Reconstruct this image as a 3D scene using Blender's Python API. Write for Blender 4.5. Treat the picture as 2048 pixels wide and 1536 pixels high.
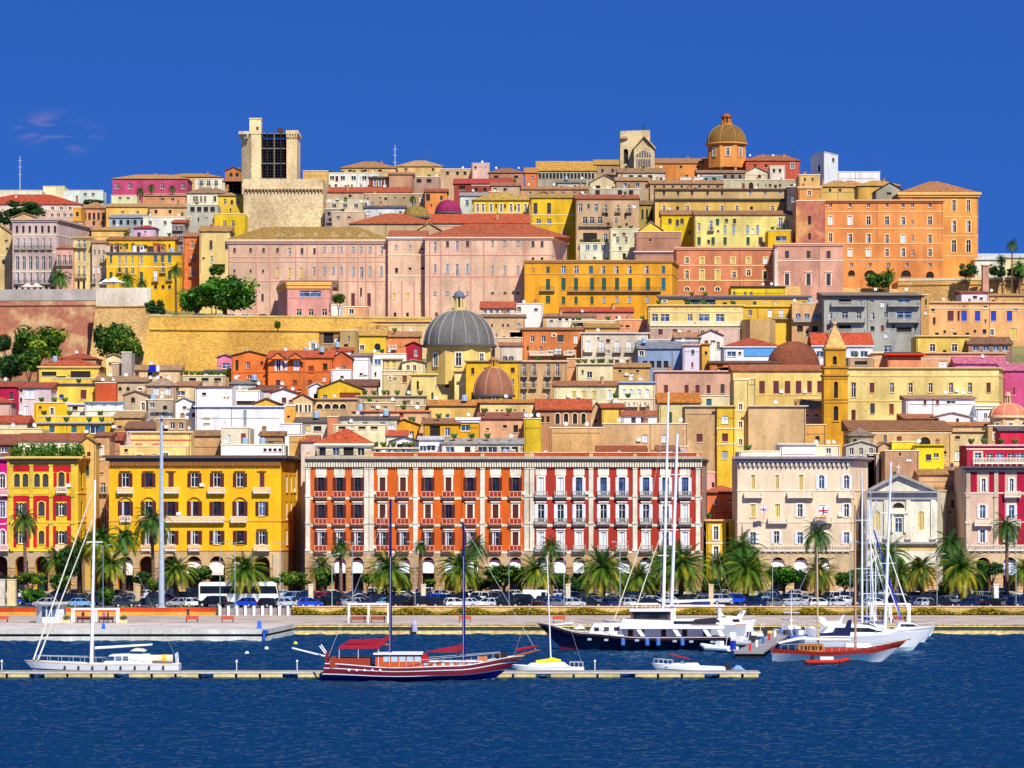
import bpy, math, random
from mathutils import Vector
R = math.radians
scene = bpy.context.scene
for o in list(bpy.data.objects): bpy.data.objects.remove(o)
COL = scene.collection

# ------------------------------------------------------------------ camera, sky, sun
F, H, HX, HY = 6000.0, 20.0, 1024.0, 994.0      # focal length in photo pixels, eye height, horizon row
cam_d = bpy.data.cameras.new("camera"); cam = bpy.data.objects.new("camera", cam_d); COL.objects.link(cam)
cam.location = (0, 0, H); cam.rotation_euler = (R(90), 0, 0)
cam_d.sensor_width = 36; cam_d.lens = 36*F/2048; cam_d.shift_y = (HY-768)/2048
cam_d.clip_start = 5; cam_d.clip_end = 8000
scene.camera = cam
SUN_EL, SUN_AZ = 46, 22      # azimuth: degrees to the right of straight behind the camera
w = bpy.data.worlds.new("World"); scene.world = w; w.use_nodes = True
nt = w.node_tree; N = nt.nodes; Lk = nt.links; N.clear()
tc = N.new('ShaderNodeTexCoord'); 
mp = N.new('ShaderNodeVectorMath'); mp.operation = 'ADD'; mp.inputs[1].default_value = (0, 0, 0.27)
nm = N.new('ShaderNodeVectorMath'); nm.operation = 'NORMALIZE'
sky = N.new('ShaderNodeTexSky'); sky.sky_type = 'NISHITA'; sky.sun_disc = False
sky.sun_elevation = R(SUN_EL); sky.sun_rotation = R(180-SUN_AZ); sky.air_density = 1.0; sky.dust_density = 0.2; sky.ozone_density = 4.0
tint = N.new('ShaderNodeMixRGB'); tint.blend_type = 'MULTIPLY'; tint.inputs[0].default_value = 1; tint.inputs[2].default_value = (0.215, 0.53, 1.2, 1)
bg = N.new('ShaderNodeBackground'); bg.inputs[1].default_value = 0.088
ow = N.new('ShaderNodeOutputWorld')
Lk.new(tc.outputs['Generated'], mp.inputs[0]); Lk.new(mp.outputs[0], nm.inputs[0]); Lk.new(nm.outputs[0], sky.inputs[0])
Lk.new(sky.outputs[0], tint.inputs[1])
# a faint wisp of cloud low on the left
cm = N.new('ShaderNodeMapping'); cm.inputs['Scale'].default_value = (30, 20, 85); cm.inputs['Rotation'].default_value = (0, .35, 0); Lk.new(tc.outputs['Generated'], cm.inputs[0])
cn = N.new('ShaderNodeTexNoise'); cn.inputs['Scale'].default_value = 1.6; cn.inputs['Detail'].default_value = 9; cn.inputs['Distortion'].default_value = 1.2; Lk.new(cm.outputs[0], cn.inputs[0])
cr = N.new('ShaderNodeValToRGB'); cr.color_ramp.elements[0].position = .47; cr.color_ramp.elements[1].position = .68; Lk.new(cn.outputs[0], cr.inputs[0])
def vdist(c, s):
    a = N.new('ShaderNodeVectorMath'); a.operation = 'SUBTRACT'; a.inputs[1].default_value = c; Lk.new(tc.outputs['Generated'], a.inputs[0])
    b = N.new('ShaderNodeVectorMath'); b.operation = 'MULTIPLY'; b.inputs[1].default_value = s; Lk.new(a.outputs[0], b.inputs[0])
    l = N.new('ShaderNodeVectorMath'); l.operation = 'LENGTH'; Lk.new(b.outputs[0], l.inputs[0])
    m = N.new('ShaderNodeMapRange'); m.inputs[1].default_value = 1; m.inputs[2].default_value = 0; Lk.new(l.outputs['Value'], m.inputs[0]); return m
v1 = vdist(((135-HX)/F, .98, (HY-278)/F), (62, 0, 120))
mu = N.new('ShaderNodeMath'); mu.operation = 'MULTIPLY'; Lk.new(v1.outputs[0], mu.inputs[0]); Lk.new(cr.outputs[0], mu.inputs[1])
mu2 = N.new('ShaderNodeMath'); mu2.operation = 'MULTIPLY'; mu2.inputs[1].default_value = .95; Lk.new(mu.outputs[0], mu2.inputs[0])
cmx = N.new('ShaderNodeMixRGB'); cmx.inputs[2].default_value = (3.6, 2.7, 4.4, 1); Lk.new(mu2.outputs[0], cmx.inputs[0]); Lk.new(tint.outputs[0], cmx.inputs[1])
Lk.new(cmx.outputs[0], bg.inputs[0]); Lk.new(bg.outputs[0], ow.inputs[0])
sd = bpy.data.lights.new("sun", 'SUN'); sd.energy = 4.9; sd.angle = R(0.5); sd.color = (1.0, 0.935, 0.80)
sun = bpy.data.objects.new("sun", sd); COL.objects.link(sun)
sun.rotation_euler = (R(90-SUN_EL), 0, R(SUN_AZ))
scene.view_settings.view_transform = 'Standard'; scene.view_settings.look = 'None'; scene.view_settings.exposure = 0.24; scene.view_settings.gamma = 1

# ------------------------------------------------------------------ helpers
rnd = random.Random(7)
def XZ(px, py, Y): return ((px-HX)*Y/F, H+(HY-py)*Y/F)
def PX(px, Y): return (px-HX)*Y/F
def PZ(py, Y): return H+(HY-py)*Y/F
def YG(py, z=0.0): return F*(H-z)/(py-HY)        # distance at which ground of height z shows at row py
def lin(h):
    h = h.lstrip('#'); out = []
    for i in (0, 2, 4):
        c = int(h[i:i+2], 16)/255
        out.append(c/12.92 if c <= .04045 else ((c+.055)/1.055)**2.4)
    return tuple(out)
MC = {}
def mat(kind, h, **kw):
    key = (kind, h)+tuple(sorted(kw.items()))
    if key in MC: return MC[key]
    m = bpy.data.materials.new(kind+'_'+h); m.use_nodes = True
    t = m.node_tree; n = t.nodes; l = t.links; p = n['Principled BSDF']
    c = lin(h)
    if kind == 'tile': c = tuple(x*.72+y*.28 for x, y in zip(c, (.34, .18, .085)))
    if kind in ('wall', 'stone', 'rust', 'tile'): c = (c[0], min(1, c[1]*1.07), min(1, c[2]*1.06))
    p.inputs['Base Color'].default_value = (*c, 1); p.inputs['Roughness'].default_value = kw.get('rough', .85)
    p.inputs['Specular IOR Level'].default_value = .25
    def noise(scale, sq=(1, 1, 1), det=4):
        g = n.new('ShaderNodeNewGeometry'); mm = n.new('ShaderNodeMapping'); mm.inputs['Scale'].default_value = sq
        l.new(g.outputs['Position'], mm.inputs[0]); q = n.new('ShaderNodeTexNoise'); q.inputs['Scale'].default_value = scale
        q.inputs['Detail'].default_value = det; l.new(mm.outputs[0], q.inputs[0]); return q
    def ramp(q, a, b, ca, cb):
        r = n.new('ShaderNodeValToRGB'); e = r.color_ramp.elements
        e[0].position = a; e[1].position = b; e[0].color = (*ca, 1); e[1].color = (*cb, 1); l.new(q.outputs[0], r.inputs[0]); return r
    def mulc(a, b, f=1):
        x = n.new('ShaderNodeMixRGB'); x.blend_type = 'MULTIPLY'; x.inputs[0].default_value = f
        l.new(a.outputs[0], x.inputs[1]); l.new(b.outputs[0], x.inputs[2]); return x
    def bump(q, st, d=.05):
        b = n.new('ShaderNodeBump'); b.inputs['Strength'].default_value = st; b.inputs['Distance'].default_value = d
        l.new(q.outputs[0], b.inputs['Height']); l.new(b.outputs[0], p.inputs['Normal'])
    sc = lambda k, s=1: tuple(min(1, v*k) for v in c)
    if kind in ('wall', 'wallc'):
        a = ramp(noise(.55, (1, 1, .22)), .3, .72, sc(.80), sc(1.08))
        b = ramp(noise(.15, (1, 1, .7), 6), .36, .6, (.78, .75, .72), (1.02, 1.02, 1.02))
        e = ramp(noise(2.6, (1, 1, .5), 9), .36, .62, (.8, .78, .76), (1.03, 1.03, 1.03)); f = ramp(noise(.21, (1, 1, .5), 7), .55, .62, (1, 1, 1), (.87, .88, .90))
        l.new(mulc(mulc(mulc(a, b, 1 if kind == 'wall' else .4), e, .75 if kind == 'wall' else .3), f, 1 if kind == 'wall' else .5).outputs[0], p.inputs['Base Color']); bump(noise(2.5), .35)
    elif kind == 'stone':
        st = kw.get('st', 1)
        a = ramp(noise(1.5, (1, 1, 1.6), 9), .36, .64, sc(.74), sc(1.2))
        b = ramp(noise(.1, (1, 1, .7), 6), .38, .62, (.74, .66, .62), (1.08, 1.04, .98))
        br = n.new('ShaderNodeTexBrick'); br.inputs['Scale'].default_value = .55; br.inputs['Color1'].default_value = (1, 1, 1, 1); br.inputs['Color2'].default_value = (.86, .83, .8, 1)
        br.inputs['Mortar'].default_value = (.7, .62, .55, 1); br.inputs['Mortar Size'].default_value = .04
        g = n.new('ShaderNodeNewGeometry'); sx = n.new('ShaderNodeSeparateXYZ'); cx = n.new('ShaderNodeCombineXYZ')
        l.new(g.outputs['Position'], sx.inputs[0]); l.new(sx.outputs[0], cx.inputs[0]); l.new(sx.outputs[2], cx.inputs[1]); l.new(cx.outputs[0], br.inputs[0])
        l.new(mulc(mulc(a, b), br, .45*st).outputs[0], p.inputs['Base Color']); bump(noise(1.3, (1, 1, 1), 6), .7, .12)
    elif kind == 'rust':   # weathered wall: plaster fallen from reddish rubble
        a = ramp(noise(.14, (1, 1, 1), 6), .42, .56, sc(1), lin(kw['c2']))
        b = ramp(noise(.9, (1, 1, 1), 6), .3, .7, (.75, .72, .7), (1.15, 1.15, 1.15))
        l.new(mulc(a, b).outputs[0], p.inputs['Base Color']); bump(noise(1.3, (1, 1, 1), 6), .6, .1)
    elif kind == 'tile':
        a = ramp(noise(1.3, (1, 1, 1), 9), .35, .65, sc(.55), sc(1.12))
        wv = n.new('ShaderNodeTexWave'); wv.inputs['Scale'].default_value = 1.1; wv.inputs['Distortion'].default_value = .3
        g = n.new('ShaderNodeNewGeometry'); l.new(g.outputs['Position'], wv.inputs[0])
        b = ramp(wv, 0, 1, (.74, .72, .7), (1.05, 1.05, 1.05)); l.new(mulc(a, b, .8).outputs[0], p.inputs['Base Color']); bump(wv, .5, .08)
    elif kind == 'glass':
        p.inputs['Roughness'].default_value = .08; p.inputs['Specular IOR Level'].default_value = .4
        a = ramp(noise(.7, (1, 1, .8), 1), .4, .6, sc(.45), sc(1.5)); l.new(a.outputs[0], p.inputs['Base Color'])
    elif kind == 'leaf':
        oi = n.new('ShaderNodeObjectInfo'); q = noise(1.1, (1, 1, 1), 3)
        a = ramp(q, .3, .7, sc(.75), sc(1.7)); l.new(a.outputs[0], p.inputs['Base Color'])
        p.inputs['Roughness'].default_value = .6
        # thin leaves let some light through
        tr = n.new('ShaderNodeBsdfTranslucent'); l.new(a.outputs[0], tr.inputs[0]); mx = n.new('ShaderNodeMixShader'); mx.inputs[0].default_value = .3
        l.new(p.outputs[0], mx.inputs[1]); l.new(tr.outputs[0], mx.inputs[2]); l.new(mx.outputs[0], n['Material Output'].inputs[0])
    elif kind == 'paint':
        p.inputs['Roughness'].default_value = kw.get('rough', .3); p.inputs['Specular IOR Level'].default_value = .5
        if kw.get('coat'): p.inputs['Coat Weight'].default_value = kw['coat']
    elif kind == 'flat':
        a = ramp(noise(1.5, (1, 1, 1), 3), .3, .7, sc(.86), sc(1.08)); l.new(a.outputs[0], p.inputs['Base Color'])
    elif kind == 'ground':
        a = ramp(noise(.25, (1, 1, 1), 8), .3, .7, sc(.72), sc(1.2)); l.new(a.outputs[0], p.inputs['Base Color']); bump(noise(3), .3)
    MC[key] = m; return m

class MB:
    def __init__(s): s.v = []; s.f = []; s.m = []; s.mats = []; s.smooth = False
    def mi(s, m):
        if m not in s.mats: s.mats.append(m)
        return s.mats.index(m)
    def face(s, pts, m):
        i = len(s.v); s.v += [tuple(p) for p in pts]; s.f.append(tuple(range(i, i+len(pts)))); s.m.append(s.mi(m))
    def grid(s, rows, m, close=False):
        i = len(s.v); n = len(rows[0]); k = s.mi(m)
        for r in rows: s.v += [tuple(p) for p in r]
        for a in range(len(rows)-1):
            for b in range(n if close else n-1):
                c = (b+1) % n
                s.f.append((i+a*n+b, i+a*n+c, i+(a+1)*n+c, i+(a+1)*n+b)); s.m.append(k)
    def box(s, x0, x1, y0, y1, z0, z1, m):
        P = [(x0,y0,z0),(x1,y0,z0),(x1,y1,z0),(x0,y1,z0),(x0,y0,z1),(x1,y0,z1),(x1,y1,z1),(x0,y1,z1)]
        i = len(s.v); s.v += P; k = s.mi(m)
        for f in ((0,3,2,1),(4,5,6,7),(0,1,5,4),(1,2,6,5),(2,3,7,6),(3,0,4,7)): s.f.append(tuple(i+q for q in f)); s.m.append(k)
    def prism(s, poly, z0, z1, m, mtop=None):     # poly in plan, counter-clockwise
        n = len(poly)
        for a in range(n):
            p, q = poly[a], poly[(a+1) % n]
            s.face([(*p, z0), (*q, z0), (*q, z1), (*p, z1)], m)
        s.face([(*p, z1) for p in poly], mtop or m); s.face([(*p, z0) for p in reversed(poly)], m)
    def side(s, prof, y0, y1, m):                 # profile in x,z extruded along y
        n = len(prof)
        s.face([(x, y0, z) for x, z in prof], m); s.face([(x, y1, z) for x, z in reversed(prof)], m)
        for a in range(n):
            (x, z), (u, v) = prof[a], prof[(a+1) % n]
            s.face([(x, y0, z), (x, y1, z), (u, y1, v), (u, y0, v)], m)
    def tube(s, p, q, r0, r1, m, n=6, cap=True):
        p, q = Vector(p), Vector(q); d = (q-p)
        if d.length < 1e-6: return
        d.normalize(); a = d.orthogonal().normalized(); b = d.cross(a)
        rows = [[c+(a*math.cos(t)+b*math.sin(t))*r for t in [2*math.pi*k/n for k in range(n)]] for c, r in ((p, r0), (q, r1))]
        s.grid(rows, m, True)
        if cap: s.face(rows[1], m); s.face(rows[0][::-1], m)
    def lathe(s, prof, c, m, n=24, a0=0.0, mats=None):   # prof: (r, z) list
        for i in range(len(prof)-1):
            rows = [[(c[0]+r*math.cos(a0+2*math.pi*k/n), c[1]+r*math.sin(a0+2*math.pi*k/n), c[2]+z) for k in range(n)] for r, z in prof[i:i+2]]
            s.grid(rows, mats[i] if mats else m, True)
    def build(s, name, parent=None, org=(0, 0, 0), loc=None, rz=0, smooth=False, mw=None):
        me = bpy.data.meshes.new(name)
        me.from_pydata([(x-org[0], y-org[1], z-org[2]) for x, y, z in s.v], [], s.f)
        for m in s.mats: me.materials.append(m)
        me.polygons.foreach_set('material_index', s.m)
        if smooth: me.polygons.foreach_set('use_smooth', [True]*len(s.f))
        me.update()
        o = bpy.data.objects.new(name, me); COL.objects.link(o)
        if parent: o.parent = parent
        if loc is not None: o.location = loc
        elif not parent: o.location = org
        o.rotation_euler = (0, 0, rz)
        return o
def inst(name, me, parent, loc, rz=0, sc=None):
    o = bpy.data.objects.new(name, me); COL.objects.link(o); o.parent = parent; o.location = loc; o.rotation_euler = (0, 0, rz)
    if sc: o.scale = sc
    return o
def root(name, label, cat, loc, rz=0, group=None):
    o = bpy.data.objects.new(name, None); o.empty_display_size = .5; COL.objects.link(o); o.location = loc; o.rotation_euler = (0, 0, rz)
    o['label'] = label; o['category'] = cat
    if group: o['group'] = group
    return o
def tag(o, label, cat, group=None):
    o['label'] = label; o['category'] = cat
    if group: o['group'] = group
    return o
def struct(name, mb, **k):
    o = mb.build(name, **k); o['kind'] = 'structure'; return o
def copy_tree(o, parent=None):
    c = o.copy(); COL.objects.link(c); c.parent = parent
    for ch in KIDS(o): copy_tree(ch, c)
    return c
def KIDS(o): return [x for x in list(o.children)]
def unlink_tree(o):
    for ch in KIDS(o): unlink_tree(ch)
    bpy.data.objects.remove(o)

# ------------------------------------------------------------------ terrain
TP = [(436, 1.1), (470, 1.1), (474, 1.9), (578, 1.9), (600, 13), (640, 25), (700, 40), (735, 47), (762, 50), (778, 61), (820, 66), (880, 76), (985, 100), (1060, 114), (1150, 122), (1400, 110), (3500, 60)]
def zt(px, Y):
    z = TP[-1][1]
    for (a, za), (b, zb) in zip(TP, TP[1:]):
        if Y <= b: z = za+(zb-za)*max(0, (Y-a))/(b-a); break
    if px < 310 and 740 < Y < 796: z = min(z, 50)
    if px > 1930 and Y > 850: z = min(z, 74+(2000-px)*.02)
    if px < 0 and Y > 900: z = min(z, 118)
    return z
tb = MB(); rows = []
for Y in [436.3, 445, 470, 474, 520, 578, 590, 600, 620, 640, 670, 700, 735, 762, 778, 795, 798, 820, 850, 880, 930, 985, 1020, 1060, 1100, 1150, 1250, 1400, 2200, 3500]:
    rows.append([((px-HX)*(Y if Y < 1200 else 1200)/F*(1 if Y < 1200 else Y/1200), Y, zt(px, Y)) for px in (-2500, -900, -300, 0, 300, 600, 900, 1200, 1500, 1800, 1930, 2050, 2300, 3000, 4500)])
tb.grid(rows, mat('ground', '7c7850'))
struct('hill_ground', tb)
# ------------------------------------------------------------------ building kit
GLASS = mat('glass', '1c242e'); GLASSB = mat('glass', '3c5a80'); DARK = mat('flat', '2c2624'); IRON = mat('flat', '2e2a2c'); WHITE = mat('flat', 'f0ece4'); CREAMT = mat('flat', 'ecdcb8')
SH = {'b': '5a2a26', 'g': '2f5a4c', 'w': 'dfe4ea', 't': '2f6a80', 'k': '44444c', 'y': 'd8c070', 'r': '8c4030', 'm': '6a3440', 'u': '2848b8', 'l': '9aa8b0'}
SHM = {k: mat('flat', v) for k, v in SH.items()}
WCACHE = {}
def q5(v): return max(.2, round(v/.1)*.1)
def win_mesh(w, h, style, flags, d, trim):
    key = (w, h, style, flags, d, trim)
    if key in WCACHE: return WCACHE[key]
    mb = MB(); T = mat('flat', trim)
    fr = WHITE if ('F' not in flags) else SHM['b']
    st = style[0]
    if st == 'c':
        m = SHM[style[1]]; mb.box(-w/2, w/2, d*.55, d, 0, h, m)
        mb.box(-.03, .03, d*.55-.03, d*.55, 0, h, mat('flat', '3a3030'))
        k = max(3, int(h/.35))
        for i in range(1, k): mb.box(-w/2+.08, w/2-.08, d*.55-.02, d*.55, h*i/k-.03, h*i/k, mat('flat', SH[style[1]]))
    elif st == 'p':
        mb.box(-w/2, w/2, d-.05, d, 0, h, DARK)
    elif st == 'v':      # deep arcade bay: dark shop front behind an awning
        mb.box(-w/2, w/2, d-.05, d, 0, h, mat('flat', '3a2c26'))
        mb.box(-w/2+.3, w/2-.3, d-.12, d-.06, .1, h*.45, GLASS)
    else:
        g = GLASSB if 'L' in flags else GLASS
        mb.box(-w/2, w/2, d-.04, d, 0, h, g)
        e = .08 if w > .7 else .05
        mb.box(-w/2, -w/2+e, d-.1, d-.045, 0, h, fr); mb.box(w/2-e, w/2, d-.1, d-.045, 0, h, fr)
        mb.box(-w/2+e, w/2-e, d-.1, d-.045, 0, e, fr); mb.box(-w/2+e, w/2-e, d-.1, d-.045, h-e, h, fr)
        mb.box(-e*.6, e*.6, d-.1, d-.045, e, h-e, fr)
        if h > 1.6: mb.box(-w/2+e, w/2-e, d-.098, d-.046, h*.68, h*.68+e*.8, fr)
        if 'Q' in flags: mb.box(-w/2+e, -w*.22, d-.2, d-.12, e, h-e, mat('flat', 'c4ccd8'))   # a drawn curtain behind the left casement
    if 's' in flags or 'S' in flags:
        t = .16 if 's' in flags else .28
        if 'a' in flags:
            r = w/2; zs = h-r; n = 8
            mb.box(-w/2-t, -w/2, -.07, -.002, 0, zs, T); mb.box(w/2, w/2+t, -.07, -.002, 0, zs, T)
            for i in range(n):
                a, b = math.pi*i/n, math.pi*(i+1)/n
                P = [(r*math.cos(a), zs+r*math.sin(a)), ((r+t)*math.cos(a), zs+(r+t)*math.sin(a)), ((r+t)*math.cos(b), zs+(r+t)*math.sin(b)), (r*math.cos(b), zs+r*math.sin(b))]
                mb.side(P, -.07, -.002, T)
        else:
            mb.box(-w/2-t, -w/2, -.07, -.002, 0, h+t, T); mb.box(w/2, w/2+t, -.07, -.002, 0, h+t, T); mb.box(-w/2, w/2, -.07, -.002, h, h+t, T)
    if 'H' in flags:    # hood moulding
        mb.box(-w/2-.4, w/2+.4, -.3, -.002, h+.35, h+.55, T); mb.box(-w/2-.25, w/2+.25, -.12, -.002, h+.2, h+.35, T)
    if 'A' in flags:    # segmental pediment
        n = 6
        for i in range(n):
            a, b = math.pi*(.15+.7*i/n), math.pi*(.15+.7*(i+1)/n); r0, r1 = w*.85, w*.85+.22; z0 = h+.15-w*.38
            mb.side([(r0*math.cos(a), z0+r0*math.sin(a)), (r1*math.cos(a), z0+r1*math.sin(a)), (r1*math.cos(b), z0+r1*math.sin(b)), (r0*math.cos(b), z0+r0*math.sin(b))], -.28, -.002, T)
    if st not in 'v' and 'n' not in flags: mb.box(-w/2-.12, w/2+.12, -.14, -.002, -.12, 0, T)
    me = mb.build('window'); md = me.data; bpy.data.objects.remove(me); WCACHE[key] = md; return md
def shutter_mesh(w, h, c):
    key = ('sh', w, h, c)
    if key not in WCACHE:
        mb = MB(); m = SHM[c]; mb.box(0, w, -.09, -.03, .02, h-.02, m)
        k = max(4, int(h/.22))
        for i in range(1, k): mb.box(.06, w-.06, -.11, -.09, h*i/k-.04, h*i/k, m)
        o = mb.build('shutter'); WCACHE[key] = o.data; bpy.data.objects.remove(o)
    return WCACHE[key]
def balcony_mesh(w, kind, dep=.9, hh=1.0):
    key = ('bal', w, kind, dep)
    if key in WCACHE: return WCACHE[key]
    mb = MB(); sm = mat('flat', {'i': 'b8a890', 'w': 'e8dcc8', 'g': 'a8a49c', 'r': 'e0a080'}[kind])
    mb.box(-w/2, w/2, -dep, -.003, -.18, 0, sm)
    for i in range(max(2, int(w/1.2)+1)):
        n = max(2, int(w/1.2)+1); x = -w/2+.15+(w-.3)*i/(n-1)
        mb.side([(x-.1, -.18), (x+.1, -.18), (x+.1, -.5), (x-.1, -.5)], -dep*.6, -.004, sm)
    if kind == 'i':
        for a, b in ((-w/2, -dep), (w/2-.04, -dep)): mb.box(a, a+.04, -dep, -.004, hh-.05, hh, IRON)
        mb.box(-w/2, w/2, -dep, -dep+.05, hh-.05, hh, IRON); mb.box(-w/2, w/2, -dep, -dep+.05, .05, .1, IRON)
        n = int(w/.16)
        for i in range(n+1):
            x = -w/2+(w-.04)*i/n; mb.box(x, x+.04, -dep+.005, -dep+.04, .1, hh-.05, IRON)
    elif kind == 'r':    # white trim rails with terracotta panels
        rd = mat('flat', '9a3424')
        mb.box(-w/2, w/2, -dep, -dep+.08, hh-.14, hh, sm); mb.box(-w/2+.12, w/2-.12, -dep+.03, -dep+.06, .06, hh-.14, rd)
        for x in (-w/2, w/2-.14, -w*.18, w*.18-.14): mb.box(x, x+.14, -dep-.01, -dep+.1, 0, hh-.14, sm)
    else:
        mb.box(-w/2, w/2, -dep, -dep+.14, hh-.14, hh, sm); mb.box(-w/2, w/2, -dep, -dep+.14, 0, .12, sm)
        n = max(3, int(w/.28))
        for i in range(n+1):
            x = -w/2+(w-.12)*i/n; mb.box(x, x+.12, -dep+.01, -dep+.12, .12, hh-.14, sm)
        for x in (-w/2, w/2-.14): mb.box(x, x+.14, -dep, -.004, 0, hh-.14, sm)
    o = mb.build('balcony'); WCACHE[key] = o.data; bpy.data.objects.remove(o); return WCACHE[key]

def facade(mb, P0, P1, z0, z1, holes, m, mr=None, zc=None, mc=None):
    dx, dy = P1[0]-P0[0], P1[1]-P0[1]; L = math.hypot(dx, dy); dx /= L; dy /= L; nx, ny = -dy, dx   # inward normal
    pt = lambda u, z, d=0: (P0[0]+dx*u+nx*d, P0[1]+dy*u+ny*d, z)
    us = sorted({0.0, L} | {min(L, max(0, h[0])) for h in holes} | {min(L, max(0, h[1])) for h in holes})
    def fc(a, b, z, y):
        if mc and z < zc-1e-3:
            if y > zc+1e-3: mb.face([pt(a, z), pt(b, z), pt(b, zc), pt(a, zc)], mc); z = zc
            else: mb.face([pt(a, z), pt(b, z), pt(b, y), pt(a, y)], mc); return
        mb.face([pt(a, z), pt(b, z), pt(b, y), pt(a, y)], m)
    for a, b in zip(us, us[1:]):
        if b-a < 1e-4: continue
        mid = (a+b)/2; hs = sorted([(h[2], h[3]) for h in holes if h[0] < mid < h[1]]); z = z0
        for ha, hb in hs:
            if ha > z+1e-4: fc(a, b, z, ha)
            z = max(z, hb)
        if z < z1-1e-4: fc(a, b, z, z1)
    mr = mr or m
    for u0, u1, za, zb, arch, d in holes:
        if arch:
            r = (u1-u0)/2; zs = max(za, zb-r); n = 8; uc = (u0+u1)/2; hz = zb-zs
            ar = [(uc+r*math.cos(math.pi*(1-i/n)), zs+hz*math.sin(math.pi*i/n)) for i in range(n+1)]
            for i in range(n):
                (a, az), (b, bz) = ar[i], ar[i+1]
                mb.face([pt(a, az), pt(b, bz), pt(b, zb), pt(a, zb)], mc if mc and zb < zc+.1 else m)
                mb.face([pt(a, az), pt(a, az, d), pt(b, bz, d), pt(b, bz)], mr)
            zt_ = zs
        else:
            zt_ = zb; mb.face([pt(u0, zb), pt(u0, zb, d), pt(u1, zb, d), pt(u1, zb)], mr)
        mb.face([pt(u0, za), pt(u0, za, d), pt(u0, zt_, d), pt(u0, zt_)], mr)
        mb.face([pt(u1, za), pt(u1, zt_), pt(u1, zt_, d), pt(u1, za, d)], mr)
        mb.face([pt(u0, za), pt(u1, za), pt(u1, za, d), pt(u0, za, d)], mr)

def parse(ws):
    out = []
    for row in ws.split(';'):
        row = row.strip()
        if not row: continue
        f = row.split(':'); ya, yb = [float(v) for v in f[0].split('-')]; w = float(f[1]); st = f[2]; xs = []
        for t in f[3].split(','):
            if '*' in t:
                ab, n = t.split('*'); a, b = [float(v) for v in ab.split('~')]; n = int(n)
                xs += [a+(b-a)*i/(n-1) for i in range(n)]
            else: xs.append(float(t))
        out.append((ya, yb, w, st, xs))
    return out
def roof_mb(kind, X0, X1, Y0, Y1, ze, zr, m, ov=.4):
    mb = MB(); x0, x1, y0, y1 = X0-ov, X1+ov, Y0-ov, Y1+ov; t = .18
    if kind in 'gh':
        e = 0 if kind == 'g' else min((x1-x0)/2*.9, (y1-y0)/2); ym = (y0+y1)/2
        A, B, C_, D_ = (x0, y0, ze), (x1, y0, ze), (x1, y1, ze), (x0, y1, ze); P, Q = (x0+e, ym, zr), (x1-e, ym, zr)
        mb.face([A, B, Q, P], m); mb.face([C_, D_, P, Q], m); mb.face([B, C_, Q], m); mb.face([D_, A, P], m)
        if kind == 'g': mb.tube((x0, ym, zr), (x1, ym, zr), .14, .14, m)
    elif kind == 'f':
        xm = (x0+x1)/2; A, B, C_, D_ = (x0, y0, ze), (x1, y0, ze), (x1, y1, ze), (x0, y1, ze); P, Q = (xm, y0, zr), (xm, y1, zr)
        mb.face([A, P, Q, D_], m); mb.face([B, C_, Q, P], m); mb.face([C_, D_, Q], m); A2, B2, P2 = (x0, y0, ze-t), (x1, y0, ze-t), (xm, y0, zr-t)
        mb.face([A, A2, P2, P], m); mb.face([P, P2, B2, B], m)
        return mb
    elif kind == 'm':
        A, B, C_, D_ = (x0, y0, ze), (x1, y0, ze), (x1, y1, zr), (x0, y1, zr); mb.face([A, B, C_, D_], m)
        mb.face([(x1, y0, ze), (x1, y1, ze), (x1, y1, zr)], m); mb.face([(x0, y1, ze), (x0, y0, ze), (x0, y1, zr)], m); mb.face([(x1, y1, ze), (x0, y1, ze), (x0, y1, zr), (x1, y1, zr)], m)
    mb.box(x0, x1, y0, y1, ze-t, ze-.002, m); return mb

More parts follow.
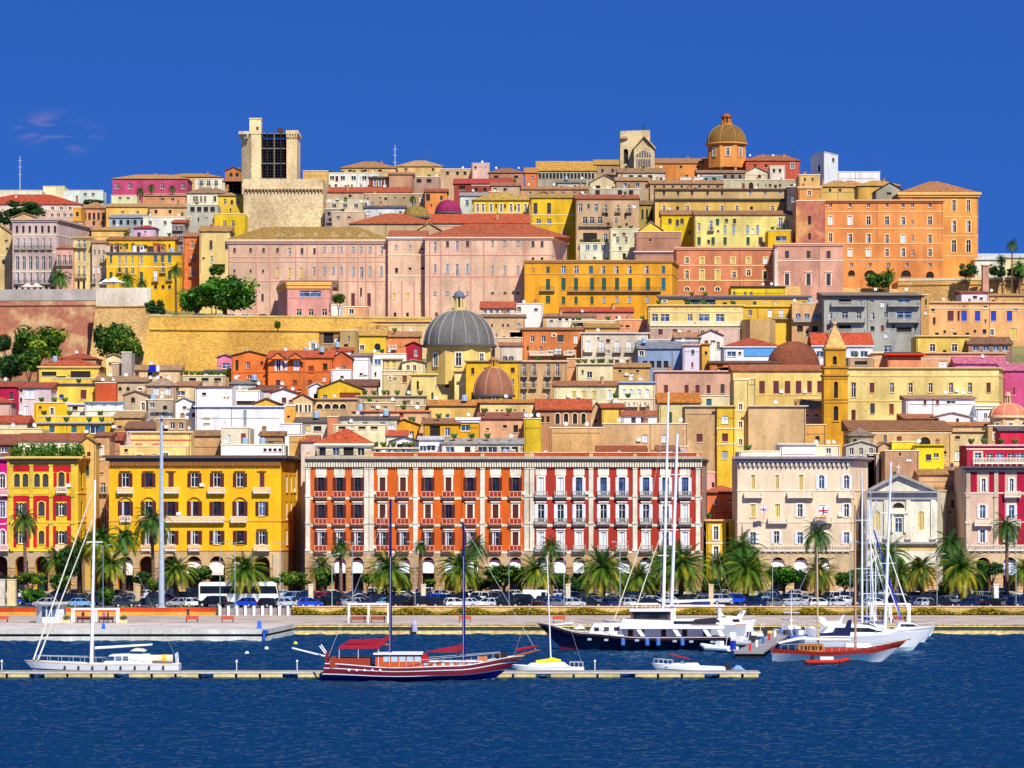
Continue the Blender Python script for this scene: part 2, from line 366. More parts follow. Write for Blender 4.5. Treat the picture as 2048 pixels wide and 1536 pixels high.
CLUT = {}
def clutter_mesh(kind):
    if kind in CLUT: return CLUT[kind]
    mb = MB()
    if kind == 'satellite_dish':
        wh = mat('flat', 'f0efec'); rows = []
        for r, d in ((0, 0), (.22, .04), (.42, .14)): rows.append([(r*math.cos(a), -.2+(-d), .9+r*math.sin(a)) for a in [2*math.pi*k/12 for k in range(12)]])
        mb.grid(rows, wh, True); mb.tube((0, 0, 0), (0, 0, .9), .035, .035, IRON, 5); mb.tube((0, 0, .6), (0, -.75, .8), .02, .02, IRON, 4)
    elif kind == 'antenna':
        mb.tube((0, 0, 0), (0, 0, 3.2), .03, .02, IRON, 4)
        for z in (2.4, 2.7, 3.0): mb.tube((-.5, 0, z), (.5, 0, z), .015, .015, IRON, 3)
    elif kind == 'chimney':
        br = mat('wall', 'c89870'); mb.box(-.35, .35, -.3, .3, -1.2, 1.0, br); mb.box(-.45, .45, -.4, .4, 1.0, 1.12, br); mb.box(-.25, .25, -.2, .2, 1.12, 1.35, mat('tile', 'b0603c'))
    elif kind == 'water_tank':
        t = mat('paint', '9ab4cc'); mb.lathe([(0, 0), (.6, 0), (.6, 1.1), (.45, 1.25), (0, 1.3)], (0, 0, .2), t, 12); mb.box(-.5, .5, -.5, .5, -.1, .2, IRON)
    elif kind[:8] == 'roof_hut':
        q = int(kind[8:]); m = mat('wall', ('e4cfae', 'dca878', 'f0ece4', 'e8c05c', 'd88c60')[q]); mb.box(-1.6, 1.6, -1.4, 1.4, 0, 2.3, m); mb.side([(-1.8, 2.3), (1.8, 2.3), ((-.3, .6, 1.8, 0, -1.8)[q], (2.8, 3.2, 2.5, 3.0, 2.9)[q])], -1.6, 1.6, mat('tile', ('a86848', 'b4502c', 'c8b8a0', 'b87848', 'c45030')[q])); mb.box(.7, 1.2, -1.46, -1.4, 1.0, 1.8, GLASS); mb.box(-.5, .4, -1.46, -1.4, .05, 2.0, SHM['b'])
    elif kind == 'air_conditioner':
        mb.box(-.42, .42, -.32, 0, 0, .6, WHITE); mb.lathe([(.0, 0), (.22, .01)], (0, 0, 0), DARK, 8)
    elif kind == 'parasol':
        mb.tube((0, 0, 0), (0, 0, 2.2), .04, .04, IRON, 5); mb.lathe([(1.5, 2.1), (0, 2.75)], (0, 0, 0), mat('flat', 'f2ead8'), 8)
    elif kind == 'pot_plant':
        mb.lathe([(0, 0), (.2, 0), (.3, .45)], (0, 0, 0), mat('flat', 'b06a48'), 8); r = random.Random(3); lf = mat('leaf', '3a6420')
        for i in range(70):
            a, b, d = r.uniform(0, 6.3), r.uniform(0, 1.5), r.uniform(.3, .8); c = (d*math.cos(a)*.7, d*math.sin(a)*.7, .5+d*math.sin(b)); e = .16
            mb.face([(c[0]-e, c[1], c[2]), (c[0], c[1]-e*.5, c[2]-e), (c[0]+e, c[1], c[2]), (c[0], c[1]+e*.5, c[2]+e)], lf)
    elif kind == 'pergola':
        wd = mat('flat', '6a5040')
        for x in (-1.8, 0, 1.8):
            for y in (0, 2): mb.box(x-.06, x+.06, y-.06, y+.06, 0, 2.2, wd)
        for i in range(11): mb.box(-2+i*.4, -1.92+i*.4, -.3, 2.3, 2.2, 2.3, wd)
        mb.box(-1.9, 1.9, .2, 1.9, 2.31, 2.35, mat('flat', 'd8c8a8'))
    elif kind == 'laundry':
        for x in (-1.6, 1.6): mb.tube((x, 0, 0), (x, 0, 1.9), .03, .03, IRON, 4)
        mb.tube((-1.6, 0, 1.85), (1.6, 0, 1.85), .012, .012, IRON, 3)
        for i, c in enumerate(('e8ecf4', '3858a8', 'd84030', 'f4f0e8', '80b0d8')): mb.box(-1.45+i*.6, -1.0+i*.6, -.01, .01, 1.05+(i % 2)*.25, 1.84, mat('flat', c))
    elif kind == 'awning':
        mb.side([(-1.9, 1.9), (1.9, 1.9), (1.9, 2.0), (-1.9, 2.0)], -.6, 1.5, mat('flat', '4c6450')); mb.box(-1.8, 1.8, 1.4, 1.5, 0, 1.9, mat('wall', 'd8c0a0'))
        for x in (-1.8, 1.74): mb.box(x, x+.06, -.5, -.44, 0, 1.9, IRON)
    elif kind == 'drainpipe': mb.tube((0, -.07, 0), (0, -.07, -1), .055, .055, mat('flat', '7c5444'), 6)
    elif kind == 'cable': mb.tube((-.5, -.05, 0), (.5, -.05, 0), .03, .03, IRON, 4)
    o = mb.build(kind.rstrip('01234')); CLUT[kind] = o.data; bpy.data.objects.remove(o); return CLUT[kind]

BN = [0]; BREG = []
def b(label, pts, yt, wall, roof=None, rc='b0603a', D=10, w='', cor=None, corh=5, cw=.45, bands='', trim='ecdcb8', cat='building', name='house', kind='wall', clut='auto', bal='', yb=None, base=None, ce=1, c2=None, extra=None, ac=None):
    """pts: ((px,Y),(px,Y)...) chain of the visible fronts, or (px0,px1,Y); yt: photo row of the wall top; roof: (kind, ridge row)"""
    BN[0] += 1; rs = random.Random(BN[0]*31)
    if len(pts) == 3 and not isinstance(pts[0], tuple): pts = ((pts[0], pts[2]), (pts[1], pts[2]))
    Yf = pts[0][1] if pts[0][1] <= pts[-1][1] else min(p[1] for p in pts)
    P = [(PX(px, Y), Y) for px, Y in pts]; zt0 = PZ(yt, Yf)
    zb = min(zt(px, Y) for px, Y in pts)-1.5
    if yb: zb = PZ(yb, Yf)
    xm = sum(p[0] for p in P)/len(P); ym = min(p[1] for p in P); org = (xm, ym, zb)
    rt = root(name, label, cat, org)
    if kind == 'wall' and min(lin(wall)) > .74: kind = 'wallc'
    kw = {}
    if c2: kw['c2'] = c2
    m = mat(kind, wall, **kw); mb = MB(); deep = 3.0
    bt = mat('wall', trim)
    holes = [[] for _ in P[:-1]]; placed = []
    for (ya, yb_, wp, st, xs) in parse(w):
        for px in xs:
            for si in range(len(pts)-1):
                if pts[si][0] <= px <= pts[si+1][0]:
                    P0, P1 = P[si], P[si+1]; k = (px-HX)/F   # X = k*Y
                    dx, dy = P1[0]-P0[0], P1[1]-P0[1]; t = (k*P0[1]-P0[0])/(dx-k*dy); L = math.hypot(dx, dy)
                    Yw = P0[1]+dy*t; uc = t*L
                    asp = abs(dx/L-k*dy/L); ww = q5(wp*Yw/F/max(asp, .25)); za = PZ(yb_, Yw); hh = q5((yb_-ya)*Yw/F)
                    if uc-ww/2 < .05 or uc+ww/2 > L-.05: break
                    za = max(za, zb+.05); d = 2.6 if st[0] == 'v' else .28
                    if any(not (uc+ww/2 <= h[0] or uc-ww/2 >= h[1] or za+hh <= h[2] or za >= h[3]) for h in holes[si]): break
                    if za+hh > zt0-.1: break
                    holes[si].append((uc-ww/2, uc+ww/2, za, za+hh, 'a' in st[1:], d)); placed.append((si, uc, za, ww, hh, st, d)); break
    blank = any(q in label for q in ('blank', 'party', 'plain', 'buttress', 'chalk', 'tower', 'seminary', 'palazzo', 'palace', 'convent', 'pink')) or yb or w.count(',') > 7
    if not blank and len(P) == 2 and Yf < 1100:
        L = P[1][0]-P[0][0]; bx = max(1, int(L/2.6))
        for rw in range(3):
            for i in range(bx):
                if rs.random() > .6: continue
                uc = (i+.5)*L/bx+rs.uniform(-.35, .35); ww = rs.choice((.5, .7, .9, 1.0)); hh = rs.choice((.6, .9, 1.2, 1.5, 1.9)); za = round(zt0-1.3-rw*2.9-hh+rs.uniform(-.3, .3), 2)
                if uc-ww/2 < .3 or uc+ww/2 > L-.3 or za < zb+.2: continue
                if any(not (uc+ww/2+.3 <= h[0] or uc-ww/2-.3 >= h[1] or za+hh+.3 <= h[2] or za-.3 >= h[3]) for h in holes[0]): continue
                holes[0].append((uc-ww/2, uc+ww/2, za, za+hh, False, .28)); placed.append((0, uc, za, ww, hh, rs.choice(('p', 'd', 'cg', 'cb', 'ck', 'cw', 'dS', 'p', 'dL', 'cr')), .28))
    for si in range(len(P)-1): facade(mb, P[si], P[si+1], zb, zt0, holes[si], m, None, PZ(base[0], Yf) if base else None, mat('wall', base[1]) if base else None)
    B0, B1 = (P[0][0], P[0][1]+D), (P[-1][0], P[-1][1]+D)
    for a, c in ((P[-1], B1), (B1, B0), (B0, P[0])): mb.face([(*a, zb), (*c, zb), (*c, zt0), (*a, zt0)], m)
    mb.face([(*p, zt0) for p in P]+[(*B1, zt0), (*B0, zt0)], mat('flat', 'b8a48c'))
    if roof and roof[0] == 'f':   # front gable wall
        zr = PZ(roof[1], Yf); mb.face([(P[0][0], P[0][1], zt0), (P[-1][0], P[-1][1], zt0), ((P[0][0]+P[-1][0])/2, P[0][1], zr)], m)
    mb.build('wall', rt, org)
    if roof:
        k, yr = roof[0], roof[1]; X0, X1 = P[0][0], P[-1][0]; Y0 = P[0][1]; zr = PZ(yr, {'f': Y0, 'm': Y0+D}.get(k, Y0+D/2))
        zr = max(zr, zt0+.5)
        rm = roof_mb(k, X0, X1, Y0, Y0+D, zt0+.2, zr+.2, mat('tile', rc)).build('roof', rt, org)
    else:
        zr = zt0
    ang = [math.atan2(P[i+1][1]-P[i][1], P[i+1][0]-P[i][0]) for i in range(len(P)-1)]
    def along(si, u, z, d=0):
        a = ang[si]; return (P[si][0]+math.cos(a)*u-math.sin(a)*d-org[0], P[si][1]+math.sin(a)*u+math.cos(a)*d-org[1], z-org[2])
    def strip(nm, z0, z1, dep, mm):
        s = MB(); top = [(-dep, 0)]
        for si in range(len(P)-1):
            a = ang[si]; L = math.hypot(P[si+1][0]-P[si][0], P[si+1][1]-P[si][1]); e0 = dep*ce if si == 0 else 0; e1 = dep*ce if si == len(P)-2 else 0
            f = lambda u, d: (P[si][0]+math.cos(a)*u-math.sin(a)*d, P[si][1]+math.sin(a)*u+math.cos(a)*d)
            s.prism([f(-e0, -dep), f(L+e1, -dep), f(L+e1, -.003), f(-e0, -.003)], z0, z1, mm)
            if si < len(P)-2:
                s.prism([f(L, -dep), f(L+dep, -dep), f(L+dep*.2, -.003), f(L, -.003)], z0, z1-.004, mm)
        return s.build(nm, rt, org)
    if cor:
        h = corh*Yf/F; cm_ = mat('flat', cor); strip('cornice', zt0-h, zt0-h*.45, cw*.55, cm_); strip('cornice', zt0-h*.45+.002, zt0+.12, cw, cm_)
    elif not roof: strip('cornice', zt0-.02, zt0+.2, .12, mat('flat', trim))
    if bands:
        for y in str(bands).split(','): z = PZ(float(y), Yf); strip('string_course', z-.12, z+.12, .1, mat('flat', trim))
    for si, uc, za, ww, hh, st, d in placed:
        a = ang[si]; fl = st[2:] if st[0] in 'oc' else st[1:]
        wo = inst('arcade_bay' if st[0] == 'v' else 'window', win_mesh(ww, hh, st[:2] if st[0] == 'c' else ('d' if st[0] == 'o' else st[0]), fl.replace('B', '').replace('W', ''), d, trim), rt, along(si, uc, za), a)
        if st[0] == 'o':
            sw = round(ww*.5, 2)
            if ym < 700:
                for sx in (-1, 1):
                    so = inst('shutter', shutter_mesh(sw, hh, st[1]), wo, ((-ww/2-sw-.01) if sx < 0 else ww/2+.01, 0, 0)); so.location.y = -.05 if ('s' in fl or 'S' in fl) else 0
        if Yf < 720 and st[0] in 'odc' and rs.random() < .1: inst('air_conditioner', clutter_mesh('air_conditioner'), rt, along(si, uc+rs.choice((-1, 1))*(ww/2+.75), za+.1), a)
        if 'B' in fl: inst('balcony', balcony_mesh(round(ww+.9, 1), 'i'), rt, along(si, uc, za-.02), a)
        if 'W' in fl: inst('balcony', balcony_mesh(round(ww+1.1, 1), 'w'), rt, along(si, uc, za-.02), a)
    for t in bal.split(';'):      # long balconies: y:x0~x1:kind
        if t:
            f = t.split(':'); x0, x1 = [float(v) for v in f[1].split('~')]; Yw = P[0][1]
            ww = round((x1-x0)*Yw/F, 1); inst('balcony', balcony_mesh(ww, f[2], float(f[3]) if len(f) > 3 else .9), rt, (PX((x0+x1)/2, Yw)-org[0], Yw-org[1], PZ(float(f[0]), Yw)-org[2]))
    # roof clutter that is bolted to the house
    L = P[-1][0]-P[0][0]
    if clut == 'auto': clut = ''.join(rs.choice('cdaac ' if roof else 'dachthhpgnlwah') for _ in range(int(min(9, max(2, L/2.2)))))
    nm = {'d': 'satellite_dish', 'a': 'antenna', 't': 'water_tank', 'c': 'chimney', 'h': 'roof_hut', 'p': 'pot_plant', 'g': 'pergola', 'l': 'laundry', 'w': 'awning'}
    for i, ch in enumerate(clut):
        if ch in nm:
            u = (i+.5+rs.uniform(-.3, .3))/len(clut); x = P[0][0]+L*u
            if roof: y = P[0][1]+D*.35; zz = zt0+.2+(zr-zt0)*.55 if roof[0] in 'ghm' else zt0+(zr-zt0)*.3
            else: y = P[0][1]+rs.uniform(1.2, min(4, D-1)) if len(P) == 2 else max(p[1] for p in P)+1.5; zz = zt0
            if ch in 'hgw' and L < 5: ch = 'a'
            inst(nm[ch], clutter_mesh(nm[ch]+(str(rs.randrange(5)) if ch == 'h' else '')), rt, (x-org[0], y-org[1], zz-org[2]), rs.uniform(-.5, .5))
    if Yf < 1130 and L > 3:      # rain pipes and a cable along the front
        for k in range(1+(L > 14)):
            u = rs.choice((.25, L-.25)) if k == 0 else L*rs.uniform(.35, .65); hh_ = min(12, zt0-zb-.3)
            if len(P) == 2 and not any(h[0]-.15 < u < h[1]+.15 for h in holes[0]): inst('drainpipe', clutter_mesh('drainpipe'), rt, along(0, u, zt0-.1), 0, (1, 1, hh_))
        if len(P) == 2 and not placed[3:] and rs.random() < .6: inst('cable', clutter_mesh('cable'), rt, along(0, L/2, zt0-rs.uniform(.8, 2.5)), 0, (L*.9, 1, 1))
    BREG.append((pts, yt, label, rt)); 
    if extra: extra(rt, org)
    return rt, org
# ------------------------------------------------------------------ skyline, left to right
b("pale cream low block on the skyline above the long red roof", (-30,84,1150), 381, 'e8dcc0', clut='aa')
b("cream box shaped rooftop block, tallest on the left skyline", (86,129,1160), 373, 'f0e0b4', clut='a')
b("whitish long low building just right of the cream box on the skyline", (129,206,1160), 381, 'dfe3dc', clut='a', w='386-392:6:d:170,186')
b("white house with a very long shallow red roof at the left edge", (-60,162,1060), 409, 'e6c8c0', ('h',390), 'c8321c', D=26, w='413-420:6:ds:105~140*3')
b("magenta palace with tan roof, a palm tree in front, on the skyline", (225,375,1120), 358, 'c84e74', ('h',350), 'c8945a', D=16, w='367-377:7:d:234,260,325,366', clut='c')
b("long tan roofed house behind the magenta palace on the skyline", (325,440,1150), 354, 'd8a878', ('h',348), 'c88c50', D=14, clut='ac')
b("small orange brown gabled house just left of the tall medieval tower", (450,484,1060), 343, 'c07848', ('f',334), '9a5a38', w='346-354:6:p:462,474', clut='c')
b("white terrace house between the magenta palace and the medieval tower", (390,447,1075), 358, 'efe4cc', w='361-372:7:d:402~432*3', clut='aa')
b("cream house with dark window and brown hipped roof by the tower foot", (446,492,1060), 363, 'f0dfae', ('h',356), 'a8684a', w='369-380:5:d:455', clut='')
b("cream villa with grey brown hipped roof and arched windows", (374,458,1040), 387, 'f0e6c8', ('h',376), '9a7a64', w='392-404:5:dsa:388,394,402,410;392-403:5:ck:430,444')
b("yellow house with white canopy below the brown hipped villa", (436,490,1020), 392, 'ecc440', ('h',386), 'c09a5c', w='398-408:6:d:450,476', clut='a')
b("bright yellow cube house left of the squat stone tower", (428,490,960), 428, 'f2c428', w='441-453:6:d:449,466', clut='')
b("cream low wall house right under the magenta palace", (222,274,1100), 391, 'e6dcae', w='394-399:7:d:240,256', clut='')
b("salmon retaining house with low tan roof under the magenta palace", (286,372,1090), 392, 'e29a70', ('m',387), 'cc9468', D=8, w='396-402:7:d:325,345', clut='a')
b("grey terrace house with open loggia left of the yellow canopy house", (372,436,1000), 410, 'c4bcb0', w='414-424:9:p:385~425*4', clut='pd')
b("salmon school like house with a row of five arched openings", (160,212,1010), 417, 'd89a74', ('h',405), 'b88454', D=14, w='425-440:5:pa:170~206*5', clut='')
b("ochre yellow long wall house right of the arched salmon house", (212,298,1005), 414, 'f0bc60', ('m',408), 'c8a068', w='422-428:6:d:245,275', clut='c')
b("peach house with tan roof above the grey blue terraces", (298,372,1000), 415, 'eab47c', ('m',408), 'c89868', clut='ac', w='420-427:6:p:312,340')
b("orange gabled end house beside the five arch house", (146,162,990), 415, 'e8a03c', clut='')
b("pale rose houses with small windows under the long red roof", (-20,148,1000), 421, 'e8c2b4', w='427-434:6:d:104~142*4', clut='a')
b("blue grey corrugated terrace roof house above the white terrace", (218,290,960), 436, 'aab4be', ('m',430), '98a4b0', clut='ad', w='440-450:6:p:228~284*5')
b("whitish flat house with round dish behind the yellow palace", (286,372,955), 434, 'e2dccc', clut='dad', w='442-450:7:d:300,330,352')
b("small mauve house with crimson roof left of the pale terrace", (268,312,930), 457, 'd8b4c8', ('h',452), 'b01c34', D=7, w='462-467:5:d:290', clut='')
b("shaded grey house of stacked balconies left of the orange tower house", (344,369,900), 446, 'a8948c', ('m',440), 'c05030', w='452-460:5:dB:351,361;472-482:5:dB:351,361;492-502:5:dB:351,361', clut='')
b("sand coloured house with slanted tile roof at the left edge", (-40,25,890), 470, 'e8c68c', ('f',446), 'c8945c', D=14, w='495-500:5:p:14;520-530:6:d:-5,8', bands='512')
# the big grey pink palazzo and its plain flank
b("tall mauve grey palazzo with rows of arched white windows and iron balconies", ((25,880),(114,880),(200,915)), 438, 'cdb0aa', cor='b8a090', D=16, corh=6, cw=.6,
  w='452-466:5:p:34~110*7;476-498:5:dQBa:35~100*6;512-540:7:oka:35~100*6;545-567:6:dQaB:35~100*6;571-582:5:pa:33~105*7;455-462:8:p:192', bands='470,505,543')
b("ochre hall with shallow gable roof behind the mauve palazzo flank", (25,72,905), 436, 'e8b878', ('f',426), 'd8ac74', clut='')
b("yellow plain gabled wall house between mauve palazzo and yellow palace", (183,250,905), 461, 'f0c070', ('m',455), 'd0a060', clut='cd', w='458-464:8:p:192')
b("small pink house with red roof and three dark balcony windows", (113,147,872), 497, 'd8a090', ('h',490), 'b86448', w='510-530:6:dB:118,129,140;548-560:6:d:118,140', clut='')
b("slender cream yellow house with two columns of stacked windows", (147,184,874), 474, 'e6c484', cor='b89868', w='480-495:5:dQB:157,168;503-523:5:ok:157,168;532-555:5:okB:157,168;562-578:5:p:157,168', clut='c')
b("narrow rose beige house with small balconies left of the yellow palace", (184,213,872), 486, 'dcbca0', ('m',481), 'c89070', w='500-510:4:d:189,198,207;512-524:5:dQB:186,206;534-546:4:cw:188,197,207;550-566:5:dQB:187,206', clut='')
b("egg yolk yellow palace with green shutters and a dark cornice", (213,363,865), 505, 'f0b41c', cor='6a6a70', corh=4, D=8,
  w='510-526:5:ct:222;512-528:5:cl:239,252,265,283;511-525:7:ct:311,325,339;532-545:5:cgB:239;536-548:6:og:252,265;528-545:6:ogB:326;544-562:6:cg:222,239,283;541-562:7:cwB:311,325;541-560:6:cgB:339;570-578:6:pa:311,326,339', bands='534')
b("yellow upper storeys with awning set back on the egg yolk palace", (215,350,875), 480, 'f2bc20', ('m',474), 'b06a40', D=8, w='487-498:7:ogL:232;487-499:7:cg:253,266;490-497:9:p:290;488-496:4:pa:328,339', clut='pp')
b("slim orange tower house with a brown roof edge beside the cream house", (367,399,868), 474, 'e47c44', ('m',466), 'b87c54', w='482-497:5:or:384;510-524:5:dQB:384;532-552:5:dB:384', clut='')
b("cream windowed house behind the great round pine tree", (399,460,860), 463, 'ecca80', ('g',454), 'c09058', D=12, w='481-499:6:ck:422,453;512-525:5:d:423;528-545:26:p:437', clut='c')

# ------------------------------------------------------------------ skyline, centre
b("tan block with flat yellow top right behind the squat stone tower", (606,656,1045), 342, 'dcae68', clut='')
b("long skyline house with shallow tan roof and square chimney", (682,792,1110), 336, 'dcae74', ('h',324), 'b8804c', D=16, w='339-344:7:p:700,730,760', clut='c')
b("ochre house with a hipped tan roof, an aerial mast behind it", (792,886,1120), 333, 'e0b878', ('h',322), 'cfa068', D=14, w='336-342:5:p:812,866', clut='a')
b("tan flat topped houses on the skyline left of the pink box", (880,946,1110), 338, 'd8b088', clut='ad', w='343-350:6:p:895,915,930')
b("pale pink cube with round dish standing on the skyline", (944,979,1100), 327, 'e6b8a8', clut='d', w='332-338:4:p:951')
b("brown tiled low house right of the pink cube on the skyline", (978,1048,1100), 346, 'ba8468', ('h',337), '9a6248', w='351-357:8:p:992,1032', clut='dd')
b("white terraced villa with rows of potted plants under the long skyline house", (650,760,1050), 346, 'eee6da', w='352-360:9:d:664~750*5', clut='ppppd')
b("dark brick red house with three white framed windows", (738,778,1030), 354, '904034', cor='5a4a48', w='360-372:5:dsL:750,760,772', clut='')
b("plain rose brown wall house right of the dark brick house", (778,826,1028), 349, 'c49070', ('m',345), 'c88c64', clut='c')
b("pinkish brown terraces with green awning left of the crimson awning house", (826,880,1040), 354, 'b89484', w='358-366:10:p:838,858', clut='apd')
b("long red roofed low house crossing behind the dome terraces", (652,820,1000), 385, 'c8ae8c', ('m',375), 'c4482c', D=7, w='389-395:6:p:700~800*4', clut='cd')
b("white and violet terrace house under the low red roof", (652,740,980), 401, 'e4dcd4', w='405-415:8:d:664~730*5', clut='dpa')
b("weathered tan house with tiny windows left of the orange block", (728,852,990), 388, 'bfa27c', w='394-400:5:d:760,790;404-412:5:d:745,830', clut='ca')
b("vivid orange block with rust roof beside a palm filled terrace", (850,894,985), 384, 'e88c48', ('m',378), 'b84c30', w='388-402:8:p:856', clut='')
b("crimson canopy terrace house under the pink cube", (908,1030,1030), 368, 'a84438', ('m',358), 'c01c30', D=5, w='372-380:12:p:924,950,1000', clut='a')
b("brick coloured wall house under the crimson canopy", (943,982,1015), 371, 'a85040', w='376-384:6:p:952,970', clut='')
b("grey white slanted roof house beside the magenta dome", (920,992,985), 392, 'd4d4c4', ('m',386), 'a8acb0', w='400-412:7:ok:934,948', clut='d')
b("cluttered pale house with striped awning left of the yellow gallery", (982,1040,1000), 372, 'd8b494', ('m',366), 'b87450', w='376-382:6:p:990,1010', clut='ap')
b("yellow gallery house with small round windows and white band", (946,1058,930), 401, 'f2c828', ('h',386), 'c8a04c', w='408-424:5:dS:955,966,982,1002,1022,1037,1051', D=12, clut='', bands='426')
b("red brick chimney house peeping above the yellow gallery roof", (978,1003,950), 384, 'c83c28', clut='d', w='388-396:5:p:987')
# the long gallery with dark colonnade and the belfry
b("long skyline gallery with ochre roof and a shaded colonnade", (1074,1192,1120), 342, 'b8b0a0', ('m',323), 'd8a040', D=10, w='346-358:4.6:p:1080~1186*16', clut='')
b("salmon end pavilion of the skyline gallery with one window", (1050,1075,1110), 346, 'e07c50', ('m',336), 'd0904c', w='352-362:5:d:1065', clut='')
b("tan gallery wing with low ochre roof touching the stone belfry", (1190,1242,1125), 330, 'b09078', ('m',320), 'd09a48', D=10, clut='', w='338-346:5:p:1205,1225')
b("grey shed roofs with white water tank below the colonnade gallery", (1115,1170,1060), 366, 'c0b8ac', ('m',361), '8a8a84', w='370-382:5:ow:1150', clut='td')
b("pale cream gable house below the colonnade gallery", (1180,1236,1055), 366, 'e2cca0', ('f',350), 'c09870', w='371-377:9:p:1196', clut='')
b("cluttered tan terraces around the cream gable below the skyline", (1040,1182,1010), 379, 'c09068', ('m',374), 'c48a5c', w='383-388:6:d:1060~1170*6', clut='dadac')
b("white walled terrace with sagging awning at the belfry foot", (1236,1330,1070), 346, 'ded2c0', ('m',337), 'a8805c', w='350-358:9:p:1262,1280,1300', clut='ppd')
b("sloped tan roofed house right of the cream gable", (1232,1300,1040), 362, 'b89878', ('m',355), 'c29468', w='366-374:7:d:1250,1275', clut='cd')
b("grey and white terrace with satellite dish above the tall tan house", (1178,1282,990), 378, 'c8bca8', w='380-390:9:p:1195,1240,1262', clut='ddta')
# cathedral and neighbours
b("long orange church nave behind the belfry", (1308,1416,1125), 327, 'e08c44', ('m',317), 'b0805c', D=12, w='331-337:5:p:1362,1395', clut='c')
b("orange apse block supporting the great tiled dome", (1410,1500,1122), 320, 'e08438', ('m',316), 'b87048', D=22, clut='')
b("rust roofed coral house right behind the tiled dome", (1492,1600,1110), 322, 'd0604a', ('h',311), 'a8583c', w='326-337:7:dsL:1585;329-335:6:p:1510,1532', clut='dcdca')
b("cream small gable house left of the coral house", (1488,1535,1060), 345, 'ecd4b4', ('f',334), 'c8a880', w='349-356:6:pa:1519', clut='')
b("white arched cube house below the coral house", (1540,1570,1065), 332, 'ecd8c4', w='337-345:5:pa:1548,1560', clut='a')
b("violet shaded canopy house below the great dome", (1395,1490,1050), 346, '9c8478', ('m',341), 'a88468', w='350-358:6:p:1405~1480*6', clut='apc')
b("white chalky house with dark door on the crowded terrace row", (1360,1404,1020), 355, 'efe8e0', w='360-368:5:d:1376,1392', clut='pd')
b("blue grey tarpaulin house on the crowded terrace row", (1404,1445,1022), 352, '9ab0b8', w='356-366:6:p:1412,1430', clut='a')
b("long cluttered tan terrace row below the cathedral dome", (1300,1446,1000), 368, 'c49c70', ('m',361), 'c08a5a', w='371-376:5:p:1310~1435*8', clut='cdacdp')
b("broken stone arch house at the end of the terrace row", (1445,1590,1005), 360, 'c4b494', w='365-378:9:pa:1502;368-374:5:p:1540,1560', clut='acd')
b("tan cornice palace with a strip of attic windows above the yellow houses", (1310,1578,955), 378, 'd0aa70', cor='6a5040', corh=4, D=9, w='383-391:5:ck:1328,1356,1384,1415,1444;384-390:5:dL:1500,1530,1560', clut='cd')
b("ochre yellow palace front above the lemon houses", (1310,1582,925), 398, 'e4b45c', cor='5c5248', corh=5, w='411-424:6:ds:1328,1375,1414,1444,1474,1545;413-420:6:p:1355,1503', clut='')
b("narrow shadow toned house wedged left of the orange palace", (1574,1598,915), 374, '5c4c50', w='392-404:6:d:1586;430-442:6:d:1586', clut='d')  # shade is put into the dark wall colour
b("green draped ochre loggia left of the lemon yellow house", (1278,1312,935), 410, 'b0964c', ('m',402), '8a6844', w='418-440:4:pa:1285,1294,1303', clut='')
b("lemon yellow house with two square brown windows", (1323,1390,890), 430, 'f4cc20', ('m',421), 'b8805c', w='437-448:7:ck:1340,1364', D=8, clut='d')
b("pale lemon long house with turquoise shutters", (1390,1585,880), 430, 'f2dc84', ('m',422), 'a87454', w='441-461:6:dLB:1422;446-463:5:dL:1398;450-468:6:cl:1450,1467,1495,1515;435-455:8:dLB:1561;474-490:7:cg:1398,1426,1450,1496;474-490:8:ck:1521', D=8, bands='', clut='')
b("golden yellow box with a wide blue window below the pale lemon house", (1536,1582,868), 461, 'f4bc1c', w='472-482:22:dL:1562', clut='p')
b("yellow shed with gable roof beside the mauve blank wall", (1278,1326,885), 462, 'f0c048', ('f',444), 'e0d0a0', w='452-459:5:p:1302', clut='')
b("mauve brown blank wall house under the yellow gable", (1272,1362,872), 464, 'bc8468', clut='', w='478-483:4:p:1300')
b("mauve wing with white coping below the blank wall house", (1270,1358,850), 503, 'c88e78', clut='', cor='ecd4c4', corh=3)
# tall centre buildings above the pink seminary
b("tall egg yellow palace with blind pilasters above the red seminary roof", (1062,1152,915), 396, 'f0bc24', ('m',388), 'c09c50', w='406-428:8:ck:1071,1098;438-449:9:okL:1077,1098;461-473:7:dQ:1127', bands='430,447', D=10, clut='', yb=520)
b("little yellow gable crowning the tall egg yellow palace", (1064,1112,925), 395, 'f0bc2c', ('f',383), 'c8a060', clut='')
b("tall weathered tan house with iron balconies and yellow blind", ((1152,905),(1278,905)), 398, 'cfa880', ('m',390), 'b85838', D=12, w='408-424:7:okL:1161,1192;410-424:5:dB:1211,1236,1258;434-447:9:ob:1170,1184,1200;436-448:6:d:1232;466-489:28:p:1180;468-485:7:dLB:1211;474-486:6:dB:1230,1250', bal='452:1158~1225:i;492:1158~1228:i', clut='dp')
b("cream terrace house with blue balustrade in front of the weathered tan house", (1220,1280,885), 458, 'e4dab4', w='474-486:6:d:1235,1252;494-502:6:d:1240', bands='502', clut='pp')
b("white balcony house covered with climbing green left of the mauve walls", (1160,1222,890), 486, 'e4dcc0', w='490-500:8:dL:1175,1190,1206', clut='pppp')

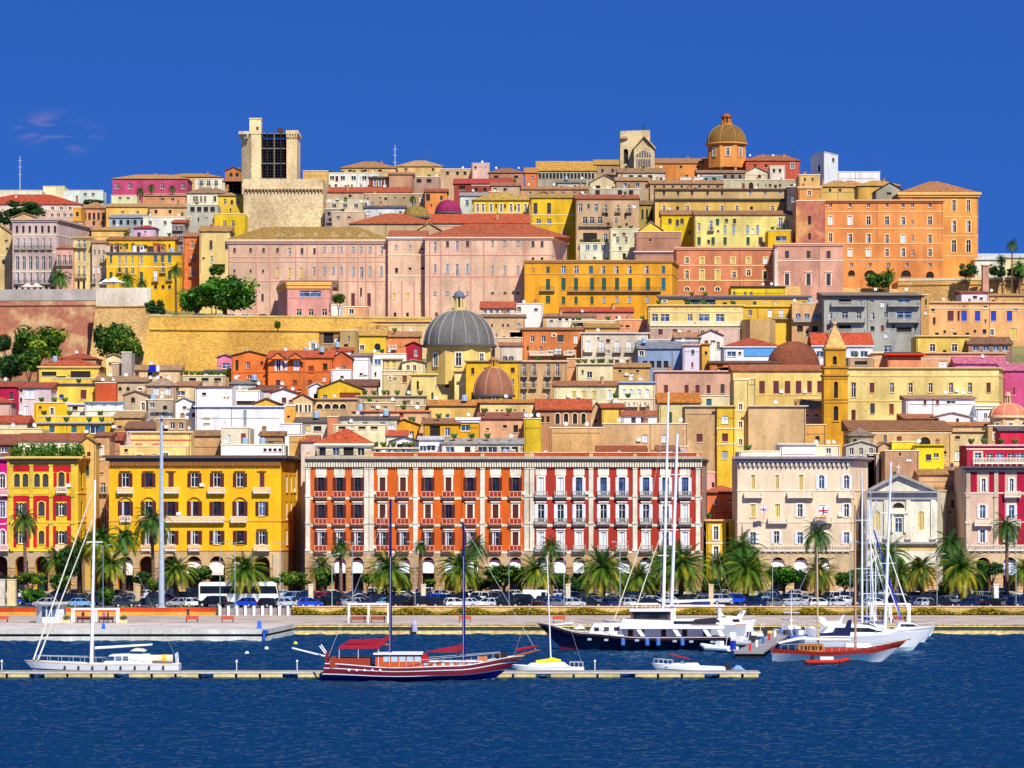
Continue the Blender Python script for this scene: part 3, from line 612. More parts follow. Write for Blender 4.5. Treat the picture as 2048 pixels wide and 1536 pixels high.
# ------------------------------------------------------------------ right: orange palaces
b("white stair tower block, tallest white thing on the right skyline", ((1626,1000),(1648,990),(1676,1000)), 311, 'eef0f0', w='316-324:5:p:1667;330-344:5:p:1638', D=8, clut='', yb=400)
b("long white windowless block right of the white stair tower", (1675,1760,1005), 344, 'e8e4e0', clut='a', yb=400)
b("yellow tan roofs between the white block and the orange palace", (1640,1740,960), 374, 'ecc06c', ('h',362), 'c89458', clut='cda', w='378-384:5:p:1660,1680')
b("ruined grey attic with a dark gable on top of the orange palace", (1752,1808,900), 383, 'b4ac98', ('f',365), '5a4a44', w='385-390:9:p:1778', clut='', yb=410)
b("ochre roofed hall behind the orange palace attic", (1716,1800,930), 372, 'e4b054', ('h',362), 'd0a050', clut='c')
b("tall amber palace wing with arched upper windows at the right end of the hill", ((1800,885),(1956,885)), 386, 'eeA050'.lower(), ('h',364), 'b87850', D=22, cor='e8b868', corh=8, cw=.9,
  w='400-423:7:dS:1908,1937;441-465:8:dSQ:1908,1937;479-505:9:dSa:1908,1937', bands='434,472,512', trim='f0c88c', clut='')
b("crimson roof patch beside the dark gable on the orange palace", (1808,1880,892), 392, 'e09458', ('m',383), 'a02038', D=8, clut='', yb=410)
b("huge orange palace with six storeys of pale framed windows", (1640,1886,870), 400, 'ee9450', cor='d8a070', corh=5, cw=.7, D=14, trim='f4c890',
  w='406-415:6:d:1661,1700,1737,1774,1806,1825,1860;432-450:8:cwS:1661,1700;433-450:8:dS:1737,1774,1860;434-450:8:dQS:1806;440-450:5:d:1825;467-484:7:dS:1661;468-486:8:dQS:1700,1737;469-487:7:dS:1774,1860;469-487:8:cwS:1806;470-483:5:d:1825;498-513:8:cwS:1700,1737;498-513:7:dS:1774,1860;497-514:8:dQS:1806;500-512:5:d:1825;526-534:6:d:1703,1740,1777,1814,1860;540-552:14:pa:1703;540-554:24:pa:1740;540-554:20:pa:1812;543-556:16:pa:1860', bands='423,457,487,520', clut='')
b("slim orange tower corner of the huge palace with a ruined crown", (1597,1641,868), 374, 'f0a45c', cor='e8c088', corh=4, w='381-391:6:dS:1619;406-416:6:dS:1619;432-450:7:dS:1619;466-482:6:dS:1619', bands='401', D=10, trim='ecc890', clut='c')
b("cream ragged attic on the slim orange tower", (1598,1640,872), 350, 'e8b470', w='356-362:4:p:1610,1625', clut='c', yb=380)
b("stripped ruddy stone flank of the orange palace", (1592,1650,866), 402, 'd89860', kind='rust', c2='b87058', w='466-480:5:p:1619;432-450:6:p:1619', clut='', yb=500)
b("terracotta palazzo with pale framed windows in three rows", (1352,1551,835), 495, 'd8835c', cor='e0a080', corh=5, w='515-527:7:dS:1374;515-528:8:cyS:1404,1435,1466,1497;515-528:7:cwS:1531;541-558:7:dS:1374;540-560:8:cyS:1404,1435;543-556:7:dS:1468;540-552:8:dS:1497;542-558:7:ckS:1530;574-582:9:daS:1374,1404,1435', bands='531,561', trim='ecd08c', clut='', D=12)
b("rose pink palazzo with three tall pedimented doorways", (1551,1686,830), 487, 'dfa088', cor='f0b08c', corh=5, w='502-517:8:ck:1574,1617,1657;547-571:9:ckSH:1574,1617,1657', bands='521', trim='f4d8c0', clut='', D=12)
b("white pilaster strip end house between the terracotta and rose palazzi", (1549,1556,829), 500, 'f0e0d0', clut='', yb=572)
# orange ochre building with teal shutters
b("amber ochre building with dark teal shutters and a long iron balcony", ((1049,805),(1344,805),(1356,822)), 521, 'f0a428', cor='b88c58', corh=5, D=14, trim='d89c50',
  w='533-546:7:cg:1096;532-547:9:otL:1127,1153;532-547:8:ct:1182;532-548:8:otQ:1206,1233,1259,1293;532-547:7:ct:1327;558-579:8:cg:1096;556-580:8:cg:1127,1152,1184,1208,1234,1260,1296;556-580:8:ct:1327;592-606:9:cg:1096;593-608:7:cg:1127,1152,1184;593-606:7:cl:1208,1234,1259,1294;536-542:4:d:1067', bal='581:1080~1110:i;582:1136~1322:i', bands='548', clut='ap')
# pink seminary
def vl(xs, ya, yb_, Y, c='c89484'):
    def f(rt, org):
        for px in xs: s = MB(); x = PX(px, Y); s.box(x-.16, x+.16, Y-.14, Y-.004, PZ(yb_, Y), PZ(ya, Y), mat('flat', c)); s.build('pilaster_strip', rt, org)
    return f
def dormers(rt, org):
    for px in (560, 598, 629, 667, 697, 727):
        s = MB(); Y = 818; x = PX(px, Y); z = PZ(474, Y); m = mat('wall', 'e8c8a8'); q = 1.7
        s.prism([(x-q, Y), (x+q, Y), (x+q, Y+4), (x-q, Y+4)], z-2.2, z, m)
        s.side([(x-q-.2, z), (x+q+.2, z), (x, z+1.5)], Y-.1, Y+4, mat('tile', 'd0b078')); s.box(x-.45, x+.45, Y-.05, Y-.01, z-1.3, z-.2, DARK)
        s.build('dormer', rt, org)
    vl((513, 540, 592, 615, 636, 677, 695, 716, 732, 752), 487, 640, 817)(rt, org)
b("immense pale pink seminary wing with blind arches and mossy hipped roof", ((456,817),(779,817)), 480, 'e2b69a', ('h',455), 'a88440', D=18, cor='e8c0a0', corh=7, cw=.7, trim='dca890',
  w='496-505:5:ck:469,501,527,555;496-510:5:dk:579;496-508:5:ck:604,629;494-504:5:cl:649,666,683,707,723,740;493-509:5:dk:763;539-545:4:p:469,501,526;536-556:5:cy:555,579,603;534-548:5:dk:628;534-548:5:cl:649,667,683;534-552:5:cl:707,740;534-556:6:dk:723;533-552:5:cl:763;588-602:5:ck:525;586-612:7:cm:706,738;576-592:4:p:722;590-600:4:p:683',
  bands='514,523,562', extra=dormers, clut='')
b("tall white capped pink pavilion in the middle of the seminary", (776,850,815), 475, 'e6ba9c', ('m',462), 'c86038', D=20, w='491-498:6:cl:792,820;497-500:6:p:845;536-546:6:p:793;535-540:6:p:820,845;586-598:5:cy:788,816,840;625-634:5:p:790,815', cor='f0ece8', corh=4, cw=.5, bands='510,552', clut='', extra=vl((782, 804, 829, 846), 562, 640, 815))
b("long pink seminary wing under a bright red tiled roof", ((850,812),(1104,812),(1134,830)), 475, 'e2b69a', ('h',449), 'b84c2c', D=22, cor='e8bc9c', corh=4, cw=.5, trim='d89c88',
  w='484-504:5:dk:870;482-494:6:ck:895,935,1066,1084;482-500:6:dL:914;482-492:5:cl:985,1010,1036,1102;529-545:5:dk:870;528-547:6:cl:895,935;528-552:6:dL:914;531-549:5:cl:985,1010,1036;515-520:5:p:1066,1084,1102;583-590:6:cl:870,895,935;584-588:6:p:985,1010,1036;625-636:6:cr:873,868', bands='510,553', clut='', extra=vl((860, 882, 942, 968, 1052), 480, 640, 812))
b("broad red roof of the seminary court behind the front wings", (700,870,880), 448, 'c8aa80', ('h',428), 'c0542c', D=20, clut='')
b("second red roofed seminary wing with a plain tan wall", (862,1058,870), 447, 'd8b890', ('m',429), 'd04c28', D=10, clut='c', w='')
b("stone gable between the two red seminary roofs", (834,882,850), 462, 'd8b088', ('f',446), 'd8b48c', clut='', w='455-459:3:p:848')
b("low dark flat roof with white wall left of the mossy cupola", (728,810,930), 416, 'e0dcd4', ('m',412), '50566a', D=6, clut='c')
b("pale stone ledge house under the long red roof, left of the mossy cupola", (664,730,900), 424, 'd8b898', clut='p', w='432-440:7:d:676')
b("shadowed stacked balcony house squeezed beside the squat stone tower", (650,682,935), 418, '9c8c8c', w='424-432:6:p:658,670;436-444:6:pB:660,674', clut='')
b("cluttered cream houses with awnings right of the squat stone tower", (652,728,960), 405, 'dcc09c', w='408-416:8:d:668,690,712', clut='dppad')
# left small pink building on the terrace
b("pink and ochre terrace house with dark flank and wide upper balcony", ((556,800),(575,780),(660,780)), 565, 'dc9c94', ('m',562), '7a6058', D=12, cor='eeb060', corh=12, w='581-594:44:dL:620;618-631:10:ds:598,622,649', bands='576,595', trim='e4a060', clut='')
b("white shed beside the pink and ochre terrace house", (660,684,785), 610, 'dde4e4', w='612-634:6:ck:681', clut='')
b("low orange kiosk house at the foot of the seminary", (684,735,790), 614, 'eeaa80', w='618-628:9:ds:703', clut='')

for px, Y, sz, l in ((212, 838, 1.5, "left white parasol on the terrace before the egg yolk yellow palace"), (227, 836, 1.7, "right and larger white parasol before the egg yolk yellow palace"), (55, 850, 1.1, "left small white parasol at the foot of the mauve palazzo"), (73, 850, 1.1, "right small white parasol at the foot of the mauve palazzo")):
    rt = root('parasol', l, 'parasol', (PX(px, Y), Y, PZ(578, Y)-1.6)); s = MB(); s.tube((0, 0, 0), (0, 0, 2.6*sz), .06, .05, IRON, 5); s.build('pole', rt); s = MB(); s.lathe([(2.0*sz, 2.0*sz), (.9*sz, 2.4*sz), (0, 3.0*sz)], (0, 0, 0), mat('flat', 'f6f2ea'), 8); s.build('canopy', rt)
def blue_screen(rt, org):
    s = MB(); Y = 714.8; s.box(PX(1488, Y), PX(1552, Y), Y, Y+.1, PZ(712, Y), PZ(697, Y), mat('flat', '58a0e0')); s.build('blue_screen', rt, org)
# ------------------------------------------------------------------ middle band (right half)
b("bright yellow flat house with antennas in front of the terracotta palazzo", (1462,1570,800), 573, 'f2cc20', w='584-592:6:d:1468,1490,1502', cor='5a4a48', corh=2, clut='aaaddd')
b("ochre walled house strip with a long dark eave", (1318,1620,790), 593, 'e8b448', ('m',591), 'caa058', D=5, cor='6a6470', corh=5, w='', clut='', bands='')
b("dark green canopy roof terrace over the cream yellow apartments", (1372,1430,770), 600, '38505c', ('h',592), '26384c', D=5, w='604-610:7:d:1385,1402,1418', clut='pp')
b("cream yellow apartment block with glazed roof terraces", ((1297,745),(1486,745)), 610, 'f2d68c', cor='e8c470', corh=3, D=8, w='628-644:12:dL:1310;628-644:18:dL:1330;628-642:10:dL:1380;628-642:22:dL:1408;628-644:18:dL:1440;659-669:8:cm:1320,1350,1378;662-668:7:p:1400', bands='624,653', bal='651:1299~1484:w:1.4', trim='ead49c', clut='pppp')
b("mauve lower apartment front below the glazed terraces", (1300,1480,741), 657, 'd8b4a4', w='659-670:9:cm:1321,1350;661-668:8:d:1378,1405,1432', clut='', yb=700)
b("golden house with white awnings beside the round stone tower", (1472,1584,760), 612, 'f4bc40', w='620-634:9:cw:1540,1562;620-632:7:d:1500', bal='637:1546~1580:i', cor='f4cc30', corh=3, clut='')
b("tan terrace flats with long white railings left of the grey block", (1584,1648,757), 607, 'dca878', w='627-640:10:dL:1596,1614,1632;652-664:12:p:1600,1630', bal='643:1586~1646:g', clut='dtd')
b("grey apartment block of stacked white balconies under a dark roof edge", (1648,1843,750), 592, 'aeaaa2', ('m',586), '8e8478', D=14, cor='3a3438', corh=3, cw=.8, trim='c8c4bc',
  w='598-608:26:p:1690;600-606:8:d:1744;598-608:26:dL:1808;622-640:12:ow:1690;624-640:10:ow:1718;626-640:8:dQ:1661,1745;624-636:8:d:1772;622-640:30:dL:1808;650-662:26:p:1690;652-662:8:p:1745;654-664:30:p:1808;667-676:6:cw:1772;692-706:16:dL:1776', bal='612:1662~1730:g:1.2;644:1662~1730:g:1.2;612:1776~1838:g:1.2;644:1776~1838:g:1.2;666:1662~1730:g:1.2', clut='aadd')
b("peach apartment house with bright blue blinds", (1856,2062,775), 604, 'f0b074', cor='eab888', corh=3, D=12, w='622-642:12:cm:1901;622-642:5:cm:1917;622-642:11:cu:1928,1955,1987,2019;659-671:7:dS:1984;657-680:12:cy:2027;665-670:8:p:1874,1910,1935', bands='616', clut='dc')
b("narrow sand coloured chimney house joined to the grey block", (1843,1858,760), 590, 'd8a060', clut='')
b("little white house with red slab roof above the peach apartments", (1923,1977,800), 586, 'f4e4e4', ('m',583), 'b8403c', w='592-597:8:p:1950', clut='')
b("ochre roof ledge house beside the little white house", (1978,2060,802), 592, 'ecb470', ('m',588), 'd09a60', clut='dc')
b("yellow house with two brown windows below the peach apartments", (1833,1938,725), 672, 'f4cc64', w='688-703:11:ds:1865,1909;700-705:7:p:1889', clut='', cor='e8c880', corh=2)
b("brown roofed dark veranda on the right below the peach apartments", (1937,2024,722), 689, 'a47c6c', ('m',675), '8a5c48', D=6, w='691-702:12:dL:1952,1972,1992,2010', clut='')
b("peach low terrace wall houses above the long cream convent", (1745,2010,705), 706, 'f0b080', cor='e8c090', corh=2, w='722-734:16:cw:1886;728-733:7:p:1796', clut='aa', bands='718')
b("orange wall with scarlet awning above the long cream convent", (1776,1842,700), 708, 'e89064', ('m',706), '38343c', D=4, cor='d83418', corh=6, cw=1.0, clut='')
b("pink dented roofs and wall at the right edge", (2008,2080,665), 742, 'e05a90', ('m',728), 'dc7098', D=8, w='775-790:3:p:2028', clut='')
b("pink peaked canopy houses behind the convent roof", (1910,2010,700), 728, 'e080a0', ('g',716), 'dc6c98', D=6, clut='d')
b("white house with two round arches beside the blue grey house", (1366,1400,712), 690, 'e8e0f0', w='691-706:11:pa:1377,1391', clut='', bands='', cor='e8b890', corh=2)
b("slate blue house with white shuttered top floor", (1276,1400,718), 698, '8ea0c4', ('m',684), '8090a8', D=8, w='702-712:8:dS:1283;722-736:9:p:1290,1304,1318,1332', clut='td')
b("white top storey with dark windows on the slate blue house", (1276,1340,728), 680, 'dfe4ec', w='683-694:7:ow:1283,1299;682-690:9:d:1322', clut='')
b("white gabled cottages left of the scarlet roofed white villa", (1398,1446,735), 672, 'f4ece4', ('f',660), 'b87460', w='681-684:10:p:1426', clut='')
b("low white hut with rust roof behind the white cottages", (1350,1400,735), 676, 'f0e4d8', ('g',666), 'c08868', D=6, clut='d')
b("white and sky blue villa under a scarlet hipped roof", (1448,1560,715), 694, 'eceef4', ('h',678), 'b83c24', D=12, cor='f4f4f4', corh=2, w='703-713:18:dL:1463;700-710:12:dL:1500,1518,1536', clut='', extra=blue_screen)
b("orange bell gable tower by the blue grey house", (1404,1420,695), 688, 'f0b050', w='702-710:5:pa:1412', cor='d89040', corh=2, clut='')
b("white loggia house with red roof behind the yellow campanile", (1626,1745,716), 692, 'e6e4ec', ('g',668), 'd8401c', D=12, cor='f4f4f4', corh=2, w='702-714:14:dL:1640,1708,1728', clut='c')
b("low dark eaved orange shops left of the brick dome", (1420,1560,690), 727, 'e48040', ('m',723), '6a4c48', D=4, w='730-735:12:p:1440,1472', clut='')
b("narrow tan house with shuttered shops right of the yellow campanile", (1697,1746,700), 716, 'c8a080', w='722-730:26:p:1722', clut='p')
b("stone grey terrace and tiny shops behind the convent, below the grey block", (1745,1780,712), 705, 'b8a890', w='707-716:10:d:1758', clut='')
# centre: big white apartment etc
b("pale beige apartment building with four white awning windows", (1163,1296,735), 666, 'ead4bc', cor='e8dcd0', corh=2, D=10, w='682-703:8:cwW:1177;682-704:9:cwB:1203,1234,1258;719-734:8:cm:1234;719-734:8:cg:1256', clut='da')
b("russet orange house with grey shuttered windows", (1045,1165,738), 660, 'd88048', ('m',656), 'b87450', D=10, w='672-684:7:ol:1065,1087;670-684:12:ck:1121;696-710:12:cwW:1117;698-708:7:dW:1103,1142', bal='710:1058~1146:w', clut='dp')
b("weathered palazzo with two rows of iron balconies below the russet house", (1040,1134,705), 722, 'cfa278', cor='e4c8a0', corh=3, D=12, w='728-752:7:okB:1048,1068,1096,1115;756-776:7:okB:1048,1066,1094;786-805:7:dk:1048,1096', clut='p')
b("plain rust wall house right of the weathered palazzo", (1134,1166,708), 718, 'd49a70', clut='', w='758-768:7:d:1115')
b("cream cottage with roof garden in front of the beige apartments", (1153,1226,700), 728, 'eed8ac', w='743-756:10:ds:1179', clut='pppppp', cor='ecdcb8', corh=2)
b("ochre shed roofs with stone chimney right of the roof garden", (1224,1300,702), 735, 'd8a86c', ('m',727), 'c89458', D=6, clut='dca', w='740-745:6:p:1240,1275')
b("cream long house with five white louvre windows", (1108,1238,672), 772, 'f0e2b8', ('m',763), 'b8704c', D=8, w='783-796:7:cy:1148,1168,1188;780-800:7:cw:1219;793-798:4:p:1134', clut='c')
b("cream house with blue band and five arched white windows", (1238,1310,668), 764, 'f0e4bc', cor='9aa8cc', corh=4, w='778-796:8:cwa:1248,1262,1278,1294', clut='dd')
b("white low wall terraces over the arched brick house", (1225,1310,640), 798, 'ecd4b4', w='803-812:7:dW:1250,1268,1290', clut='ppdd')
b("mauve plain palazzo with five maroon shuttered windows", (1310,1466,675), 742, 'dca890', cor='e0b8a4', corh=3, D=10, w='770-787:8:cm:1332,1373,1395,1417;768-787:8:ck:1445', clut='ca')
b("cream attic wing left of the mauve palazzo top", (1440,1500,690), 735, 'ecd8a0', ('m',731), 'c8703c', clut='')
b("long cream convent wing with square shuttered windows left of the campanile", (1466,1655,650), 742, 'f0cc7c', ('m',731), 'c0663c', D=8, w='762-787:11:cm:1524,1552,1575,1597;762-785:9:cm:1619,1639', bands='790', clut='', trim='e8c078')
b("long cream convent wing with tall dark windows right of the campanile", ((1690,652),(1998,652),(2022,690)), 736, 'f4d488', cor='e8c884', corh=2, D=12, w='765-795:9:dS:1707;766-785:9:cm:1744;766-785:8:dm:1784;766-785:8:dS:1821,1861,1902,1940;766-785:8:cmS:1977;807-827:9:ck:1745;808-828:9:cr:1783;820-840:8:cb:1707', bands='752,802', trim='e4c078', clut='')
b("smooth pale buttress end wall of the cream convent", (1478,1512,640), 758, 'f2d890', clut='', w='')
b("white village house with brown doors in front of the convent", (1812,1950,622), 798, 'f0eeec', ('m',792), 'c09074', D=7, w='800-810:6:cr:1850,1875;801-808:18:dL:1902', clut='aadd', kind='wall')
b("white cube house with cream top right of the village house", (1952,1994,618), 808, 'f2f2f4', cor='f0ecc8', corh=10, w='826-838:7:d:1971', clut='')
b("low white gables with a small arch below the village house", (1868,1940,612), 834, 'f2ece8', ('f',825), 'e8dcd4', w='836-848:6:pa:1915', clut='')
b("rusty tiled sheds below the white village house", (1810,1875,612), 838, 'dcae8c', ('m',829), 'b86c48', w='842-848:6:p:1825,1850', clut='')
b("ochre sheds and cream wall right of the basilica roof", (1898,1990,606), 852, 'e6c498', ('m',845), 'cc7c48', D=6, w='845-858:9:d:1914', clut='d')
# basilica
b("long brown roofed basilica with a corbel frieze and half round window", (1700,1902,600), 860, 'e4b880', ('m',842), '96603e', D=12, cor='c89c68', corh=3, cw=.35, w='874-890:22:pa:1850', bands='866', clut='')
b("basilica apse wall in cream stone right of the half round window", (1902,1995,602), 862, 'e8cc98', cor='d8b880', corh=3, clut='a', w='')
b("grey tile roofed transept stub at the foot of the campanile", (1700,1748,592), 872, 'b09880', ('h',858), '8c7c74', D=8, clut='', w='878-886:8:p:1710')
b("gabled chapel with brown tile roof left of the campanile", (1600,1650,630), 818, 'd8a888', ('m',800), 'b88454', D=8, w='829-833:7:p:1613,1633', clut='')
b("ochre annexe below the gabled chapel beside the campanile", (1610,1652,615), 850, 'eeb060', clut='', w='872-884:9:p:1635')
# tan walls and yellow tower houses
b("huge blank tan party wall right of the yellow tower house", (1497,1612,600), 812, 'dcb484', cor='e0c8a8', corh=2, D=10, clut='d', w='')
b("narrow yellow tower house with three shuttered windows in a column", (1434,1470,595), 812, 'f4c63c', cor='e8c888', corh=2, D=10, w='832-847:13:cw:1450;867-883:12:cm:1450;902-918:12:cl:1450', bands='857,888', clut='')
b("tall lemon tower house with double slit windows", (1468,1498,602), 760, 'f0d488', clut='', w='808-820:7:dS:1481;843-856:7:dS:1481;878-891:7:dS:1481', bands='822,858', D=12)
b("blank tan party wall with one maroon window left of the yellow tower house", (1370,1436,596), 812, 'dab080', cor='e0c8a8', corh=2, w='868-884:12:cm:1399', clut='a')
b("broad tan party wall with two pale windows behind the white masts", (1206,1376,585), 848, 'dcb080', w='870-884:10:cw:1290;870-884:8:cw:1328', clut='dcd', D=8)
b("pale lemon wall with green shutter under a vivid orange roof", (1318,1400,610), 806, 'f0d898', ('m',787), 'dc7c20', D=7, w='824-847:6:cg:1341', clut='a')
b("cream wall house with one blue shutter above the tan party walls", (1398,1466,622), 792, 'f0dcb0', w='798-812:11:ct:1418', clut='')
b("white cottage with terracotta roof above the broad tan party wall", (1245,1313,592), 832, 'f4f0ec', ('m',823), 'c05c38', D=5, w='835-846:9:ck:1267,1286', clut='c')
b("blank peach wall right of the dish covered terrace", (1100,1206,580), 856, 'e0ac70', clut='dd', w='', D=8)
b("arcaded brick cloister with a scarlet roof", ((1074,620),(1182,620)), 820, 'c88c64', ('g',801), 'd04c24', D=12, w='827-848:9:pas:1115,1132,1150,1167;832-845:6:p:1085,1096', cor='8a5040', corh=2, clut='')
b("lean gable end of the cloister in pale stone", (1182,1205,622), 826, 'd8b48c', ('f',805), 'b07050', w='838-846:4:p:1192', clut='')
b("golden low houses with red roof right of the cloister", (1204,1248,615), 816, 'eec058', ('m',808), 'cc5030', clut='d', w='820-830:5:p:1240')
b("cream wall below a scalloped orange roof in front of the small dome", (960,1078,625), 806, 'f2cc88', ('m',800), 'e0903c', D=6, w='819-823:4:p:975,994,1004,1022,1030,1048', clut='d')
b("ochre house with orange roof under the small copper dome church", (858,964,628), 812, 'f0c470', ('m',801), 'e08c3c', D=6, w='828-835:8:ct:895', clut='dt')
b("golden yellow house with blue blinds and white attic", (915,957,590), 836, 'f4b420', w='850-862:18:dL:931', cor='f0ecf0', corh=9, clut='d')
b("pale salmon wall house with plum tiled roof right of the golden house", (957,1050,600), 838, 'eab088', ('m',826), 'a0584c', D=7, w='856-860:6:p:975;850-856:8:p:1010', clut='pp')
b("yellow chimney walls with dishes left of the cloister", (1048,1082,595), 838, 'f2cc30', clut='ddd', w='', D=5)
b("sunny yellow veranda house with brown lean-to roof", (846,918,588), 848, 'f2b428', ('m',838), 'a86c50', D=6, w='852-872:20:p:870;856-872:10:dL:895', clut='p')
b("orange gable wall among palms left of the veranda house", (778,838,596), 850, 'f0a830', ('f',838), 'e8a848', w='850-858:10:ds:796', clut='p')
b("peach terrace wall with red doors above the penthouse roof", (704,860,600), 822, 'dcb088', cor='e8905c', corh=2, w='826-835:8:cr:776,803;826-840:8:cl:725,780;822-834:6:p:752', clut='tdpd')
b("olive canopy house behind the peach terrace", (680,794,590), 838, 'c8c4b4', ('m',834), '4c5058', D=5, clut='dt', w='844-852:10:dL:700,730,765')
# the red roofed houses round the big dome church
b("cream plain block between the seminary and the domed church", (708,860,770), 643, 'ecc890', cor='d8b080', corh=2, clut='', w='')
b("yellow house with tan gable roof below the seminary", (712,772,750), 672, 'f0c440', ('g',655), 'dca850', D=10, w='687-701:12:daF:755;690-700:9:dS:724', clut='c')
b("salmon orange house joined to the yellow house below the seminary", (770,838,752), 674, 'e89058', ('m',664), 'c88c64', D=8, w='690-698:9:dW:785', clut='pd')
b("roofless brown ruin with a dark opening on the bastion edge", (638,682,735), 664, 'b88858', w='665-687:20:p:657', cor='7a5840', corh=2, clut='')
b("tan plaster block right of the roofless ruin", (680,714,733), 661, 'c8a468', clut='', w='688-694:8:p:692')
b("crimson hut with sky blue door beside the big grey dome", (812,842,728), 692, 'b82438', ('f',684), '9c2030', w='697-712:7:dL:832', clut='')
b("white terraces with glass doors left of the big dome", (738,812,722), 708, 'f2eee8', w='718-730:13:dL:755;716-728:7:p:742', clut='dpda')
b("tall white gabled wall house left of the lemon balcony house", (700,739,705), 712, 'f6f4f2', ('m',707), 'a8948c', w='', clut='')
b("white cube behind the orange house with a red tile patch", (662,702,708), 702, 'eeeaf0', ('m',696), 'd8502c', D=8, w='709-714:7:p:672', clut='t')
b("small red gabled house right behind the orange house", (664,704,700), 718, 'd4683c', ('f',702), 'd85c34', clut='', w='')
b("white low block right of the vivid orange house", (662,702,690), 740, 'f4f2f4', w='752-756:7:p:684', clut='')
b("white narrow house with dark window on the bastion foot", (618,634,725), 684, 'f4f2f0', w='686-698:8:dL:626', clut='')
b("white upper terraces behind the vivid orange house", (604,664,712), 706, 'f0eef4', w='709-715:6:dL:645,656', clut='tpp')
b("beige corner house with lemon yellow balcony screens", (765,804,690), 718, 'ecd098', cor='b8a488', corh=2, w='720-736:8:cy:775,788', clut='')
b("cream baroque fronted house with curved pediment left of the church", (804,850,688), 726, 'eedca8', ('f',720), 'c8b088', w='730-742:7:daS:816,829', clut='')
b("cream long wall wing of the domed church", (764,826,675), 742, 'ecd09c', clut='', w='755-758:6:p:790', bands='749')
# domed church body
b("butter yellow nave of the great domed church", ((822,668),(936,668)), 748, 'f4d88c', cor='ecc878', corh=4, D=14, w='756-772:8:dS:876', clut='')
b("deep yellow transept of the great domed church", ((932,660),(1040,660)), 722, 'eeb82c', cor='a89060', corh=3, D=16, w='', clut='')
b("cream corner pier of the great domed church", (909,934,664), 742, 'f6dc94', cor='d8b078', corh=3, clut='', w='', yb=812)
# vivid orange house
def twin_gables(rt, org):
    for cx in (556, 591):
        s = MB(); Y = 696.5; x = PX(cx, Y); z = PZ(718, Y); q = 17.5*Y/F
        s.side([(x-q, z), (x+q, z), (x, PZ(705, Y))], Y, Y+.8, mat('wall', 'f07c38'))
        s.tube((x-q-.2, Y-.1, z), (x, Y-.1, PZ(704.5, Y)), .2, .2, mat('tile', 'b85838'), 5); s.tube((x+q+.2, Y-.1, z), (x, Y-.1, PZ(704.5, Y)), .2, .2, mat('tile', 'b85838'), 5)
        s.build('gable', rt, org)
b("vivid orange house with twin gables and white french windows", (536,664,698), 716, 'f07c38', ('m',702), 'd8502c', D=8, w='720-742:8:owS:557;720-741:12:cwS:593;720-741:6:cw:572;732-745:11:cr:622;760-776:9:cm:452,556;760-768:9:cr:590,620', bands='743', extra=twin_gables, clut='dt', trim='d86430')
b("vivid orange left wing with a sloping brown roof and two small windows", ((463,700),(536,700)), 712, 'f27e3a', ('f',702), '9a5c44', D=8, w='724-737:7:dS:496;720-740:6:p:474', bands='745', trim='d86430', clut='d')
b("candy pink house with blue window behind the yellow parapet", (434,466,712), 716, 'e4809c', ('f',709), 'd88098', w='726-742:15:dL:452', clut='')
b("bright yellow parapet house left of the vivid orange house", (444,466,705), 738, 'f2c828', clut='', w='')
b("leafy pergola terrace in front of the bastion", (366,450,690), 752, 'd8c49c', clut='pppppppp', w='756-762:14:p:385,410,435')
b("flat canopy terrace behind the leafy pergola", (408,446,695), 744, 'e4ddd0', ('m',741), '4a4a5a', D=4, clut='', w='')
b("sandy house with a tan lean-to roof beside the cobalt tank", (262,360,695), 741, 'ecc898', ('m',731), 'c09870', D=6, w='745-755:8:cm:274,300;751-755:6:p:335', clut='d')
b("grey square concrete tower house in front of the bastion foot", (243,263,690), 705, 'b8a89c', clut='', w='', D=6)
b("ribbed sand stone block left of the grey tower house", (224,243,692), 728, 'c0a080', clut='', w='')
b("cream gable with crimson awning left of the grey tower house", (212,244,700), 716, 'f0dca4', ('f',708), 'c8a080', w='725-730:22:cm:228', clut='')
b("yellow villa with red tile roof and dark green loggia", (78,198,690), 734, 'f2cc58', ('h',720), 'c4482c', D=10, w='743-752:30:p:98;742-756:40:p:161;752-760:20:p:122', cor='f2d888', corh=2, bands='', clut='t', bal='758:138~186:i')
b("second red roof peeping behind the yellow villa", (120,192,715), 718, 'c89070', ('h',708), 'b4402c', clut='d', w='')
b("yellow lower terrace wall of the red roofed villa", (104,186,680), 757, 'f4c850', clut='', w='')
b("dusty tan tiled sheds right of the yellow villa", (190,268,680), 762, 'c8a888', ('m',753), 'b08c68', D=6, w='', clut='ca')
b("crimson painted wall house at the left edge", (-30,38,655), 774, 'c01848', ('m',764), 'b03c30', D=8, w='', clut='d')
b("white rose house between the crimson wall and the yellow houses", (38,102,655), 776, 'e4ccd0', ('m',766), 'b84430', D=8, w='779-797:18:cw:60;779-784:6:p:42;796-804:5:p:42,58', clut='')
b("low red tile roof at the left edge in front of the crimson wall", (-30,22,640), 806, 'd8a898', ('h',796), 'c84028', D=7, w='', clut='')
b("yellow step shaped house with deep blue windows", (98,192,662), 768, 'f4cc54', cor='5c5870', corh=2, w='780-798:12:cm:167;789-797:9:cu:123;786-794:6:dS:94,110', clut='p')
b("golden terrace house with dark green hedge in front of the step shaped house", (68,142,645), 806, 'f4b820', w='812-818:6:p:80', clut='ppp')
b("orange red slab wall house with dishes", (190,232,660), 766, 'e06034', w='', clut='dd')
b("weathered sand house of arched windows right of the orange slab", (212,292,663), 764, 'd8bc98', ('m',756), 'b89068', D=8, w='774-782:7:pa:224,240,256;790-800:6:d:230,262', clut='dda')
b("rubble house with small red box window among the antennas", (292,352,658), 772, 'c8a888', ('h',758), 'b49880', D=8, w='776-790:10:cw:313,336;768-778:10:cr:291', clut='ddda')
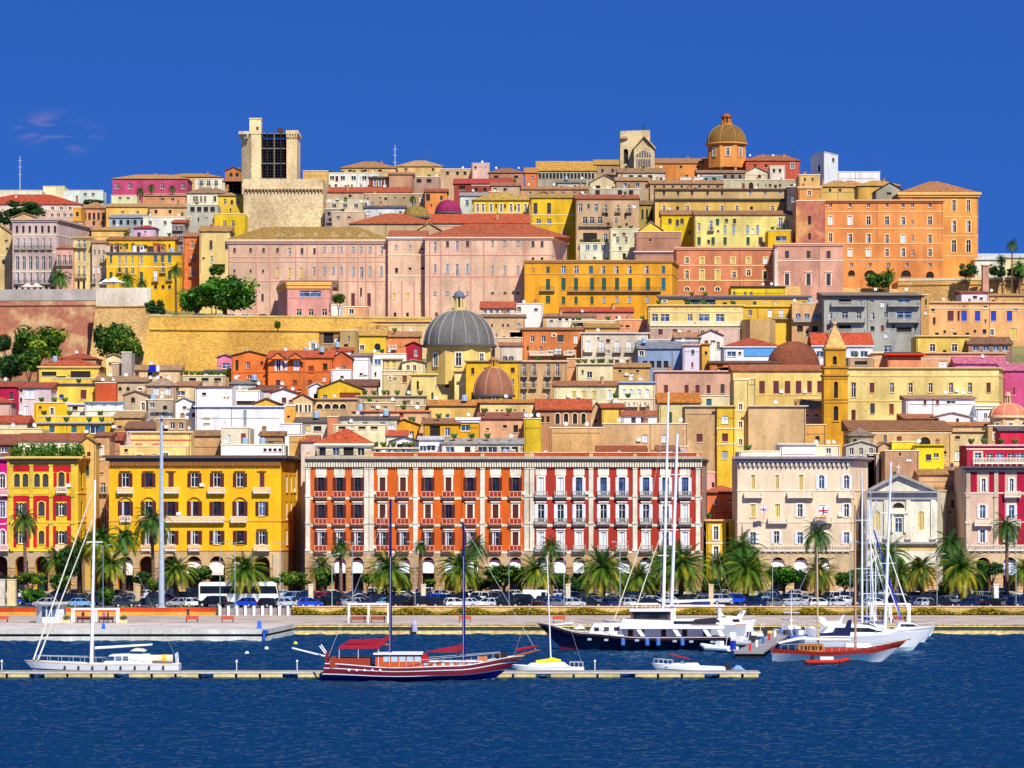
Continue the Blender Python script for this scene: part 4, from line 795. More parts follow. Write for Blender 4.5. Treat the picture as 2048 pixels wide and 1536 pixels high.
b("small cream house with blue tinted window behind the white blocks", (350,392,662), 772, 'ecd0a0', ('m',764), 'c08060', w='782-791:18:dL:361', clut='')
b("bungalow with white blinds framed in turquoise", (170,246,635), 804, 'dfe6ea', cor='8aa8a8', corh=2, w='806-819:16:cwL:185;806-819:14:cwL:208;806-819:22:cwL:231', clut='')
b("white awning roof house left of the turquoise blind bungalow", (136,170,637), 808, 'e8d8b8', cor='e4e0e8', corh=3, w='812-820:10:p:150', clut='')
b("white roof slab terraces below the turquoise bungalow", (170,290,625), 822, 'ece4da', w='', clut='da')
b("worn bell gable house with arched niche among dishes", (246,296,640), 792, 'ceb090', ('f',782), 'a87c60', w='795-806:8:pa:266', clut='a')
b("grey brown terrace house hung with blue tarpaulin", (292,346,640), 800, 'bca48c', w='806-816:9:dL:304;812-820:8:p:330', clut='tda')
b("white twin gabled cottage left of the tall white blocks", (345,392,645), 808, 'f4f4f6', ('f',795), 'e8d8d0', w='812-818:7:ck:369,387;826-834:7:cm:387', clut='')
b("tall smooth white block with maroon roof edge", (391,464,640), 773, 'f8f6f6', cor='8a5c50', corh=2, w='793-796:4:p:449,456', clut='c', D=12)
b("broad chalk white block with vents in the lower left town", ((391,628),(568,628)), 813, 'f6f6f8', cor='e8e8ea', corh=2, w='835-837:12:p:413;846-848:12:p:413;820-852:6:cl:490', clut='aa', D=10)
b("white stepped terraces right of the tall white block", (464,520,650), 782, 'f2f2f2', w='802-810:38:p:492', clut='da')
b("grey roof sheds behind the white stepped terraces", (462,512,672), 768, 'd0ccc8', ('m',762), '98948c', w='', clut='dt')
b("maroon roofed row between the orange house and white terraces", (504,566,668), 782, 'd8c4b8', ('m',772), '7c4840', D=7, w='', clut='dad')
b("white pedimented cottage with a small dark round window", (540,594,655), 787, 'f4ece8', ('f',777), 'b83c34', w='783-787:5:p:561;795-806:9:cm:568', clut='dd')
b("orange gable under a grey tin roof beside the white blocks", (508,558,645), 808, 'f4b448', ('f',797), '6a6468', w='', clut='')
b("tan gabled house with four dark blue windows", (586,625,632), 800, 'e8c08c', ('f',788), 'd86038', w='810-824:5:ckS:594,601,612,619', cor='', clut='')
b("ochre small annex left of the tan gabled house", (568,590,630), 812, 'e8a448', w='831-836:6:p:577', clut='')
b("white domed awning kiosk below the orange house", (616,652,672), 776, 'eef0f4', ('f',766), 'eef0f4', w='', clut='')
b("bright yellow gable house with a maroon shutter wall", (636,724,668), 778, 'f4c430', ('f',760), '8c5c50', D=10, w='785-796:42:cr:700', clut='')
b("plum roofed pink house right of the bright yellow gable", (688,754,676), 772, 'd8a890', ('m',760), '7a4840', D=8, w='', clut='a')
b("long ochre wall with blind round arches", (628,715,640), 798, 'd8b080', w='808-818:13:pas:639,655,671,686', clut='d', cor='c8a078', corh=2)
b("stone terrace wall with clipped hedge and parasol table", (715,852,650), 792, 'ccb48c', cor='b8a888', corh=2, w='', clut='ppppdp')
b("tan house below the church with round dish and small green plants", (728,790,645), 806, 'd4b088', w='812-818:8:d:745,770', clut='pd')
b("tan rough wall with long cornice under the stone terrace", (790,862,635), 812, 'cfac7c', w='', clut='c')
b("charcoal tent roof terrace right of the white blocks", (590,655,612), 845, 'd8ceb8', ('m',836), '585c62', D=6, w='850-860:20:cy:611;852-862:16:p:635', clut='t')
b("white low parapet houses in front of the chalk white block", (560,604,600), 848, 'f0f0f2', w='', clut='a')
b("salmon chimney block left of the penthouse roof", (655,678,605), 834, 'e89068', w='', clut='')
b("cream framed roof loggia behind the scarlet penthouse roof", (668,770,582), 850, 'f0e0b4', w='853-858:14:p:684,724,748;853-858:8:cw:704', clut='da')
b("orange red roofed lean-to house right of the penthouse", (770,812,585), 872, 'f0e4dc', ('m',862), 'd8502c', D=5, w='', clut='')
b("white tent terrace with dark grey awning behind the parapet", (780,838,580), 884, 'f0f0f4', ('f',874), '3c4250', w='888-896:12:p:800,820', clut='d')
b("cream stucco cube with tan shed roof left of the tall white block", (442,500,585), 856, 'e8dcc4', w='', clut='da')
b("rusty tiled roofs with pigeon loft behind the yellow palace cornice", (372,446,592), 872, 'd8a878', ('m',862), 'a88058', D=6, w='', clut='dda')
b("white attic with tilted solar panels behind the yellow palace cornice", (442,568,576), 890, 'eef0f4', w='897-903:6:p:530~560*4', clut='dtta')
b("brown tile roof patch beside the white attic", (520,566,588), 872, 'b89070', ('m',864), 'a87040', D=5, w='', clut='cd')
b("mustard block behind the right end of the yellow palace", (578,610,580), 872, 'd8a860', w='', clut='')
b("white house with terracotta roof left of the scarlet penthouse", (602,634,578), 884, 'e8d4c8', ('m',872), 'cc5434', D=6, w='', clut='')
b("lemon long villa with blue shuttered windows above the yellow red palazzo", (72,228,615), 846, 'f6c82c', cor='9aa4b8', corh=3, D=10, w='852-865:11:ct:104,148;851-867:20:otL:190', clut='pppp')
b("yellow lower roof parapet of the lemon villa", (76,225,622), 833, 'f4c430', w='', clut='pppp')
b("red tiled gable house with dishes at the left edge", (-30,54,612), 846, 'e4cca4', ('g',834), 'c4402c', D=8, w='', clut='')
b("cream wall terrace with three white dishes at the left edge", (-30,84,600), 858, 'f0d898', w='', clut='ddd')
b("tan gabled workshop right of the lemon villa", (228,282,610), 836, 'e8b470', ('m',824), 'c8a070', D=8, w='', clut='')
b("pale pink house with brown tiled roof left of the great lamp mast", (250,312,600), 858, 'ecc8c0', ('m',844), '8a5c48', D=8, w='864-868:4:p:258', clut='')
b("cream stepped attic with terracotta band above the yellow palace", (262,382,582), 864, 'f6d284', cor='f0d494', corh=2, w='890-903:8:dS:278,312;893-902:6:p:362', bands='880', trim='d86850', clut='', D=6)
b("yellow low ledge of the stepped attic", (240,376,578), 893, 'f4cc80', w='898-904:7:p:252', clut='')
b("rubble tan block with chimneys left of the stucco cube", (312,372,596), 838, 'd0a880', w='845-858:9:d:345,362', clut='dtc')
b("terracotta shop roof with crimson side behind the cream narrow house", (192,240,590), 882, 'd09070', ('m',866), 'b44c34', D=6, w='', clut='a')
b("brown tiled hip roof at the left edge behind the roof garden", (-30,42,578), 890, '8c6058', ('m',870), '94463c', D=7, w='895-905:12:dL:8', clut='')
b("cream awning attic of the roof garden under a brown roof", (36,160,574), 882, 'f2e2b8', ('m',868), 'a4503c', D=6, w='', clut='')
b("sand yellow gable beside the roof garden", (160,192,573), 888, 'e4b864', ('f',874), 'c08858', w='', clut='')
b("cream wall building behind the crimson penthouse with half timbered band", (1976,2060,600), 852, 'dcae78', w='', clut='')
b("scarlet wall villa with slate roof above the crimson palazzo", (2000,2070,585), 862, 'e02848', ('m',855), '585c74', D=6, w='', clut='p')
b("white low house with red lean-to roof under the seminary right wing", (962,1030,760), 617, 'e4d0c4', ('m',604), 'c84c30', D=5, w='620-627:7:d:970,982,994,1006,1016', clut='')
b("white rounded loft house right of the red lean-to house", (1028,1086,765), 608, 'f4ece4', w='614-624:8:dS:1038', clut='dc')
b("weathered tan stone house with six tiny square holes", (960,1050,745), 634, 'dcb48c', ('m',630), 'a87c5c', D=8, w='648-654:4:p:984,1006,1016;672-677:4:p:1008', clut='c')
b("long scarlet roof strip in front of the amber ochre building", (1122,1266,775), 624, 'e09478', ('m',615), 'd04c2c', D=6, w='', clut='c')
b("white dormered house below the scarlet roof strip", (1090,1190,762), 634, 'eedcc4', ('m',628), 'a87858', D=6, w='640-644:6:cm:1103;637-641:6:p:1120~1160*4', clut='cd')
b("cream curved terrace house with dark garage openings", (1145,1232,752), 642, 'ecd8b4', w='645-653:28:p:1162;646-652:5:p:1190,1202', clut='pp')
b("olive thatched looking roof house right of the curved terrace", (1170,1238,748), 656, 'e4b068', ('m',641), 'b88c48', D=7, w='', clut='')
b("salmon low wall houses left of the cream yellow apartments", (1230,1300,755), 640, 'ec9c74', w='650-655:8:p:1255', clut='dcp')
b("white slanted terrace with black tarpaulin left of the russet house", (1020,1048,745), 664, 'efe8ee', w='', clut='')
b("white and grey house with tall french windows below the black tarpaulin", (1000,1044,715), 692, 'dcc8b4', ('m',686), 'c07850', D=6, w='712-724:8:dB:1010,1022;697-712:12:dL:1046', clut='')
b("tan ledge wall houses behind the domes of the church", (990,1045,735), 676, 'e0bc94', w='', clut='a')
b("red brown dotted roof wall between convent and brick dome", (1500,1560,668), 731, 'd88c54', w='', clut='')
b("white slanted pergola house under the tan cliff of the bastion", (868,964,780), 640, 'e8c498', w='645-652:6:p:940', clut='')

rt = root('water_tank', "cobalt blue square tank standing on the sandy lean-to house", 'water tank', (PX(305, 694), 694, PZ(743, 694))); s = MB(); s.box(-.8, .8, -.1, 1.2, 0, 1.5, mat('paint', '1420b8')); s.build('tank', rt); s = MB(); s.box(.85, 1.6, -.1, 1.2, 0, 1.4, mat('paint', 'dfe4f4')); s.build('side_tank', rt)
# ------------------------------------------------------------------ waterfront palazzi
FY = 560
def pil(xs, y0, y1, col, wpx=7, dep=.22, Y=FY, nm='pilaster', capc=None):
    def f(rt, org):
        for px in xs:
            s = MB(); x = PX(px, Y); h = wpx/2*Y/F; z0, z1 = PZ(y1, Y), PZ(y0, Y); m = mat('wall', col)
            s.box(x-h, x+h, Y-dep, Y-.004, z0, z1, m)
            for r in ((990, 994), (1044, 1048), (1098, 1102)):
                if y0 < r[0] < y1: s.box(x-h-.1, x+h+.1, Y-dep-.12, Y-dep-.002, PZ(r[1], Y), PZ(r[0], Y), m)
            s.box(x-h-.08, x+h+.08, Y-dep-.1, Y-.006, z1, z1+.25, m); s.build(nm, rt, org)
    return f
def panels(rects, col, Y=FY, nm='wall_panel', dep=.035):
    def f(rt, org):
        for x0, x1, y0, y1 in rects:
            s = MB(); s.box(PX(x0, Y), PX(x1, Y), Y-dep, Y-.003, PZ(y1, Y), PZ(y0, Y), mat('wall', col)); s.build(nm, rt, org)
    return f
def frieze(x0, x1, y0, y1, c1, c2, n, Y=FY, dep=.5):
    def f(rt, org):
        s = MB(); a, b_ = PX(x0, Y), PX(x1, Y); z0, z1 = PZ(y1, Y), PZ(y0, Y)
        for i in range(n):
            x = a+(b_-a)*(i+.5)/n; s.side([(x-.16, z1), (x+.16, z1), (x+.16, z0), (x-.16, z0)], Y-dep, Y-.004, mat('flat', c1))
        s.box(a, b_, Y-.06, Y-.003, z0-.1, z1-.05, mat('flat', c2)); s.build('bracketed_frieze', rt, org)
    return f
def stonebase(x0, x1, bays, Y=FY, col='c09c74', y0=1106):
    def f(rt, org):   # rusticated piers between the arches
        edges = [x0]+[e for c, hw in bays for e in (c-hw, c+hw)]+[x1]
        for a, b_ in zip(edges[0::2], edges[1::2]):
            if b_-a < 2: continue
            s = MB(); m = mat('stone', col); X0, X1 = PX(a, Y)+.02, PX(b_, Y)-.02; n = 7; z0, z1 = 2.2, PZ(1136, Y)
            for i in range(n): s.box(X0+.05, X1-.05, Y-.16, Y-.004, z0+(z1-z0)*i/n+.04, z0+(z1-z0)*(i+1)/n-.03, m)
            s.box(X0, X1, Y-.26, Y-.004, z1, z1+.3, m); s.build('arcade_pier', rt, org)
    return f
def awnings(xs, y0, y1, wpx, col, Y=FY):
    def f(rt, org):
        for px in xs:
            s = MB(); x = PX(px, Y); h = wpx/2*Y/F; z0, z1 = PZ(y1, Y), PZ(y0, Y); m = mat('flat', col)
            s.side([(x-h, z0), (x+h, z0), (x+h, z0+.5), (x-h, z0+.5)], Y-.4, Y-.34, m)
            s.face([(x-h, Y-.4, z0+.5), (x+h, Y-.4, z0+.5), (x+h, Y+1.2, z1), (x-h, Y+1.2, z1)], m)
            s.face([(x-h, Y-.39, z0+.48), (x-h, Y+1.2, z1-.02), (x+h, Y+1.2, z1-.02), (x+h, Y-.39, z0+.48)], m); s.build('awning', rt, org)
    return f
def seq(*fs):
    def f(rt, org):
        for g in fs: g(rt, org)
    return f
def roof_garden(x0, x1, y, Y, n, hpx=8):
    def f(rt, org):
        r = random.Random(int(x0)); s = MB(); lf = mat('leaf', '35601c'); lf2 = mat('leaf', '5a8028')
        for i in range(n):
            px = r.uniform(x0, x1); hh = hpx*Y/F*r.uniform(.4, 1.15); cx, cy, cz = PX(px, Y), Y+r.uniform(-.6, 1.2), PZ(y, Y)
            for k in range(26):
                a = r.uniform(0, 6.3); d = r.uniform(0, .7); z = cz+r.uniform(0, hh); e = r.uniform(.1, .24)
                p = Vector((cx+d*math.cos(a), cy+d*math.sin(a), z)); u = Vector((r.uniform(-1, 1), r.uniform(-1, 1), r.uniform(-1, 1))).normalized()*e; v = u.orthogonal().normalized()*e
                s.face([p-u, p-v, p+u, p+v], lf if r.random() < .6 else lf2)
        s.build('roof_plants', rt, org)
    return f
YF = 'f6c632'
b("hot pink palazzo with pale arched windows at the left edge", (-60,20,FY), 915, 'd80c78', base=(1103, 'ccb498'), D=16, cor='d8c8b0', corh=5, cw=.8, trim='f2d8d0', cat='palazzo', kind='wallc', clut='ad',
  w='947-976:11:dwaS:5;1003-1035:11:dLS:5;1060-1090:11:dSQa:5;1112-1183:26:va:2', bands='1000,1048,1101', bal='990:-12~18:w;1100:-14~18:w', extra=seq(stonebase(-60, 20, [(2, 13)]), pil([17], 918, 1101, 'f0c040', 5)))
b("red and golden yellow palazzo with paired arched windows and a leafy roof garden", ((20,FY),(156,FY),(191,588)), 914, YF, base=(1103, 'c8aa88'), D=12, cor='e8c060', corh=6, cw=.9, trim='f6d24c', cat='palazzo', kind='wallc', clut='',
  w='947-974:12:ckFas:34,51,74,91;944-975:13:ckas:123;1005-1031:11:okas:43,123;1003-1032:13:ckas:83;1061-1087:12:okas:43,123;1061-1088:12:ckas:83;1112-1183:26:va:43,83,123;945-975:7:ck:164,174,184;1003-1032:7:ck:164,174,184;1061-1088:7:ck:164,174,184;1110-1180:10:va:172',
  bands='986,1044,1101', bal='984:112~134:w:.5;1100:112~134:w',
  extra=seq(panels([(26,60,931,943),(66,99,931,943),(106,142,931,944),(26,60,991,1003),(66,99,991,1003),(106,142,991,1003),(27,33,1003,1041),(53,60,1003,1041),(66,74,1003,1041),(92,99,1003,1041),(27,33,1052,1095),(53,60,1052,1095),(66,74,1052,1095),(92,99,1052,1095),(106,112,1052,1095),(134,142,1052,1095),(107,113.5,945,974),(132.5,139,945,974),(106,112,1003,1041),(134,142,1003,1041)], 'cc1c2c'),
    pil([23,63,102,146], 932, 1101, 'f6cc48', 7), frieze(20, 156, 919, 926, '4a3a30', '8a6a40', 34), stonebase(20, 156, [(43, 13), (83, 13), (123, 13)]), roof_garden(22, 164, 914, FY+1, 150, 26)))
b("crimson side street house right of the red and yellow palazzo", (176,193,592), 912, 'a81c34', clut='', w='950-975:6:cm:186', cor='c84050', corh=2)
b("narrow sand coloured house between the two yellow palazzi", (190,219,578), 872, 'd8a878', ('m',866), 'a85c44', D=8, w='893-910:9:cwS:201;945-948:10:p:202;1018-1058:9:d:208;965-985:9:dB:206;1075-1100:9:d:206;1125-1180:14:va:205', bands='918,988', clut='a')
b("brilliant yellow palazzo with maroon shutters and a shaded right flank", ((218,FY),(562,FY),(609,592)), 912, 'ffbe1a', base=(1103, 'd4b080'), D=14, cor='5a5050', corh=10, cw=1.1, trim='d8a048', cat='palazzo', kind='wallc', clut='dcta',
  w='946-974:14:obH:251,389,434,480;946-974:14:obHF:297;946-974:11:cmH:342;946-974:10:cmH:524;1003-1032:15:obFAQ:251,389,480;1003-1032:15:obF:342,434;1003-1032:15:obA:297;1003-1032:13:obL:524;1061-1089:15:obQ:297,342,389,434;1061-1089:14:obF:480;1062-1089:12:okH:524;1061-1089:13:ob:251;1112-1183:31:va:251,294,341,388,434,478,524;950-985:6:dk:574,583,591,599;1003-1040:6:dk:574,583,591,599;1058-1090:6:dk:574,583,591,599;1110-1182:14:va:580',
  bands='1042,1101', bal='985:235~267:w;985:325~359:w;985:416~450:w;985:507~541:w;1043:282~449:w;1043:462~494:w;1042:240~262:w:.5;1100:508~540:w;1100:283~303:w:.5;1100:330~352:w:.5;1100:377~401:w:.7',
  extra=seq(frieze(218, 562, 924, 932, 'a06838', 'c88848', 70), stonebase(218, 562, [(c, 15.5) for c in (251,294,341,388,434,478,524)], col='c8a070'), awnings([433,388,480,251], 1122, 1150, 29, 'e8d4c8'),
    panels([(546,562,1108,1180)], 'd8bc98', nm='corner_stone', dep=.3)))
WB = 'f4ead6'
def palz(lab, x0, x1, wall, cols, pils, shc, balk, arches, sh3='Q', aw='e4ecf6', first='o', D=14, roofband='b84c2c', nb=None, closed=(), clut='dadct'):
    # white trimmed three storey bay system over a stone arcade
    def row(y0, y1, fl, r):
        s = ''
        for i, c in enumerate(cols):
            cl = (r, i) in closed
            s += '%d-%d:%s:%s%s%s:%s;' % (y0, y1, 12 if cl else 13, 'c' if cl else 'o', shc, fl if not cl else fl.replace('Q', ''), c)
        return s
    ww = row(955, 990, 'SF'+('L' if shc == 'w' else ''), 0)+row(1009, 1045, 'SHF'.replace('F', '' if shc == 'w' else 'F'), 1)+row(1064, 1098, 'SH'+sh3, 2)+'1114-1183:24:va:'+','.join(str(a) for a in arches)
    bl = ';'.join('%d:%s~%s:%s' % (y, c-13, c+13, balk) for y in (993, 1047, 1101) for c in cols)
    ex = [pil(pils, 938, 1104, WB, 9), frieze(x0, x1, 925, 934, 'e8dcc4', '6c7478', int((x1-x0)/5)), stonebase(x0, x1, [(a, 12) for a in arches], col='b8946c'), awnings(arches, 1120, 1146, 22, aw)]
    ex.append(panels([(c-11, c+11, 937, 951) for c in cols], WB, nm='lintel_panel', dep=.06))
    ex.append(panels([(x0, x1, y, y+5) for y in (994, 1048, 1102)], WB, nm='string_course', dep=.1))
    ex.append(pil([p for p in pils], 906, 913, 'e8b88c', 8, 0, nm='parapet_post') if roofband else (lambda r, o: None))
    return b(lab, (x0, x1, FY), 914, wall, D=D, ce=0, base=(1106, 'c8a47c'), cor='b8a890', corh=9, cw=1.0, trim=WB, cat='palazzo', kind='wallc', w=ww, bal=bl, extra=seq(*ex), clut=clut)
palz("orange brick palazzo with three columns of maroon shutters, leftmost in the long block", 610, 738, 'd8682c', [642, 679, 715], [616, 733], 'b', 'r', [642, 680, 715], clut='')
palz("bright orange palazzo with cream pilasters in the middle of the long block", 738, 1058, 'd8641c', [765, 806, 856, 897, 940, 991, 1031], [743, 831, 965, 1053], 'b', 'r', [762, 808, 857, 901, 945, 990, 1031], closed={(0, 0), (0, 1), (0, 3), (1, 0), (1, 1), (1, 2), (1, 4), (1, 5), (1, 6), (2, 6)})
palz("brick red palazzo with white shutters at the right end of the long block", 1058, 1404, 'b03828', [1082, 1121, 1158, 1207, 1244, 1292, 1331, 1370], [1064, 1182, 1270, 1396], 'w', 'g', [1082, 1120, 1158, 1207, 1248, 1292, 1332, 1372], sh3='', closed={(0, 0), (0, 1), (2, 0), (2, 1), (2, 2), (2, 3), (2, 4), (2, 5), (1, 7), (2, 7)})
for x0, x1, lab in ((742, 1056, 'orange'), (1060, 1402, 'brick red')):
    s = MB(); Yq = FY+.15; s.box(PX(x0, Yq), PX(x1, Yq), Yq, Yq+.4, PZ(913.4, Yq), PZ(906, Yq), mat('wall', 'c4502c')); s.box(PX(x0, Yq)-.1, PX(x1, Yq)+.1, Yq-.1, Yq+.5, PZ(905.9, Yq), PZ(904, Yq), mat('flat', 'e8b890'))
    par = BREG[-2 if lab == 'orange' else -1][3]; s.build('parapet', par, par.location)
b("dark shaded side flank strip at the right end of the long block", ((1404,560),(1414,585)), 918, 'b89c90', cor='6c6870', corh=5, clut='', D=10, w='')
b("scarlet hip roofed penthouse with dark awnings on the orange brick palazzo", (634,742,566), 888, 'f2e2b8', ('h',860), 'd4481c', D=12, cor='f4ecc8', corh=6, cw=.6, w='893-911:13:dkF:645,657;895-911:14:dL:672;894-911:20:p:697;895-911:14:d:722', bal='912:632~742:i', clut='', yb=914)
b("glazed white roof pavilion with planters on the orange palazzo", (838,884,575), 880, 'f2f2f6', ('m',874), 'e8e8ee', D=4, w='890-902:18:dL:862;892-903:14:dL:846', clut='', yb=912)
b("long glass fronted roof terrace with an awning on the orange palazzo", (884,1045,574), 888, 'e8e0d0', ('m',878), 'b0b0ac', D=5, w='893-906:18:dL:900,965,985,1010;893-906:12:p:935,1030', bal='906:950~1045:i', clut='pppd', yb=912)
b("dark glazed winter garden with palms at the left of the orange palazzo roof", (742,838,572), 897, '5a7478', w='899-908:20:dL:760,785,812', clut='ppppp', yb=912)
b("low red tiled attic with a white wall on the brick red palazzo", (1196,1292,568), 903, 'f4ece4', ('m',893), 'a8482c', D=5, w='905-909:14:p:1245', clut='', yb=914)
b("brown tiled attic with peach wall right of the white masts", (1316,1372,568), 902, 'f4c8a4', ('m',892), 'a4604c', D=5, w='905-909:8:p:1340', clut='', yb=914)
b("peach chimney stack terrace at the right end of the long block", (1360,1376,566), 893, 'eeb48c', w='', clut='a', yb=914)
# the gap
b("coral house with two stepped tile roofs squeezed in the street gap", (1408,1478,600), 941, 'ee6c3c', ('m',932), 'd09468', D=6, w='945-958:6:p:1442', clut='', cor='e89870', corh=2)
b("pink narrow house at the left of the street gap", (1411,1430,588), 945, 'e8a4a0', w='965-975:5:p:1426', clut='')
b("coral red low house with terracotta hipped roof in the street gap", (1414,1478,582), 985, 'ec7c4c', ('h',973), 'c4583c', D=7, w='', cor='704040', corh=3, clut='')
b("orange red tented roof house in the street gap", (1430,1478,575), 1026, 'e87040', ('h',1008), 'd85c30', D=6, w='1035-1060:8:p:1462', clut='')
b("slim bright yellow house with two white framed windows in the street gap", (1413,1452,566), 1040, 'fac828', cor='e8b880', corh=4, trim='f4efe6', w='1052-1080:10:dS:1432;1093-1118:10:dSB:1432', bands='1086', clut='p')
b("small yellow sliver house against the cream palazzo", (1458,1476,568), 1040, 'f0c030', w='', clut='')
# cream palazzo
CR = 'f0d8b8'
b("large cream palazzo with a white roof terrace and hanging flags", ((1475,FY),(1700,FY),(1736,575)), 914, CR, base=(1103, 'd8b890'), D=14, cor='9a8c94', corh=8, cw=1.0, trim='f2dcc0', cat='palazzo', kind='wallc', clut='',
  w='950-978:7:cyS:1506,1554;950-984:9:cyS:1602;950-978:11:owLSa:1643,1693;1008-1034:10:cyS:1506,1555;1008-1034:10:owS:1600,1693;1010-1034:11:cySQ:1645;1064-1088:11:owLS:1506,1600,1645,1693;1062-1088:11:owS:1553;1114-1183:28:va:1508,1556,1602,1645,1691',
  bands='981,1044,1101', bal='994:1488~1524:w;994:1574~1626:w;994:1676~1708:w;1045:1535~1575:w;1045:1628~1664:w;1101:1478~1700:w:.4',
  extra=seq(frieze(1475, 1700, 926, 933, 'e0d0b8', '8c8088', 24), stonebase(1475, 1700, [(c, 14) for c in (1508, 1556, 1602, 1645, 1691)], col='d0ac80'), awnings([1556, 1602, 1645], 1120, 1145, 26, 'f0e4e8')))
b("white roof house with parapet on the cream palazzo", (1560,1632,566), 888, 'f6f2e8', w='', cor='ece8dc', corh=2, clut='', yb=914)
b("ivory roof hut with a blue door between dishes on the cream palazzo", (1632,1680,567), 892, 'f2e4c8', w='896-908:10:dLk:1657', clut='ddd', yb=914)
b("low ivory parapet wall on the left of the cream palazzo roof", (1478,1560,565), 903, 'f4ecd4', w='', clut='pa', yb=914)
b("grey stone tower house with white gable behind the cream palazzo corner", (1692,1752,590), 892, 'dcd0bc', ('f',882), 'ece8e0', D=7, w='896-910:8:d:1703,1722,1742', clut='ppd')
b("grey cream side building right of the cream palazzo corner", (1734,1758,590), 908, 'cfc4b8', w='', clut='')
b("small orange and white street chapel house left of the yellow balcony house", (1756,1782,592), 895, 'e0b088', ('f',884), 'b88c70', w='902-910:6:pa:1768', clut='')
b("warm brown plaster wall house below the yellow balcony house", (1770,1838,584), 902, 'c89878', w='905-912:4:p:1800', clut='')
b("lemon yellow block house with one dark window behind the church pediment", (1830,1888,586), 890, 'fae02c', w='909-921:11:ck:1857', clut='dc', cor='d8c840', corh=2)
b("yellow draped balcony house with navy blanket behind the church pediment", (1784,1832,590), 884, 'f6dc30', w='889-901:26:ck:1821', clut='')
b("brown roof house between the church and the crimson palazzo", (1838,1934,580), 950, 'd8ac80', ('m',934), 'b88458', D=9, w='1018-1026:5:p:1900;970-985:8:cl:1915', clut='d')
b("ochre side house with tiny windows right of the church", (1880,1932,574), 985, 'dcb080', ('m',975), 'c08048', D=5, w='1025-1040:6:p:1926;1022-1027:4:p:1900', clut='')
# church
def church_bits(rt, org):
    Y = FY; st = 'f2e6d0'; m = mat('wall', st)
    s = MB(); x0, x1, xc = PX(1733, Y), PX(1876, Y), PX(1797, Y); ze, za = PZ(982, Y), PZ(946, Y); g = mat('flat', 'a49c98')
    s.side([(x0+.4, ze), (x1-.4, ze), (xc, za-.4)], Y-.15, Y+2, m); s.build('pediment', rt, org)
    s = MB()
    for a, b_ in ((x0, xc), (x1, xc)):
        zz0, zz1 = ze+.1, za
        P = [(a, zz0), (b_, zz1), (b_, zz1-.55), (a+(.9 if a < b_ else -.9), zz0)]
        if a > b_: P = P[::-1]
        s.side(P, Y-1.0, Y+2, g)
    s.box(x0-.2, x1+.2, Y-1.0, Y-.16, ze-.35, ze+.02, g); s.box(x0, x1, Y-.35, Y-.005, PZ(999, Y), PZ(995, Y), g); s.build('pediment_cornice', rt, org)
    for px in (1738, 1772, 1816, 1866):
        s = MB(); x = PX(px, Y); s.box(x-.45, x+.45, Y-.3, Y-.005, PZ(1075, Y), PZ(999.5, Y), m); s.box(x-.6, x+.6, Y-.4, Y-.006, PZ(1079, Y), PZ(1075, Y), m); s.build('pilaster', rt, org)
    s = MB(); s.box(PX(1732, Y), PX(1880, Y), Y-.7, Y-.006, PZ(1088, Y), PZ(1084, Y), g); s.build('ledge', rt, org)
    s = MB(); xx = PX(1797, Y); s.box(xx-1.7, xx+1.7, Y-.5, Y-.006, PZ(1028, Y), PZ(1025, Y), m); s.box(xx-1.3, xx-.95, Y-.4, Y-.006, PZ(1065, Y), PZ(1028, Y), m); s.box(xx+.95, xx+1.3, Y-.4, Y-.006, PZ(1065, Y), PZ(1028, Y), m); s.build('window_frame', rt, org)
    s = MB(); s.tube((xc, Y, za), (xc, Y, za+1.6), .12, .12, m); s.tube((xc-.4, Y, za+1.1), (xc+.4, Y, za+1.1), .1, .1, m); s.build('cross', rt, org)
b("neoclassical white church front with a wide pediment and half round window", ((1735,FY),(1874,FY),(1896,575)), 982, 'f2e6d0', D=14, trim='f2e6d0', cat='church', name='church', clut='',
  w='1005-1016:25:pan:1797;1036-1065:14:dLn:1797;1022-1060:12:cyan:1754,1842;1116-1183:26:va:1760,1797,1836', extra=seq(church_bits, stonebase(1735, 1874, [(1760, 13), (1797, 13), (1836, 13)], col='e0b070'), panels([(1735,1874,1090,1101)], 'ecc478')))
# crimson palazzo
b("grey and crimson palazzo with pale shutters at the right edge", (1931,2090,FY), 934, 'd8b8a0', base=(1100, 'e4c098'), D=14, cor='5c5660', corh=5, cw=1.1, trim='f0d8c4', cat='palazzo', kind='wallc', clut='',
  w='957-984:7:owS:1967;957-984:8:owS:2023;1010-1037:11:owLS:1965,2023;1059-1086:10:owSL:1965,2023;1114-1183:28:va:1967,2020', bands='986,1044,1097', bal='1050:1948~1984:w;993:2008~2040:w;1050:2008~2040:w;1100:1934~2060:w:.4',
  extra=seq(panels([(1941,1954,944,984),(1978,1989,944,984),(1997,2010,944,1090),(2034,2050,944,984),(2034,2050,990,1090),(2052,2070,944,1090)], 'b8143c'), pil([1936, 1992], 938, 1097, 'dcc4ac', 8), stonebase(1931, 2060, [(1967, 14), (2020, 14)], col='e0b890'), awnings([2020], 1120, 1150, 27, 'b8c4e4')))
b("crimson penthouse with glazed terrace and planters on the crimson palazzo", (1934,2080,570), 890, 'c01840', cor='ecb8c0', corh=3, w='905-924:14:dLS:1956;906-924:16:dL:2000,2040;906-924:14:d:1980,2022', bal='926:1945~2060:w:.5', clut='ppppp', yb=934, bands='898')

